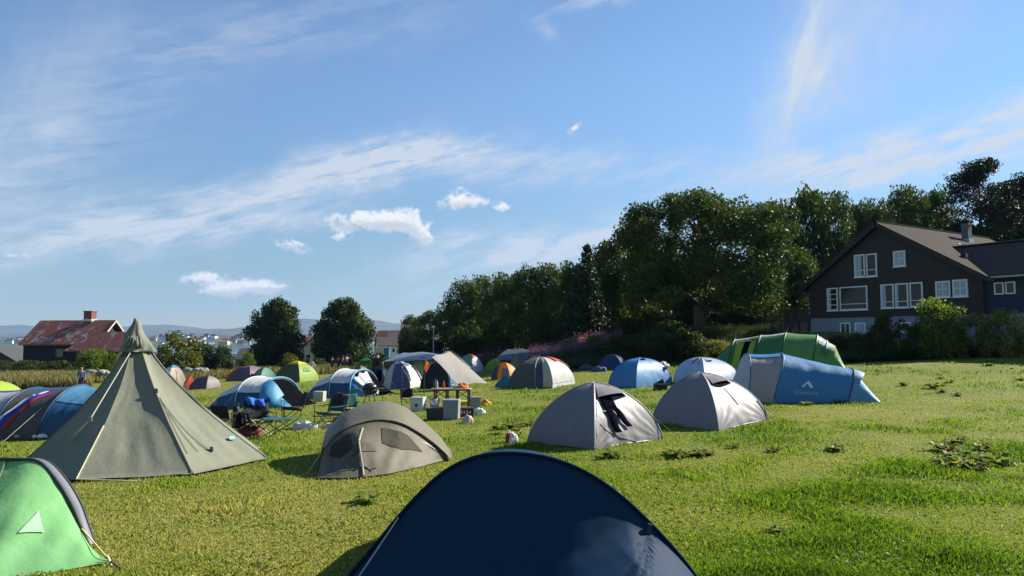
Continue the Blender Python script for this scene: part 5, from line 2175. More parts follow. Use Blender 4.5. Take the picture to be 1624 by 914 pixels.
# corner order: front, right, back, left -> panel 0 is front-right, panel 3 is front-left
for k in range(4):
    g1.panel(k, F_GREY, nu=56, nt=48)
g1.poles(paint('silver_sleeve', (.30, .29, .31), .5), .012)
g1.vent(0, F_GREY, .10, .92, .60, .80, .15)
g1.seam(0, [(.03, .0), (.04, .2), (.05, .4), (.06, .55)], paint('pale_zip', (.45, .44, .44), .5), .009)
g1.seam(0, [(.10 + .5 * i / 8, .30 - .26 * (i / 8) ** .7) for i in range(9)], paint('dark_grey_tape', (.12, .12, .14), .6), .008, 'door_zip')  # curved dark grey tape on the front-right panel
g1.guy(1, .34, .9)
g1.guy(0, .06, .1)
g2 = px_dome('dome_tent', 'silver grey dome tent with dark vent slit, right of the one with trousers', (1033, 673), (1219, 666), (1140, 685), (1110, 591), rp_=1.22, zp=1.24, sag=.05, amp=.016, seed=6)
for k in range(4):
    g2.panel(k, F_GREY, nu=56, nt=48)
g2.poles(MATS['silver_sleeve'], .012)
g2.vent(0, F_GREY, .14, .90, .62, .80, .17)
g2.seam(0, [(.45 + .02 * i, .55 - .05 * i) for i in range(6)], MATS['dark_grey_tape'], .010, 'strap')
g2.seam(0, [(.96, .02 + .3 * i / 6) for i in range(7)], POLE, .014, 'edge_tape')
g2.guy(3, .3, .7)
g2.guy(1, .25, .8)


# dark trousers draped on the first grey dome
def trousers():
    mats = fabric('dark_cotton', (.005, .005, .011), .0, .95, .3, spec=.0)
    w = g1.root.location
    hk = g1.pt(0, .22, .63)
    root = thing('trousers', 'dark navy trousers hanging from the vent of the grey dome tent', 'trousers', w + hk)

    def pos(u, t):
        return g1.pt(0, u, t, .035) - hk
    MB().grid(lambda i, j: pos(.14 + .30 * i + .07 * j * (1 - i), .65 - .20 * j) + Vector((0, -.006 * math.sin(i * 9 + j * 4), 0)), 12, 10).build('waist', mats, root, smooth_=True, solid=.012)
    for (a, b_, ln, dr) in ((.20, .115, .27, .10), (.33, .11, .22, .16)):
        MB().grid(lambda i, j, a=a, b_=b_, ln=ln, dr=dr: pos(a + b_ * (i - .5) * (1 - .35 * j) + b_ * .5 + dr * j + .012 * math.sin(j * 6), .45 - ln * j) + Vector((0, -.03 * math.sin(math.pi * i) - .006 * math.sin(j * 14), 0)), 10, 16).build('leg', mats, root, smooth_=True, solid=.012)


trousers()

# ================================================================== blue domes
e1 = px_dome('dome_tent', 'mid blue dome tent with a dark roof vent, below the great oak', (965, 614), (1066, 609), (1009, 616), (1016, 568), rp_=.95, zp=.95, sag=.05, seed=3)
for k in range(4):
    e1.panel(k, F_BLUE if k != 0 else fabric('bright_blue_cloth', (.085, .25, .48), .25, .5, .3))
e1.poles(paint('blue_sleeve', (.03, .12, .28), .5), .012)
e1.vent(0, F_BLUE_D, .10, .55, .78, .90, .10)
e1.guy(1, .3, .6)
MB().box(e1.pt(0, .93, .40) + Vector((.02, -.02, 0)), (.20, .04, .12)).build('pocket', F_BLUE_D, e1.root)

f1 = px_dome('dome_tent', 'pale blue grey dome tent with round roof window, half behind the grey domes', (1068, 606), (1172, 604), (1118, 613), (1112, 567), rp_=.95, zp=.95, sag=.05, seed=4)
for k in range(4):
    f1.panel(k, F_DOME)
f1.poles(paint('pale_sleeve', (.36, .40, .48), .5), .013)
f1.seam(3, [(.62 + .16 * math.cos(a_ / 10 * math.pi), .55 + .28 * math.sin(a_ / 10 * math.pi)) for a_ in range(11)], paint('navy_tape', (.02, .03, .09), .6), .03, 'window_trim')
f1.vent(0, F_PALE, .2, .55, .66, .82, .10)

# ================================================================== blue tunnel tent on the right
def blue_tunnel():
    gl, gr = gp(1196, 640), gp(1352, 641)
    loc = gp(1270, 640)
    Y = loc.y
    s = Y / FPX
    Hm = at(1260, 562, Y + .7).z - loc.z
    x = lambda px: (px - 1270) * s
    yc = 1.05
    st = [
        (x(1176), .45, .55, .05, yc, 0),       # left end foot
        (x(1190), .95, Hm * .985, .22, yc, 0),  # left hoop
        (x(1227), 1.12, Hm, .55, yc, 0),        # tall hoop
        (x(1345), .72, Hm * .68, .38, yc - .25, 0),   # end hoop
        (x(1392), .28, .05, .12, yc - .62, 0),  # tail foot
    ]
    T = Tunnel('tunnel_tent', 'long blue tunnel tent with grey side panel and printed peak mark', (loc.x, loc.y, h(loc.x, loc.y + 1)), R(-3), st, sag=.03, seed=2, pw=.72)
    T.panel(0, 1, F_PALE, name='end_panel')
    T.panel(1, 2, F_BLUE, .36, 1.0)
    T.panel(1, 2, fabric('warm_grey_cloth', (.33, .30, .29), .15, .55, .3), 0, .36, name='door_panel')
    T.panel(2, 3, F_BLUE, nu=24)
    T.panel(3, 4, F_LBLUE, name='tail_panel', nu=12)
    slv = paint('blue_hoop_sleeve', (.02, .10, .24), .5)
    T.hoop(1, slv, .018)
    T.hoop(2, slv, .022)
    T.hoop(3, POLE, .020)
    # hood over the tail vent
    A = [T.arch(3, math.pi * (.18 + .64 * i / 12)) for i in range(13)]
    MB().grid(lambda i, j: A[int(round(i * 12))] + Vector((.34 * j * math.sin(math.pi * (.1 + .8 * i)), -.03 * j, -.06 * j - .04 * j * j)), 12, 5).build('vent_hood', F_LBLUE, T.root, smooth_=True)
    MB().grid(lambda i, j: T.pt(3, 4, .02 + .22 * j, math.pi * (.22 + .5 * i), .012), 10, 4).build('vent_mesh', INNER, T.root)
    # printed peak and small lettering bar under it
    def pf(u, v):
        return T.pt(2, 3, u, math.pi * v, .012)
    wh = paint('white_print', (.55, .62, .70), .5)
    logo_mesh('peak_print', [(.325, .080), (.36, .080), (.392, .110), (.422, .094), (.445, .080), (.49, .080), (.40, .134)], pf, wh, T.root)
    cu = bpy.data.curves.new('lettering', 'FONT')
    cu.body = 'Quechua'
    cu.resolution_u = 2
    to = bpy.data.objects.new('lettering_source', cu)
    COL.objects.link(to)
    me = bpy.data.meshes.new_from_object(to.evaluated_get(bpy.context.evaluated_depsgraph_get()))
    bpy.data.objects.remove(to)
    xs_ = [v.co.x for v in me.vertices]
    wd_ = max(xs_) - min(xs_)
    for v in me.vertices:
        v.co = pf(.25 + .33 * (v.co.x - min(xs_)) / wd_, .034 + .030 * v.co.y)
    me.materials.clear()
    me.materials.append(paint('pale_blue_print', (.30, .44, .60), .5))
    lo = bpy.data.objects.new('lettering', me)
    COL.objects.link(lo)
    lo.parent = T.root
    # zip round the grey door
    MB().tube([T.pt(1, 2, .04 + .92 * i / 10, math.pi * .36, .012) for i in range(11)], .012, 5).build('door_zip', slv, T.root)
    for k in (.0, .5, 1.0):
        p = T.pt(2, 3, k, .01)
        MB().tube([p + Vector((0, -.05, .08)), p + Vector((0, -.06, -.06))], .010, 4).build('peg', PEG, T.root)
    p = T.arch(3, math.pi * .5)
    T.guy(p, (p.x + .95, p.y - .2, .02))


blue_tunnel()

# ================================================================== green tunnel tent behind
def green_tunnel():
    loc = gp(1236, 590)
    Y = loc.y
    s = (Y + 1) / FPX
    z0 = h(loc.x, loc.y + 1.2)
    Hm = at(1262, 529, Y + 1.2).z - z0
    x = lambda px: (px - 1236) * s
    st = [
        (x(1128), .75, .50, .05, 1.2, 0),
        (x(1158), 1.35, Hm * .88, .45, 1.2, 0),
        (x(1198), 1.45, Hm * .96, .45, 1.2, 0),
        (x(1236), 1.50, Hm, .45, 1.2, 0),
        (x(1283), 1.35, Hm * .90, .40, 1.2, 0),
        (x(1312), 1.20, Hm * .60, .25, 1.2, 0),
        (x(1331), 1.0, .06, .0, 1.2, 0),
    ]
    T = Tunnel('tunnel_tent', 'green tunnel tent with grey roof stripes and open lime door, behind the blue one', (loc.x, loc.y, z0), R(-20), st, sag=.03, seed=9, pw=.70)
    dk = fabric('forest_green_cloth', (.045, .16, .055), .2, .5, .3)
    T.panel(0, 1, dk, name='end_panel')
    for a in (1, 2):
        T.panel(a, a + 1, F_PALE, .40, .70, name='roof_stripe')
        T.panel(a, a + 1, dk, .70, 1.0)
        if a == 1:
            T.panel(a, a + 1, dk, .0, .40, 0, .12)
            T.panel(a, a + 1, dk, .0, .40, .92, 1)
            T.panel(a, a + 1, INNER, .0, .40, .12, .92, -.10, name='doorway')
            T.panel(a, a + 1, F_LIME, .0, .36, .14, .42, -.06, name='door_curtain')
            T.panel(a, a + 1, F_LIME, .0, .38, .66, .88, -.05, name='door_curtain')
            T.panel(a, a + 1, dk, .34, .40, .12, .92, .02, name='rolled_door')
        else:
            T.panel(a, a + 1, dk, .0, .40)
    T.panel(3, 4, F_GRN)
    T.panel(4, 5, F_GRN, name='end_panel')
    T.panel(5, 6, F_GRN, name='end_panel')
    for k in range(1, 5):
        T.hoop(k, paint('dark_green_sleeve', (.02, .05, .025), .5), .03)
    MB().grid(lambda i, j: T.pt(4, 5, .12 + .40 * i, math.pi * (.26 + .22 * j), .02), 6, 6).build('window', paint('clear_window', (.45, .50, .50), .15), T.root)
    MB().grid(lambda i, j: T.pt(4, 5, .50 + .1 * i, math.pi * (.24 + .24 * j), .05 * math.sin(math.pi * i) + .02), 6, 6).build('rolled_blind', F_PALE, T.root)
    MB().grid(lambda i, j: T.pt(4, 5, .3 + .4 * i, math.pi * (.12 + .1 * j), .02), 6, 4).build('lower_vent', dk, T.root)


green_tunnel()


# ================================================================== blue and white family tents (two of a kind)
def bw_tent(label, pxl, pxr, base, top, rz, white_cloth):
    pm = (pxl + pxr) / 2
    loc = gp(pm, base)
    Y = loc.y + .8
    z0 = h(loc.x, Y)
    W = (pxr - pxl) / FPX * Y
    Hm = at(pm, top, Y).z - z0
    k = W / 3.9
    st = [
        (-2.15 * k, .45, .04, 0, -.25, 0),
        (-1.20 * k, 1.05, Hm * .66, 0, -.1, 0),
        (-.13 * k, 1.35, Hm, .0, 0, 0),
        (1.00 * k, 1.30, Hm * .94, -.12 * k, 0, 0),
        (1.95 * k, 1.15, .05, .0, .1, 0),
    ]
    T = Tunnel('family_tent', label, (loc.x, Y, z0), rz, st, sag=.02, seed=pxl, pw=.78)
    low = fabric('petrol_blue_cloth', (.012, .060, .135), .05, .5, .3)
    for a in (0, 1, 2):
        cut = (.20, .17, .15)[a]
        T.panel(a, a + 1, low, 0, cut, name='lower_fly')
        T.panel(a, a + 1, F_WHITE, cut, 1 - cut, name='upper_fly')
        T.panel(a, a + 1, low, 1 - cut, 1, name='lower_fly')
    POR = fabric('porch_blue_cloth', (.05, .19, .34), .15, .5, .3)
    T.hoop(3, paint('teal_blue_sleeve', (.06, .22, .36), .5), .035)
    T.hoop(2, paint('white_sleeve', (.5, .52, .56), .5), .012)
    # porch: light blue cloth left, near-black sheet right for the unlit open doorway
    T.panel(3, 4, POR, 0, .30, name='porch_panel')
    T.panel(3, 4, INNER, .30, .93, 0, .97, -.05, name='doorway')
    T.panel(3, 4, POR, .93, 1.0, name='porch_panel')
    # rolled awning over the left half
    if white_cloth:
        MB().grid(lambda i, j: T.pt(3, 4, .15 + .85 * j, math.pi * (.22 + .30 * i * (1 - .35 * j)), .06 + .05 * math.sin(i * 14)), 16, 10).build('curtain', F_WHITE, T.root, smooth_=True)
    else:
        MB().grid(lambda i, j: T.pt(3, 4, .05 + .6 * j, math.pi * (.04 + .30 * i), .10 + .22 * math.sin(math.pi * j) * i), 12, 8).build('awning', fabric('azure_cloth', (.06, .26, .45), .25, .5, .3), T.root, smooth_=True)
    # printed peak low on the rear side
    logo_mesh('peak_print', [(.30, .10), (.52, .10), (.41, .19)], lambda u, v: T.pt(0, 1, u + .25, math.pi * v, .015), paint('faint_print', (.12, .22, .34), .6), T.root)
    p = T.arch(2, math.pi * .3)
    T.guy(p, (p.x - .2, p.y - 1.0, .02))
    return T


bw_tent('blue and white family tent with a propped blue awning, nearest of its pair', 330, 474, 648, 597, R(-16), False)
bw_tent('blue and white family tent with white curtain tied in its dark doorway', 484, 606, 630, 585, R(-18), True)

# ================================================================== dark blue tunnel tent left with flag
def left_blue():
    loc = gp(70, 697)
    Y = loc.y
    s = Y / FPX
    z0 = h(loc.x, Y + 1)
    Hm = at(95, 612, Y + 1.1).z - z0
    x = lambda px: (px - 70) * s
    st = [(x(-70), 1.0, Hm * .92, .1, 1.1, 0), (x(-5), 1.15, Hm * .95, .25, 1.1, 0), (x(60), 1.15, Hm, .35, 1.1, 0), (x(112), 1.05, Hm * .88, .25, 1.1, 0), (x(168), .6, .1, .1, 1.1, 0)]
    T = Tunnel('tunnel_tent', 'dark blue and grey tunnel tent at the left edge, half behind the tipi', (loc.x, Y, z0), R(6), st, sag=.03, seed=12, pw=.66)
    gry = fabric('charcoal_cloth', (.07, .072, .08), .08, .55, .3)
    T.panel(0, 1, F_PALE, 0, .42)
    T.panel(1, 2, gry, 0, .40)
    for a in (0, 1):
        T.panel(a, a + 1, F_BLUE_D, .42 if a == 0 else .40, 1.0)
    T.panel(2, 3, F_BLUE_D)
    T.panel(3, 4, F_BLUE_D)
    T.panel(2, 3, fabric('steel_blue_cloth', (.07, .20, .33), .2, .5, .3), .22, .55, .05, .95, .012, name='window_panel')
    for a in (1, 2, 3):
        T.hoop(a, paint('navy_hoop', (.02, .04, .08), .5), .022)
    T.guy(T.pt(1, 2, .9, math.pi * .25), (x(30), -.55, .02))
    # the flag: three stripes and a small shield, laid down the side
    root = thing('flag', 'white, blue and red striped flag with small shield draped on the dark blue tent', 'flag', T.root.matrix_basis @ T.pt(1, 2, .5, math.pi * .38))
    root.rotation_euler = T.root.rotation_euler
    o_ = T.pt(1, 2, .5, math.pi * .38)

    def fp(i, j, lift=.03):
        # i along the stripe band, j across the three stripes
        u = -.02 + .30 * j + .50 * i
        th = .05 + .31 * i + .02 * math.sin(j * 6)
        if u < 0:
            q = T.pt(0, 1, 1 + u, math.pi * th, lift)
        else:
            q = T.pt(1, 2, u, math.pi * th, lift)
        return q - o_ + Vector((0, -.02 * math.sin(i * 9 + j * 3), .015 * math.sin(i * 12)))
    for n_, (c_, a_, b2) in enumerate(((( .72, .73, .75), 0, .34), ((.03, .06, .38), .34, .67), ((.55, .03, .03), .67, 1.0))):
        MB().grid(lambda i, j, a_=a_, b2=b2: fp(i, a_ + (b2 - a_) * j), 16, 5).build('stripe', fabric(['flag_white', 'flag_blue', 'flag_red'][n_], c_, .2, .7, .3), root, smooth_=True)
    MB().grid(lambda i, j: fp(.68 + .13 * i, .22 + .22 * j, .045), 5, 5).build('shield', fabric('flag_shield', (.04, .07, .42), .1, .7, .2), root)
    MB().grid(lambda i, j: fp(.70 + .05 * i, .26 + .14 * j, .052), 4, 4).build('shield_peak', fabric('flag_peak', (.7, .72, .75), .1, .7, .2), root)
    # things lying by the tent foot
    for (px, py, nm, lab, col, sz) in ((31, 698, 'bowl', 'yellow bowl lying on the grass by the dark blue tent', (.62, .52, .03), .13), (62, 697, 'bag', 'small white bag lying beside the yellow bowl', (.7, .7, .7), .15)):
        g_ = gp(px, py)
        if nm == 'bowl':
            o = MB().lathe([(sz * .45, 0), (sz * .8, .05), (sz, .10), (sz * .94, .10), (sz * .7, .05), (sz * .35, .02)], (0, 0, 0), 14).build(nm, paint('yellow_plastic', col, .4), None, True)
        else:
            o = MB().grid(lambda i, j: Vector((sz * 1.4 * math.cos(2 * math.pi * i) * math.sin(math.pi * j), sz * .8 * math.sin(2 * math.pi * i) * math.sin(math.pi * j), .06 + .07 * math.cos(math.pi * j) + .03 * mnoise.noise(Vector((i * 9, j * 6, 2)))) ), 14, 8).build(nm, fabric('white_bag_cloth', col, .1, .6, .5), None, True)
        o.location = g_ + Vector((0, 0, .01))
        tag(o, lab, nm)


left_blue()
yl = far_dome('dome_tent', 'lime yellow tent corner at the very left edge above the dark blue tent', -70, 20, 640, 604, 45, .55, seed=5)
for k in range(4):
    yl.panel(k, F_LIME if k != 3 else F_YEL, nu=10, nt=10)
yl.poles(paint('lime_sleeve', (.45, .5, .12), .6), .02)

# ================================================================== the tents further off
def simple(name, label, pxl, pxr, base, top, mats, rot=45, apx=.5, seed=1, poles=None, **kw):
    kw.setdefault('rp_', 1.12)
    kw.setdefault('zp', 1.08)
    d = far_dome(name, label, pxl, pxr, base, top, max(0, rot - 36), apx, seed=seed, **kw)
    for k in range(4):
        d.panel(k, mats[k % len(mats)], nu=12, nt=12)
    d.poles(poles or POLE, .016)
    for k, tt in ((3, .32), (0, .36), (1, .30)):
        d.guy(k, tt, .55)
    return d


d = simple('dome_tent', 'tall beige tent with a blue top, peeking out right of the tipi', 256, 301, 617, 579, [F_BEIGE, F_BEIGE, F_WHITE, F_WHITE], 40, .42, 2)
for k in range(4):
    d.panel(k, F_LBLUE, 'roof_cap', t0=.72, t1=1, lift=.02, nu=10, nt=6)
d.seam(0, [(.5, .0 + .07 * i) for i in range(10)], paint('tan_zip', (.5, .36, .26), .6), .012)
d = simple('dome_tent', 'small orange red tent squeezed between the beige and the small grey tent', 294, 314, 616, 596, [F_RED, F_ORANGE], 30, .5, 3)
d = simple('dome_tent', 'small grey tent with a dark door end, right of the beige tent', 307, 351, 617, 596, [fabric('mid_grey_cloth', (.17, .165, .165), .1), F_PALE, F_SLATE, F_PURPLE], 62, .55, 4)
d = simple('dome_tent', 'plum grey dome tent with red side, behind the blue and white tent', 364, 434, 604, 580, [fabric('mauve_cloth', (.17, .13, .18), .15), F_PURPLE, F_RED, F_PURPLE], 55, .45, 5)
d.cutout(0, F_PALE, 'pale_patch', .3, .8, .35)
d.panel(3, F_RED, 'side_stripe', .0, .14, 0, .8, .02, nu=4)
d = simple('dome_tent', 'sea green and white tent leaning behind the plum grey one', 402, 442, 603, 583, [F_SEA, F_SEA, F_WHITE, F_GRN], 30, .45, 6)
d = simple('dome_tent', 'lime green dome tent with a yellow top and dark side, beside the walking person', 440, 506, 607, 573, [fabric('pear_cloth', (.24, .36, .06), .3), F_LIME, F_YEL, fabric('dark_olive_cloth', (.07, .075, .04), .1)], 58, .47, 7)
for k in (0, 3):
    d.panel(k, F_YEL, 'roof_cap', t0=.66, t1=1, lift=.02, nu=10, nt=6)
d.vent(0, F_GRN, .3, .75, .35, .5, .06)
gb = gp(580, 588)
sh = thing('pop_up_shelter', 'small bright green box shaped shelter behind the grey sided tents', 'shelter', gb)
s_ = gb.y / FPX
for xx in (-7, 8):
    for yy in (-7, 7):
        MB().tube([(xx * s_, yy * s_, 0), (xx * s_, yy * s_, 18 * s_)], .025, 5).build('post', GALV, sh)
MB().prism([(-8 * s_, -8 * s_, 13 * s_), (9 * s_, -8 * s_, 13 * s_), (9 * s_, 8 * s_, 13 * s_), (-8 * s_, 8 * s_, 13 * s_)], (0, 0, .08)).grid(lambda i, j: Vector(((-8 + 17 * i) * s_, -7.5 * s_, (1 + 15 * j) * s_)), 4, 4).build('wall', fabric('bright_green_cloth', (.05, .25, .06), .3), sh)
MB().add([(-9 * s_, -9 * s_, 16 * s_), (10 * s_, -9 * s_, 16 * s_), (10 * s_, 9 * s_, 16 * s_), (-9 * s_, 9 * s_, 16 * s_), (0, 0, 21 * s_)], [(0, 1, 4), (1, 2, 4), (2, 3, 4), (3, 0, 4)]).build('roof', MATS['fab_bright_green_cloth'], sh)
d = simple('dome_tent', 'dark olive tent just behind the tent with the tied white curtain', 552, 592, 606, 580, [fabric('olive_drab_cloth', (.12, .13, .06), .15), F_LIME, F_SLATE], 50, .5, 8)
d = simple('dome_tent', 'navy dome tent with black open door left of the white and blue striped tent', 584, 634, 616, 584, [F_NAVY, F_SLATE, F_NAVY, F_NAVY], 52, .4, 9)
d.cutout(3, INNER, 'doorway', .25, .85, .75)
d = simple('dome_tent', 'white tent with purple blue stripes, left of the grey tarpaulin shelter', 610, 672, 617, 573, [F_WHITE, F_WHITE, F_PALE, F_PALE], 62, .35, 10)
pb = fabric('purple_blue_cloth', (.075, .085, .21), .15)
d.panel(3, pb, 'door_flap', .30, .95, 0, .72, .03)
d.panel(0, pb, 'stripe', .05, .14, .2, .85, .03, nu=4)
d.panel(0, pb, 'window_stripe', .2, .75, .62, .78, .03)
d.seam(0, [(.9, .1 * i) for i in range(7)], paint('grey_tape', (.2, .2, .22), .7), .05, 'tie')
d = simple('dome_tent', 'pale lime tent with a green window under the blue grey tarpaulin', 646, 702, 603, 567, [fabric('pale_lime_cloth', (.42, .52, .26), .35), F_LIME, F_GRN], 40, .45, 11)
d.cutout(0, F_GRN, 'window', .3, .55, .3)
d = simple('dome_tent', 'white and green dome tent with a red roof patch behind the grey tarpaulin', 722, 768, 592, 562, [F_WHITE, F_GRN, F_GRN, F_SEA], 50, .5, 12)
d.panel(0, F_RED, 'roof_patch', .0, .8, .6, 1, .02)
d.panel(3, F_RED, 'roof_patch', .5, 1, .7, 1, .02)
d = simple('dome_tent', 'small navy dome tent in front of the red topped one', 746, 772, 590, 571, [F_NAVY, F_SLATE], 45, .5, 13)
d = simple('dome_tent', 'small lime green dome tent left of the orange tent', 768, 800, 590, 569, [F_LIME, F_LIME, F_GRN, fabric('spring_green_cloth', (.16, .40, .05), .35)], 45, .52, 14)
d.panel(0, F_YEL, 'roof_cap', t0=.6, t1=1, lift=.02)
d = simple('dome_tent', 'bright orange dome tent with grey lower panels', 779, 823, 602, 575, [F_ORANGE, F_ORANGE, F_ORANGE, F_ORANGE], 55, .46, 15)
d.panel(3, F_SLATE, 'lower_panel', .0, .30, 0, .62, .02)
d.panel(3, MATS['fab_mid_grey_cloth'], 'lower_panel', .55, 1, 0, .48, .02)
d = simple('dome_tent', 'muddle of camouflage and grey tents behind the beige striped tent', 806, 842, 590, 563, [fabric('camouflage_cloth', (.15, .155, .11), .1), F_PALE, F_SLATE], 35, .4, 16)
d = simple('dome_tent', 'grey and pale blue tent with a white roof, behind the beige striped tent', 830, 878, 592, 563, [F_PALE, F_DOME, F_SLATE, fabric('grey_green_cloth', (.2, .24, .22), .15)], 50, .4, 17)
d = simple('dome_tent', 'low teal tent with dark end at the left foot of the beige striped tent', 785, 826, 614, 597, [F_TEAL, F_SLATE, F_SLATE, F_TEAL], 50, .7, 18)

d1 = px_dome('dome_tent', 'slate tent with a beige stripe and a pale sheet over its right side', (806, 617), (912, 609), (876, 616), (858, 567), rp_=1.0, zp=1.0, sag=.06, seed=19)
for k, mt in ((0, F_PALE), (1, F_PALE), (2, F_SLATE), (3, F_SLATE)):
    d1.panel(k, mt)
d1.panel(3, F_BEIGE, 'stripe', .80, 1, .02, .95, .012)
d1.panel(3, fabric('olive_slate_cloth', (.085, .09, .075), .1), 'side_fly', .0, .55, .0, .98, .014)
d1.panel(0, fabric('sheet_cloth', (.33, .335, .35), .1), 'sheet', .02, .9, .08, .98, .03)
d1.poles(None, .014, (3, 0))
d1.seam(3, [(.62 - .1 * i / 8, .02 + .85 * i / 8) for i in range(9)], paint('pale_tape', (.4, .4, .36), .6), .012, 'door_zip', .02)
d1.guy(1, .3, .6)
rt_ = thing('towel', 'orange red towel draped over the pale sheeted tent roof', 'towel', d1.root.location + d1.pt(1, .15, .75))
o_ = d1.pt(1, .15, .75)
MB().grid(lambda i, j: (d1.pt(0, .62 + .38 * i, .92 - .28 * j, .06) if i < 1.01 else None) - o_, 10, 10).build('cloth', F_RED, rt_, smooth_=True, solid=.02)
MB().grid(lambda i, j: d1.pt(1, .0 + .3 * i, .85 - .45 * j, .05) - o_, 8, 10).build('cloth', F_ORANGE if False else fabric('rust_cloth', (.50, .12, .04), .2), rt_, smooth_=True, solid=.02)

d = simple('tarp_tent', 'small dark blue tent with a grey blue roof sheet before the shaded bank', 946, 998, 588, 562, [fabric('ink_blue_cloth', (.02, .045, .12), .1), F_NAVY, F_STARP, fabric('ink_blue_cloth', (.02, .045, .12), .1)], 58, .45, 20)
d.panel(0, F_STARP, 'roof_sheet', .0, 1, .45, 1, .03)


def tarp(name, label, cs, mat, sag=.1, cat='tarpaulin', n=14, extra=None, poles=()):
    """tarpaulin stretched between four points c00, c10, c11, c01"""
    c = [Vector(q) for q in cs]
    o_ = sum(c, Vector()) / 4
    o_.z = h(o_.x, o_.y)
    root = thing(name, label, cat, o_)

    def f(i, j):
        p = c[0].lerp(c[1], i).lerp(c[3].lerp(c[2], i), j) - o_
        p.z -= sag * 16 * i * (1 - i) * j * (1 - j)
        p.z += .03 * math.sin(i * 7 + j * 4)
        return p + Vector((0, 0, wr(p, .03, 1.1, 5)))
    MB().grid(f, n, n).build('sheet', mat, root, smooth_=True)
    for (p, r_) in poles:
        p = Vector(p)
        MB().tube([p - o_, Vector((p.x, p.y, h(p.x, p.y))) - o_], r_, 6).build('pole', GALV, root)
    return root, o_, f


Ya = gp(715, 617).y
pk = at(713, 558, Ya)
tarp('tarpaulin_shelter', 'pale grey tarpaulin pitched as a lean to over a dark tent beside the camp table',
     [at(685, 566, Ya - 1.4), pk, at(773, 607, Ya + 1.0), at(728, 611, Ya - 1.6)], F_TARP, .10, 'shelter', poles=[(pk, .022)])
tarp('tarpaulin', 'dark back sheet of the tarpaulin shelter, falling away behind its pole',
     [pk + Vector((0, .04, .02)), at(716, 556, Ya + .1), at(748, 583, Ya + 1.2), at(738, 588, Ya + .6)], F_BLACK, .02)
d = simple('dome_tent', 'black and navy tent sheltered under the pale grey tarpaulin', 668, 736, 616, 574, [F_NAVY, F_NAVY, F_BLACK, F_BLACK], 60, .42, 21)
d.cutout(0, F_BLUE_D, 'doorway', .1, .7, .55)
Yb = gp(650, 604).y + 3
tarp('tarpaulin', 'wide blue grey tarpaulin roof spread over several tents',
     [at(608, 574, Yb - 3), at(690, 570, Yb - 4), at(702, 562, Yb + 3), at(640, 559, Yb + 4)], F_STARP, -.25, poles=[(at(608, 574, Yb - 3), .025), (at(690, 570, Yb - 4), .025)])
Yc = gp(820, 588).y + 5
tarp('tarpaulin', 'large slate coloured tarpaulin roof behind the orange tent',
     [at(782, 572, Yc - 2), at(868, 570, Yc - 3), at(842, 555, Yc + 3), at(806, 553, Yc + 3)], F_SLATE, -.12, poles=[(at(784, 572, Yc - 2), .03), (at(866, 570, Yc - 3), .03), (at(812, 570, Yc - 2.2), .03)])

# ================================================================== people
SKIN = paint('skin', (.42, .26, .19), .6, var=.05)
HAIR = paint('dark_hair', (.03, .022, .016), .7)


def skin_body(name, V, E, Rr, mat, parent, lv=2):
    me = bpy.data.meshes.new(name)
    me.from_pydata([tuple(v) for v in V], E, [])
    me.materials.append(mat)
    o = bpy.data.objects.new(name, me)
    COL.objects.link(o)
    o.parent = parent
    o.modifiers.new('skin', 'SKIN')
    for i, r_ in enumerate(Rr):
        me.skin_vertices[0].data[i].radius = r_ if isinstance(r_, tuple) else (r_, r_)
        me.skin_vertices[0].data[i].use_root = (i == 0)
    s = o.modifiers.new('sub', 'SUBSURF')
    s.levels = s.render_levels = lv
    return o


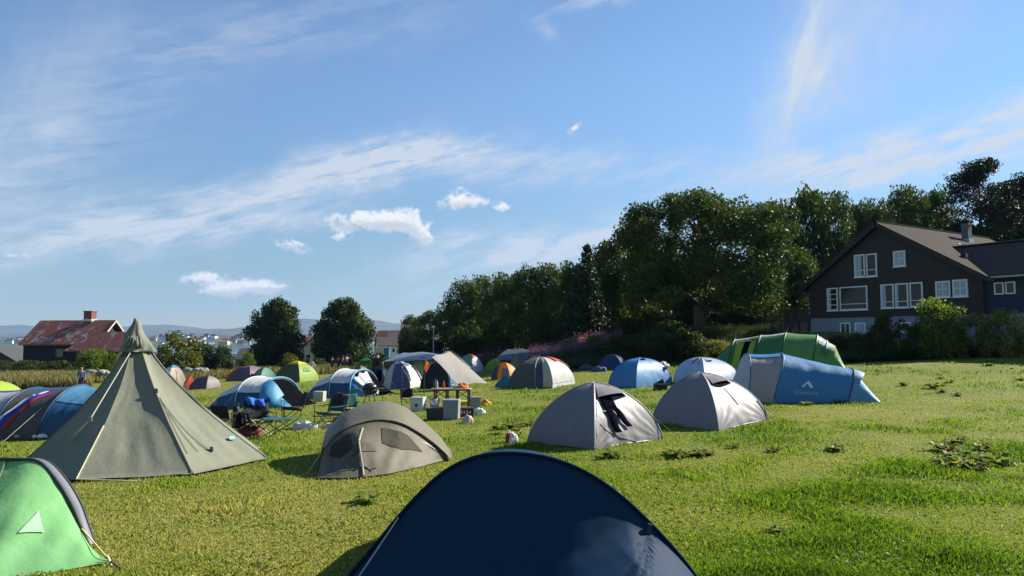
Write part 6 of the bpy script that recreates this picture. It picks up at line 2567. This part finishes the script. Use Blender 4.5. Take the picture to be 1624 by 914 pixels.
def person(label, loc, rz, top, legs, hair=HAIR, stride=.0, hgt=1.72, group=None, arms=0.0, long_hair=False, shorts=None):
    t = thing('person', label, 'person', loc, rz, group)
    k = hgt / 1.72
    st = stride
    J = {
        'pel': (0, 0, .95), 'bel': (0, .01, 1.10), 'che': (0, .0, 1.30), 'nek': (0, -.01, 1.46), 'hd0': (0, -.02, 1.55), 'hd1': (0, -.025, 1.64), 'hd2': (0, -.02, 1.70),
    }
    for s, n_ in ((-1, 'l'), (1, 'r')):
        J['hip' + n_] = (s * .09, 0, .90)
        J['kne' + n_] = (s * .10, -.5 * s * st - .05 * abs(st), .50)
        J['ank' + n_] = (s * .10, -.85 * s * st + (.12 if s * st < 0 else 0), .09 + (.08 if s * st < 0 else 0))
        J['toe' + n_] = (s * .12, -.85 * s * st - .15 + (.12 if s * st < 0 else 0), .035 + (.02 if s * st < 0 else 0))
        J['sho' + n_] = (s * .18, 0, 1.40)
        J['elb' + n_] = (s * .25, .45 * s * st + .03 - arms * .08, 1.13)
        J['wri' + n_] = (s * .25, .55 * s * st - .10 - arms * .22, .91 + arms * .25)
        J['han' + n_] = (s * .245, .58 * s * st - .13 - arms * .28, .82 + arms * .28)
    J = {a: Vector(b_) * k for a, b_ in J.items()}

    def sk(nm, keys, edges, rad, mat, par, lv=2):
        idx = {a: i for i, a in enumerate(keys)}
        return skin_body(nm, [J[a] for a in keys], [(idx[a], idx[b_]) for a, b_ in edges], rad, mat, par, lv)
    keys = ['pel', 'bel', 'che', 'nek', 'hd0', 'hd1', 'hd2'] + [a + s for s in 'lr' for a in ('hip', 'kne', 'ank', 'toe', 'sho', 'elb', 'wri', 'han')]
    ed = [('pel', 'bel'), ('bel', 'che'), ('che', 'nek'), ('nek', 'hd0'), ('hd0', 'hd1'), ('hd1', 'hd2')]
    for s in 'lr':
        ed += [('pel', 'hip' + s), ('hip' + s, 'kne' + s), ('kne' + s, 'ank' + s), ('ank' + s, 'toe' + s), ('che', 'sho' + s), ('sho' + s, 'elb' + s), ('elb' + s, 'wri' + s), ('wri' + s, 'han' + s)]
    base = {'pel': (.14, .10), 'bel': (.13, .09), 'che': (.15, .10), 'nek': .055, 'hd0': (.075, .085), 'hd1': (.085, .10), 'hd2': (.06, .07), 'hip': .085, 'kne': .058, 'ank': .040, 'toe': .035, 'sho': .062, 'elb': .042, 'wri': .03, 'han': .036}
    rad = []
    for a in keys:
        r_ = base.get(a, base.get(a[:3]))
        rad.append(tuple(q * k for q in r_) if isinstance(r_, tuple) else r_ * k)
    body = sk('body', keys, ed, rad, SKIN, t)
    # nose and ears, hair
    MB().lathe([(.012, -.02), (.018, 0), (.008, .03)], J['hd0'] + Vector((0, -.095, .03)), 6).build('nose', SKIN, body)
    hk = ['a', 'b', 'c']
    J.update(a=J['hd2'] + Vector((0, .02, .015)), b=J['hd1'] + Vector((0, .045, .0)), c=J['hd0'] + Vector((0, .06, -.16 if long_hair else 0)))
    sk('hair', hk, [('a', 'b'), ('b', 'c')], [(.085, .085), (.095, .085), (.07, .05)], hair, t)
    # jacket or shirt with sleeves, trousers, shoes
    keys = ['bel', 'pel', 'che', 'shol', 'elbl', 'wril', 'shor', 'elbr', 'wrir']
    ed = [('pel', 'bel'), ('bel', 'che'), ('che', 'shol'), ('shol', 'elbl'), ('elbl', 'wril'), ('che', 'shor'), ('shor', 'elbr'), ('elbr', 'wrir')]
    sk('top', keys, ed, [(.155 * k, .115 * k), (.17 * k, .12 * k), (.175 * k, .125 * k)] + [.08 * k, .06 * k, .045 * k] * 2, top, t)
    keys = ['pel', 'hipl', 'knel', 'ankl', 'hipr', 'kner', 'ankr']
    ed = [('pel', 'hipl'), ('hipl', 'knel'), ('knel', 'ankl'), ('pel', 'hipr'), ('hipr', 'kner'), ('kner', 'ankr')]
    sk('trousers', keys, ed, [(.15 * k, .115 * k)] + [.10 * k, .075 * k, .06 * k] * 2, legs, t)
    for s in 'lr':
        keys = ['ank' + s, 'toe' + s]
        sk('shoe', keys, [tuple(keys)], [.05, .045], paint('dark_shoe', (.03, .03, .03), .6), t, 1)
    return t


def cloth_paint(n, c):
    return fabric(n, c, 0, .85, .3)


def stand_at(px, Y):
    x = (px - 812) / FPX * Y
    return (x, Y, h(x, Y))


person('person in a blue jacket standing behind the dark blue tent, hands down', stand_at(133, 60), R(30), cloth_paint('blue_jacket', (.05, .13, .33)), cloth_paint('dark_trousers', (.03, .03, .04)), hgt=1.78)
person('person walking across the field in a pale top and black trousers', stand_at(495, 60), R(-50), cloth_paint('pale_top', (.34, .33, .34)), cloth_paint('black_trousers', (.012, .012, .015)), stride=.36, hgt=1.74, long_hair=True)
PG_ = 'group of people standing behind the tents'
grp = [(528, 76, 200, (.02, .03, .08), (.03, .03, .04), 'person in navy top, leftmost of the group behind the white curtained tent'),
       (538, 78, 150, (.20, .05, .05), (.04, .04, .05), 'person in dark red top in the group behind the white curtained tent'),
       (545, 77, 90, (.30, .24, .20), (.02, .02, .03), 'person in tan top, in the middle of the group behind the tents'),
       (551, 76, 240, (.24, .10, .08), (.05, .05, .06), 'person in reddish top right of the one in tan'),
       (557, 79, 30, (.05, .05, .06), (.02, .02, .03), 'person in black top at the right end of the group of five'),
       (594, 72, 170, (.03, .03, .035), (.03, .03, .04), 'person in black beside the green shelter, left one of two'),
       (600, 73, 220, (.04, .045, .06), (.02, .02, .03), 'person in dark grey beside the green shelter, right one of two')]
for i, (px, Y, a, c1_, c2_, lab) in enumerate(grp):
    person(lab, stand_at(px, Y), R(a), cloth_paint('group_top_%s' % 'abcdefg'[i], c1_), cloth_paint('group_legs_%s' % 'abcdefg'[i], c2_), hgt=1.66 + .03 * (i % 4), group=PG_, arms=.5 * (i % 2), long_hair=bool(i % 2))

# ================================================================== camp furniture and clutter
STEEL = paint('chair_tube', (.05, .05, .055), .45, metal=.3)
ALU = paint('aluminium', (.5, .5, .52), .4, metal=.8)


def camp_chair(label, px, base, rz, mat, sc_=1.0, group='folding camp chairs'):
    g_ = gp(px, base)
    t = thing('camp_chair', label, 'chair', g_, rz, group)
    t.scale = (sc_ * .87,) * 3
    w, d_ = .30, .26
    MB().grid(lambda i, j: Vector(((-w + 2 * w * i), -d_ + 2 * d_ * j, .43 - .07 * math.sin(math.pi * i) - .05 * j)), 8, 8).build('seat', mat, t, smooth_=True, solid=.012)
    MB().grid(lambda i, j: Vector(((-w + 2 * w * i), d_ - .02 + .16 * j + .05 * math.sin(math.pi * i), .42 + .44 * j)), 8, 8).build('backrest', mat, t, smooth_=True, solid=.012)
    for s in (-1, 1):
        MB().tube([(s * w, -d_, 0), (-s * w * .1, -d_ - .005 * s, .24), (-s * w, -d_, .45)], .011, 6).build('leg', STEEL, t)
        MB().tube([(s * w, d_, 0), (-s * w, d_ + .008 * s, .42)], .011, 6).build('leg', STEEL, t)
        MB().tube([(s * w, -d_ - .02, 0), (s * w * 1.02, d_ + .02, .43), (s * w, d_ + .16, .88)], .011, 6).build('back_tube', STEEL, t)
        MB().tube([(s * w * 1.02, -d_, .02), (s * w * 1.02, -d_ - .03, .60)], .011, 6).build('arm_post', STEEL, t)
        MB().grid(lambda i, j: Vector((s * (w + .0 + .07 * (i - .5)), -d_ - .05 + (2 * d_ + .12) * j, .60 - .02 * math.sin(math.pi * j))), 3, 6).build('armrest', mat, t, solid=.015)
    return t


F_CHAIRK = fabric('black_chair_cloth', (.015, .016, .02), 0, .8, .3)
F_CHAIRG = fabric('dark_green_chair_cloth', (.02, .09, .07), .05, .8, .3)
camp_chair('black camp chair with a blue shirt over its back, beside the tipi', 412, 693, R(35), F_CHAIRK, 1.0)
camp_chair('black camp chair turned to the left behind the low folding table', 463, 668, R(-65), F_CHAIRK, .98)
camp_chair('dark green camp chair with a jacket thrown on it, left of the khaki tent', 522, 677, R(-30), F_CHAIRG, .95)
camp_chair('dark green camp chair just left of the khaki tent roof', 562, 667, R(40), F_CHAIRG, .90)
camp_chair('black camp chair seen from behind, half hidden by the tipi', 357, 683, R(170), F_CHAIRK, .80)
camp_chair('small black camp chair behind the khaki tent, beside the white cooler', 646, 645, R(15), F_CHAIRK, .75)
camp_chair('black camp chair with bags on it, next to the one with the blue shirt', 392, 690, R(-20), F_CHAIRK, .9)


def drape(name, label, cat, loc, w, hgt, mat, rz=0.0, seed=0, bulge=.06):
    """cloth thrown over an edge: front and back fall with folds"""
    def f(i, j):
        s = (j - .42)
        z = -abs(s) * hgt * 1.6
        y = s * .10 + (bulge if s < 0 else -bulge) * 0
        x = (i - .5) * w * (1 + .12 * math.sin(j * 5 + seed))
        return Vector((x, -.05 * (1 if s < 0 else -1) * min(1, abs(s) * 8) + .035 * math.sin(i * 14 + j * 5 + seed), z + .03 * math.sin(i * 6 + seed)))
    o = MB().grid(f, 16, 16).build(name, mat, None, smooth_=True, solid=.015)
    o.location = loc
    o.rotation_euler = (0, 0, rz)
    return tag(o, label, cat)


def heap(name, label, cat, px, base, w, d_, z, mat, seed=0, rz=0.0, lump=.35):
    """soft lying thing: bag, pile of clothes"""
    def f(i, j):
        a, b_ = 2 * math.pi * i, math.pi * (j * .5)
        v = Vector((math.cos(a) * math.cos(b_), math.sin(a) * math.cos(b_), math.sin(b_)))
        k = 1 + lump * mnoise.fractal(v * 1.7 + Vector((seed, seed * 2, 0)), 1, 2, 3)
        return Vector((v.x * w / 2 * k, v.y * d_ / 2 * k, max(0, v.z * z * k)))
    o = MB().grid(f, 26, 10).build(name, mat, None, smooth_=True)
    o.location = gp(px, base)
    o.rotation_euler = (0, 0, rz)
    return tag(o, label, cat)


p = gp(412, 693)
drape('shirt', 'bright blue shirt hung over the back of the black camp chair', 'shirt', p + Vector((-.18, .34, .81)), .50, .26, fabric('royal_blue_cotton', (.03, .12, .48), .05, .85, .4), R(35), 1)
drape('jacket', 'dark jacket hanging on the side of the chair with the blue shirt', 'jacket', p + Vector((-.36, -.04, .56)), .36, .38, fabric('dark_jacket_cloth', (.02, .022, .035), 0, .85, .4), R(80), 3)
p = gp(522, 677)
drape('jacket', 'dark jacket with a pink lining thrown over the green camp chair', 'jacket', p + Vector((.20, .22, .78)), .38, .38, fabric('plum_jacket_cloth', (.035, .025, .045), 0, .85, .4), R(-30), 5)
heap('bag', 'red and black rucksack lying under the chair with the blue shirt', 'bag', 396, 693, .55, .35, .22, fabric('wine_red_cloth', (.14, .025, .03), 0, .7, .4), 3)
heap('sack', 'long white sack lying on the grass beside the low folding table', 'sack', 482, 681, .62, .26, .17, fabric('white_sack', (.62, .60, .58), .1, .8, .4), 5, R(-8))
heap('clothes', 'pale clothes heaped on the grass before the green chairs', 'clothes', 527, 679, .55, .32, .12, fabric('cream_clothes', (.48, .40, .33), .05, .9, .4), 7)
heap('clothes', 'brown blanket heaped between the two green chairs', 'clothes', 546, 670, .6, .4, .16, fabric('brown_blanket', (.20, .13, .10), 0, .95, .4), 9)
heap('clothes', 'mixed dark and red clothes spread out before the white curtained tent', 'clothes', 487, 634, 1.0, .5, .16, fabric('red_grey_clothes', (.22, .09, .10), .05, .9, .4), 11)
heap('clothes', 'grey clothes lying left of the grey bin', 'clothes', 476, 631, .7, .4, .14, fabric('grey_clothes', (.36, .36, .38), .05, .9, .4), 13)
heap('bag', 'dark bags heaped at the foot of the shaded bank', 'bag', 930, 587, 1.0, .6, .35, F_SLATE, 15)
heap('bag', 'blue and dark bags lying left of the small dark blue tent', 'bag', 950, 590, .9, .5, .30, fabric('bag_blue_grey', (.05, .07, .12), 0, .7, .4), 17)
heap('bag', 'white bag lying behind the mid blue dome tent', 'bag', 1052, 583, .8, .5, .32, F_WHITE, 19)
heap('bag', 'orange bag lying right of the camp table', 'bag', 768, 644, .42, .26, .18, fabric('orange_bag_cloth', (.62, .32, .03), .05, .7, .4), 21)
heap('bag', 'white carrier bag lying beside the black box near the camp table', 'bag', 759, 657, .38, .26, .16, fabric('white_carrier', (.68, .70, .72), .15, .5, .5), 23)
heap('bag', 'pink and white bag lying in front of the camp table', 'bag', 741, 672, .30, .22, .20, fabric('pink_white_bag', (.55, .40, .42), .1, .7, .4), 25)
wb = heap('carrier_bag', 'white carrier bag with red stripe left of the grey dome with trousers', 'bag', 812, 702, .26, .22, .22, fabric('thin_white_bag', (.60, .62, .62), .2, .4, .6), 27)
rs = heap('bag_print', '', '', 805, 703, .10, .14, .19, fabric('dark_red_print', (.25, .02, .03), .05, .5, .4), 29)
for k_ in ('label', 'category'):
    if k_ in rs:
        del rs[k_]
rs.parent = wb
rs.location = (-.085, -.04, 0)
# black open bag beside the blue dome
bg = thing('bag', 'black open bag standing at the right corner of the blue dome', 'bag', gp(1047, 619), R(15))
MB().prism([(-.24, -.14, 0), (.24, -.14, 0), (.24, .14, 0), (-.24, .14, 0)], (.02, 0, .24)).build('body', F_BLACK, bg, bevel=.03)
MB().add([(-.2, .12, .24), (.24, .12, .24), (.20, .16, .42)], [(0, 1, 2)]).build('flap', F_BLACK, bg, solid=.01)


def crate(name, label, cat, px, base, w, d_, z, mat, rz=0.0, lid=None, handle=True, parts=()):
    t = thing(name, label, cat, gp(px, base), rz)
    MB().hexa([(-w * .47, -d_ * .47, .004), (w * .47, -d_ * .47, .004), (w * .47, d_ * .47, .004), (-w * .47, d_ * .47, .004)],
              [(-w / 2, -d_ / 2, z), (w / 2, -d_ / 2, z), (w / 2, d_ / 2, z), (-w / 2, d_ / 2, z)]).build('body', mat, t, bevel=.015)
    if lid:
        MB().box((0, 0, z + .025), (w * 1.04, d_ * 1.04, .05)).build('lid', lid, t, bevel=.012)
    if handle:
        MB().tube([(-w * .3, 0, z + .04), (-w * .28, 0, z + .12), (w * .28, 0, z + .12), (w * .3, 0, z + .04)], .010, 6).build('handle', STEEL, t)
    return t


crate('cool_box', 'white cool box with a dark badge right of the khaki tent roof', 'cool box', 663, 652, .40, .32, .36, paint('cool_box_white', (.50, .51, .50), .4), R(-12), paint('cool_box_lid', (.42, .44, .46), .4))
c_ = gp(663, 652)
cb = MB().lathe([(.045, 0), (.045, .012)], (0, 0, 0), 10).build('badge', F_BLACK, None)
cb.rotation_euler = (R(90), 0, 0)
cb.location = (0, -.165, .18)
cb.parent = [o for o in COL.objects if o.name.startswith('cool_box')][0]
t = thing('bucket', 'silver bucket standing on the grass under the camp table', 'bucket', gp(689, 650))
MB().lathe([(.13, 0), (.16, .33), (.15, .33), (.12, .02)], (0, 0, 0), 18).build('body', ALU, t, True)
MB().tube([(-.155, 0, .31), (-.10, -.06, .40), (.10, -.06, .40), (.155, 0, .31)], .006, 5).build('handle', STEEL, t)
crate('crate', 'dark brown crate in front of the silver bucket', 'crate', 690, 665, .46, .36, .30, paint('brown_crate', (.045, .04, .035), .7, var=.3), R(8), None, False)
crate('storage_box', 'tall grey storage box in front of the camp table', 'box', 716, 665, .42, .36, .46, paint('grey_box', (.20, .22, .25), .5), R(-6), paint('grey_lid', (.24, .26, .29), .5))
bb = crate('crate', 'black crate with pale lettering right of the grey storage box', 'crate', 739, 661, .42, .30, .24, paint('black_crate', (.018, .018, .02), .5), R(4), None, False)
for k in range(4):
    MB().box((-.12 + k * .075, -.153, .13), (.04, .006, .09 - .02 * (k % 2))).build('lettering', paint('pale_letters', (.4, .38, .36), .6), bb)
t = thing('plate', 'orange plate lying before the black crate', 'plate', gp(734, 664))
MB().lathe([(.10, .004), (.17, .025), (.165, .03), (.09, .012)], (0, 0, 0), 18).build('dish', paint('orange_plastic', (.70, .25, .05), .4), t, True)
crate('crate', 'yellow crate under the camp table', 'crate', 736, 644, .46, .34, .16, paint('yellow_crate', (.60, .45, .03), .5), R(5), None, False)
crate('bin', 'grey bin right of the camp table', 'bin', 754, 649, .30, .30, .36, paint('bin_grey', (.22, .22, .22), .5), R(10), None, True)
crate('bin', 'grey bin standing before the white curtained tent', 'bin', 507, 637, .42, .34, .40, paint('bin_pale', (.34, .35, .33), .6), R(-10), None, True)
crate('cardboard_box', 'brown cardboard box between the two green camp chairs', 'box', 551, 662, .30, .26, .26, paint('cardboard', (.36, .24, .14), .85), R(14), None, False)
t = thing('canister', 'tall black canister beside the chair with the blue shirt', 'canister', gp(374, 679))
MB().lathe([(.075, 0), (.08, .02), (.08, .46), (.05, .52), (.03, .53), (.03, .58)], (0, 0, 0), 14).build('body', F_BLACK, t, True)
MB().tube([(-.06, 0, .50), (-.05, 0, .60), (.05, 0, .60), (.06, 0, .50)], .012, 5).build('handle', STEEL, t)
# barbecue
t = thing('barbecue', 'black barbecue with side shelves standing behind the khaki tent', 'barbecue', gp(586, 655), R(10))
BBQ = paint('barbecue_enamel', (.02, .02, .022), .35)
MB().lathe([(.10, .52), (.20, .58), (.23, .68), (.22, .69), (.19, .60)], (0, 0, 0), 18).build('bowl', BBQ, t, True)
MB().lathe([(.225, .70), (.20, .80), (.12, .86), (.02, .88)], (0, 0, 0), 18).build('lid', BBQ, t, True)
for k in range(3):
    a = R(90 + 120 * k)
    MB().tube([(.12 * math.cos(a), .12 * math.sin(a), .56), (.26 * math.cos(a), .26 * math.sin(a), 0)], .012, 6).build('leg', STEEL, t)
for s in (-1, 1):
    MB().box((s * .34, 0, .70), (.22, .26, .02)).build('side_shelf', BBQ, t)
MB().tube([(-.08, -.03, .88), (-.07, -.03, .93), (.07, -.03, .93), (.08, -.03, .88)], .010, 6).build('handle', STEEL, t)
# low folding table
t = thing('folding_table', 'low folding table with dark net top and crossed legs', 'table', gp(446, 693), R(-10))
MB().grid(lambda i, j: Vector((-.36 + .72 * i, -.24 + .48 * j, .40 - .02 * math.sin(math.pi * i))), 8, 6).build('tabletop', fabric('teal_net', (.03, .10, .12), .1, .7, .3), t, solid=.012)
for y_ in (-.24, .24):
    for s in (-1, 1):
        MB().tube([(s * .34, y_, 0), (-s * .34, y_ + .01 * s, .40)], .010, 6).build('leg', STEEL, t)
# beer bench style camp table
tp = gp(716, 648)
t = thing('camp_table', 'long narrow camp table with black folding legs and orange brown top', 'table', (tp.x, tp.y, tp.z), R(-3))
s_ = tp.y / FPX
tz_ = at(716, 616, tp.y).z - tp.z
Lh = 31 * s_
MB().box((0, 0, tz_ - .015), (2 * Lh, .55, .03)).build('tabletop', paint('beech_ply', (.36, .26, .19), .55, var=.2, scale=8), t, bevel=.006)
MB().box((0, 0, tz_ - .045), (2 * Lh * .98, .50, .03)).build('apron', STEEL, t)
for xx in (-Lh * .82, -Lh * .22, Lh * .30, Lh * .88):
    for yy in (-.20, .20):
        MB().box((xx, yy, (tz_ - .06) / 2), (.045, .045, tz_ - .06)).build('leg', STEEL, t)
for (a, b_) in ((-Lh * .82, -Lh * .22), (Lh * .30, Lh * .88)):
    MB().tube([(a, -.20, tz_ * .55), ((a + b_) / 2, -.20, tz_ * .72), (b_, -.20, tz_ * .55)], .014, 5).tube([(a, -.20, tz_ * .92), ((a + b_) / 2, -.20, tz_ * .74), (b_, -.20, tz_ * .92)], .014, 5).build('brace', STEEL, t)
topz = tp + Vector((0, 0, tz_ + .002))


def on_table(px, dy=0.0):
    return Vector(((px - 812) / FPX * tp.y, tp.y + dy, topz.z))


for (px, dy, nm, lab, col, hh_) in ((690, .05, 'bottle', 'dark bottle at the left end of the camp table', (.03, .05, .03), .30), (694, -.08, 'bottle', 'clear water bottle next to the dark bottle on the camp table', (.35, .38, .40), .26), (704, .06, 'bottle', 'red sauce bottle in the middle of the camp table', (.40, .05, .04), .22)):
    t = thing(nm, lab, 'bottle', on_table(px, dy))
    MB().lathe([(.035, 0), (.038, .01), (.038, hh_ * .62), (.016, hh_ * .8), (.014, hh_ * .93)], (0, 0, 0), 12).build('body', paint('bottle_' + 'dcr'[[690, 694, 704].index(px)], col, .2), t, True)
    MB().lathe([(.017, hh_ * .93), (.017, hh_)], (0, 0, 0), 10).build('cap', F_RED if px == 704 else STEEL, t)
t = thing('bowl', 'pale bowl standing on the camp table before the pole', 'bowl', on_table(722, .02))
MB().lathe([(.06, 0), (.13, .10), (.125, .10), (.05, .01)], (0, 0, 0), 16).build('dish', paint('pale_enamel', (.6, .62, .64), .3), t, True)
o = MB().grid(lambda i, j: Vector((.22 * math.cos(6.28 * i) * math.cos(1.57 * j), .15 * math.sin(6.28 * i) * math.cos(1.57 * j), .13 * math.sin(1.57 * j) * (1 + .3 * math.sin(i * 20)))), 24, 8).build('towel', fabric('orange_towel', (.58, .20, .07), .05, .95, .5), None, True)
o.location = on_table(733, .04)
tag(o, 'orange towel crumpled on the right end of the camp table', 'towel')
# thin shelter poles and the flag pole
for (px, base, top, lab) in ((606, 640, 577, 'thin grey pole left of the cool box, left one of two'), (637, 638, 583, 'thin grey pole right of the first, before the striped tent')):
    g_ = gp(px, base)
    t = thing('tent_pole', lab, 'pole', g_)
    z_ = at(px, top, g_.y).z - g_.z
    MB().tube([(0, 0, -.05), (.01, 0, z_)], .013, 6).build('rod', STEEL, t)
    MB().lathe([(.02, z_), (.014, z_ + .05)], (0.01, 0, 0), 8).build('tip', ALU, t)
    MB().tube([(0, 0, z_), (.9, -.9, .02)] if px < 620 else [(0, 0, z_), (.6, 1.0, .02)], .006, 4).build('guy_line', paint('yellow_green_cord', (.45, .5, .12), .7), t)
g_ = gp(672, 649)
t = thing('flag_pole', 'thin pole with a small orange red flag left of the camp table', 'flag', g_)
z_ = at(672, 569, g_.y).z - g_.z
MB().tube([(0, 0, -.05), (.02, 0, z_)], .012, 6).build('pole', STEEL, t)
MB().grid(lambda i, j: Vector((.02 + .03 * math.sin(j * 5) + .14 * i - .06 * i * j, .03 * math.sin(i * 6 + j * 4), z_ - .03 - .30 * j - .10 * i)), 6, 10).build('cloth', fabric('flag_orange', (.68, .16, .06), .35, .7, .3), t, smooth_=True)

# ================================================================== docks and other coarse weeds in the grass
DOCK = leafmat('dock_leaf', [(0.0, (.065, .11, .020)), (.45, (.14, .20, .035)), (.75, (.28, .27, .06)), (1.0, (.40, .22, .09))], .5)


def make_dock(seed, nleaf):
    g = np.random.default_rng(seed)
    Vs, Fs, Ts = [], [], []
    n0 = 0
    for k in range(nleaf):
        a = g.uniform(0, 6.28)
        L = g.uniform(.14, .30)
        w = L * g.uniform(.16, .26)
        up = g.uniform(.35, 1.35)
        r0 = g.uniform(0, .10)
        t0 = np.clip(g.normal(.45, .25), 0, 1)
        d = np.array([math.cos(a), math.sin(a)])
        q = np.array([-d[1], d[0]])
        m_ = 5
        for i in range(m_ + 1):
            f = i / m_
            rr = r0 + L * (f * math.cos(up * (1 - .8 * f)))
            zz = L * (math.sin(up) * f - .55 * f * f) + .02 + .02 * math.sin(f * 9 + k)
            ww = w * math.sin(math.pi * min(1, .12 + .88 * f)) ** .7
            for s in (-1, 0, 1):
                xy = d * rr + q * ww * s
                Vs.append((xy[0], xy[1], max(.004, zz + (.25 * ww if s else 0))))
                Ts.append(t0)
        for i in range(m_):
            for s in range(2):
                b_ = n0 + i * 3 + s
                Fs.append((b_, b_ + 1, b_ + 4, b_ + 3))
        n0 += (m_ + 1) * 3
    t = thing('dock_plant', '', 'weed', (0, 0, 0))
    np_mesh('leaves', np.array(Vs), np.array(Fs), DOCK, t, np.array(Ts))
    MB().tube([(0, 0, -.02), (.01, 0, .12), (.0, .02, .20)], .006, 5).build('stem', BARK, t)
    return t


dk_src = [make_dock(3, 34), make_dock(5, 26), make_dock(8, 40)]
dk_used = [False] * 3
DOCKS = [(811, 680, 1.3, 0, 'leafy dock clump behind the white carrier bag'), (968, 726, 1.05, 1, 'dock clump at the front corner of the first grey dome'), (1100, 724, .9, 2, 'reddish dock clump between the two grey domes and the near tent'),
         (1078, 727, .7, 1, 'small dock left of the reddish clump'), (585, 798, .85, 1, 'brown leaved weed in the grass below the khaki tent'), (1500, 716, 1.3, 0, 'broad dock patch at the right, nearest its bright yellow leaf'),
         (1540, 742, 1.3, 2, 'dock patch at the right edge of the field, lower one'), (1500, 742, 1.2, 0, 'dock patch at the right, dark one of the cluster'), (1585, 738, 1.4, 1, 'dock patch at the far right, half under the frame edge'),
         (1520, 705, 1.0, 2, 'dock with orange leaves in the cluster at the right'), (1480, 616, 1.4, 0, 'dark weed clump in the open grass right of the blue tunnel tent'), (1432, 612, 1.0, 1, 'small weed clump just right of the blue tunnel tail'),
         (1566, 581, 1.2, 2, 'weed clump high on the right slope'), (1620, 604, 1.0, 1, 'weed clump at the right edge of the slope'), (1330, 640, 1.0, 0, 'tuft of weeds at the foot of the blue tunnel tent'), (1278, 643, .9, 2, 'weeds under the printed peak of the blue tunnel tent'),
         (1225, 718, .7, 1, 'small brown weed in the middle grass'), (1326, 716, .9, 2, 'yellowing weed right of the small brown one'), (1230, 845, .5, 0, 'small weed right of the near navy tent'), (838, 676, 1.0, 2, 'weed just right of the leafy clump by the carrier bag'),
         (790, 682, .9, 1, 'weed just left of the leafy clump by the carrier bag'), (1125, 722, .6, 0, 'weed right of the reddish clump'), (1560, 714, .9, 0, 'weed above the dock cluster at the right')]
for (px, py, s, v, lab) in DOCKS:
    g_ = gp(px, py)
    rz_ = rnd.uniform(0, 6.28)
    if not dk_used[v]:
        dk_used[v] = True
        r_ = dk_src[v]
        r_.location, r_.scale, r_.rotation_euler = g_, (s * .82,) * 3, (0, 0, rz_)
        r_['label'] = lab
        r_['group'] = 'docks and weeds in the grass'
    else:
        dup(dk_src[v], g_, rz_, lab, 'docks and weeds in the grass', (s * .82, s * .82, s * .9))
xg = random.Random(21)
for i, (cx, cy, n_, where) in enumerate([(1530, 728, 9, 'dock patch at the right'), (1490, 620, 4, 'dark clump on the right slope'), (1100, 722, 4, 'reddish dock clump before the grey domes'), (812, 678, 4, 'leafy clump by the carrier bag'), (1590, 590, 4, 'weeds high on the right slope')]):
    for k in range(n_):
        px, py = cx + xg.gauss(0, 34), cy + xg.gauss(0, 11)
        s = xg.uniform(.35, .8)
        dup(dk_src[k % 3], gp(min(px, 1640), py), xg.uniform(0, 6.28), 'small loose weed scattered round the ' + where, 'small weeds round the ' + where, (s, s, s * 1.1))
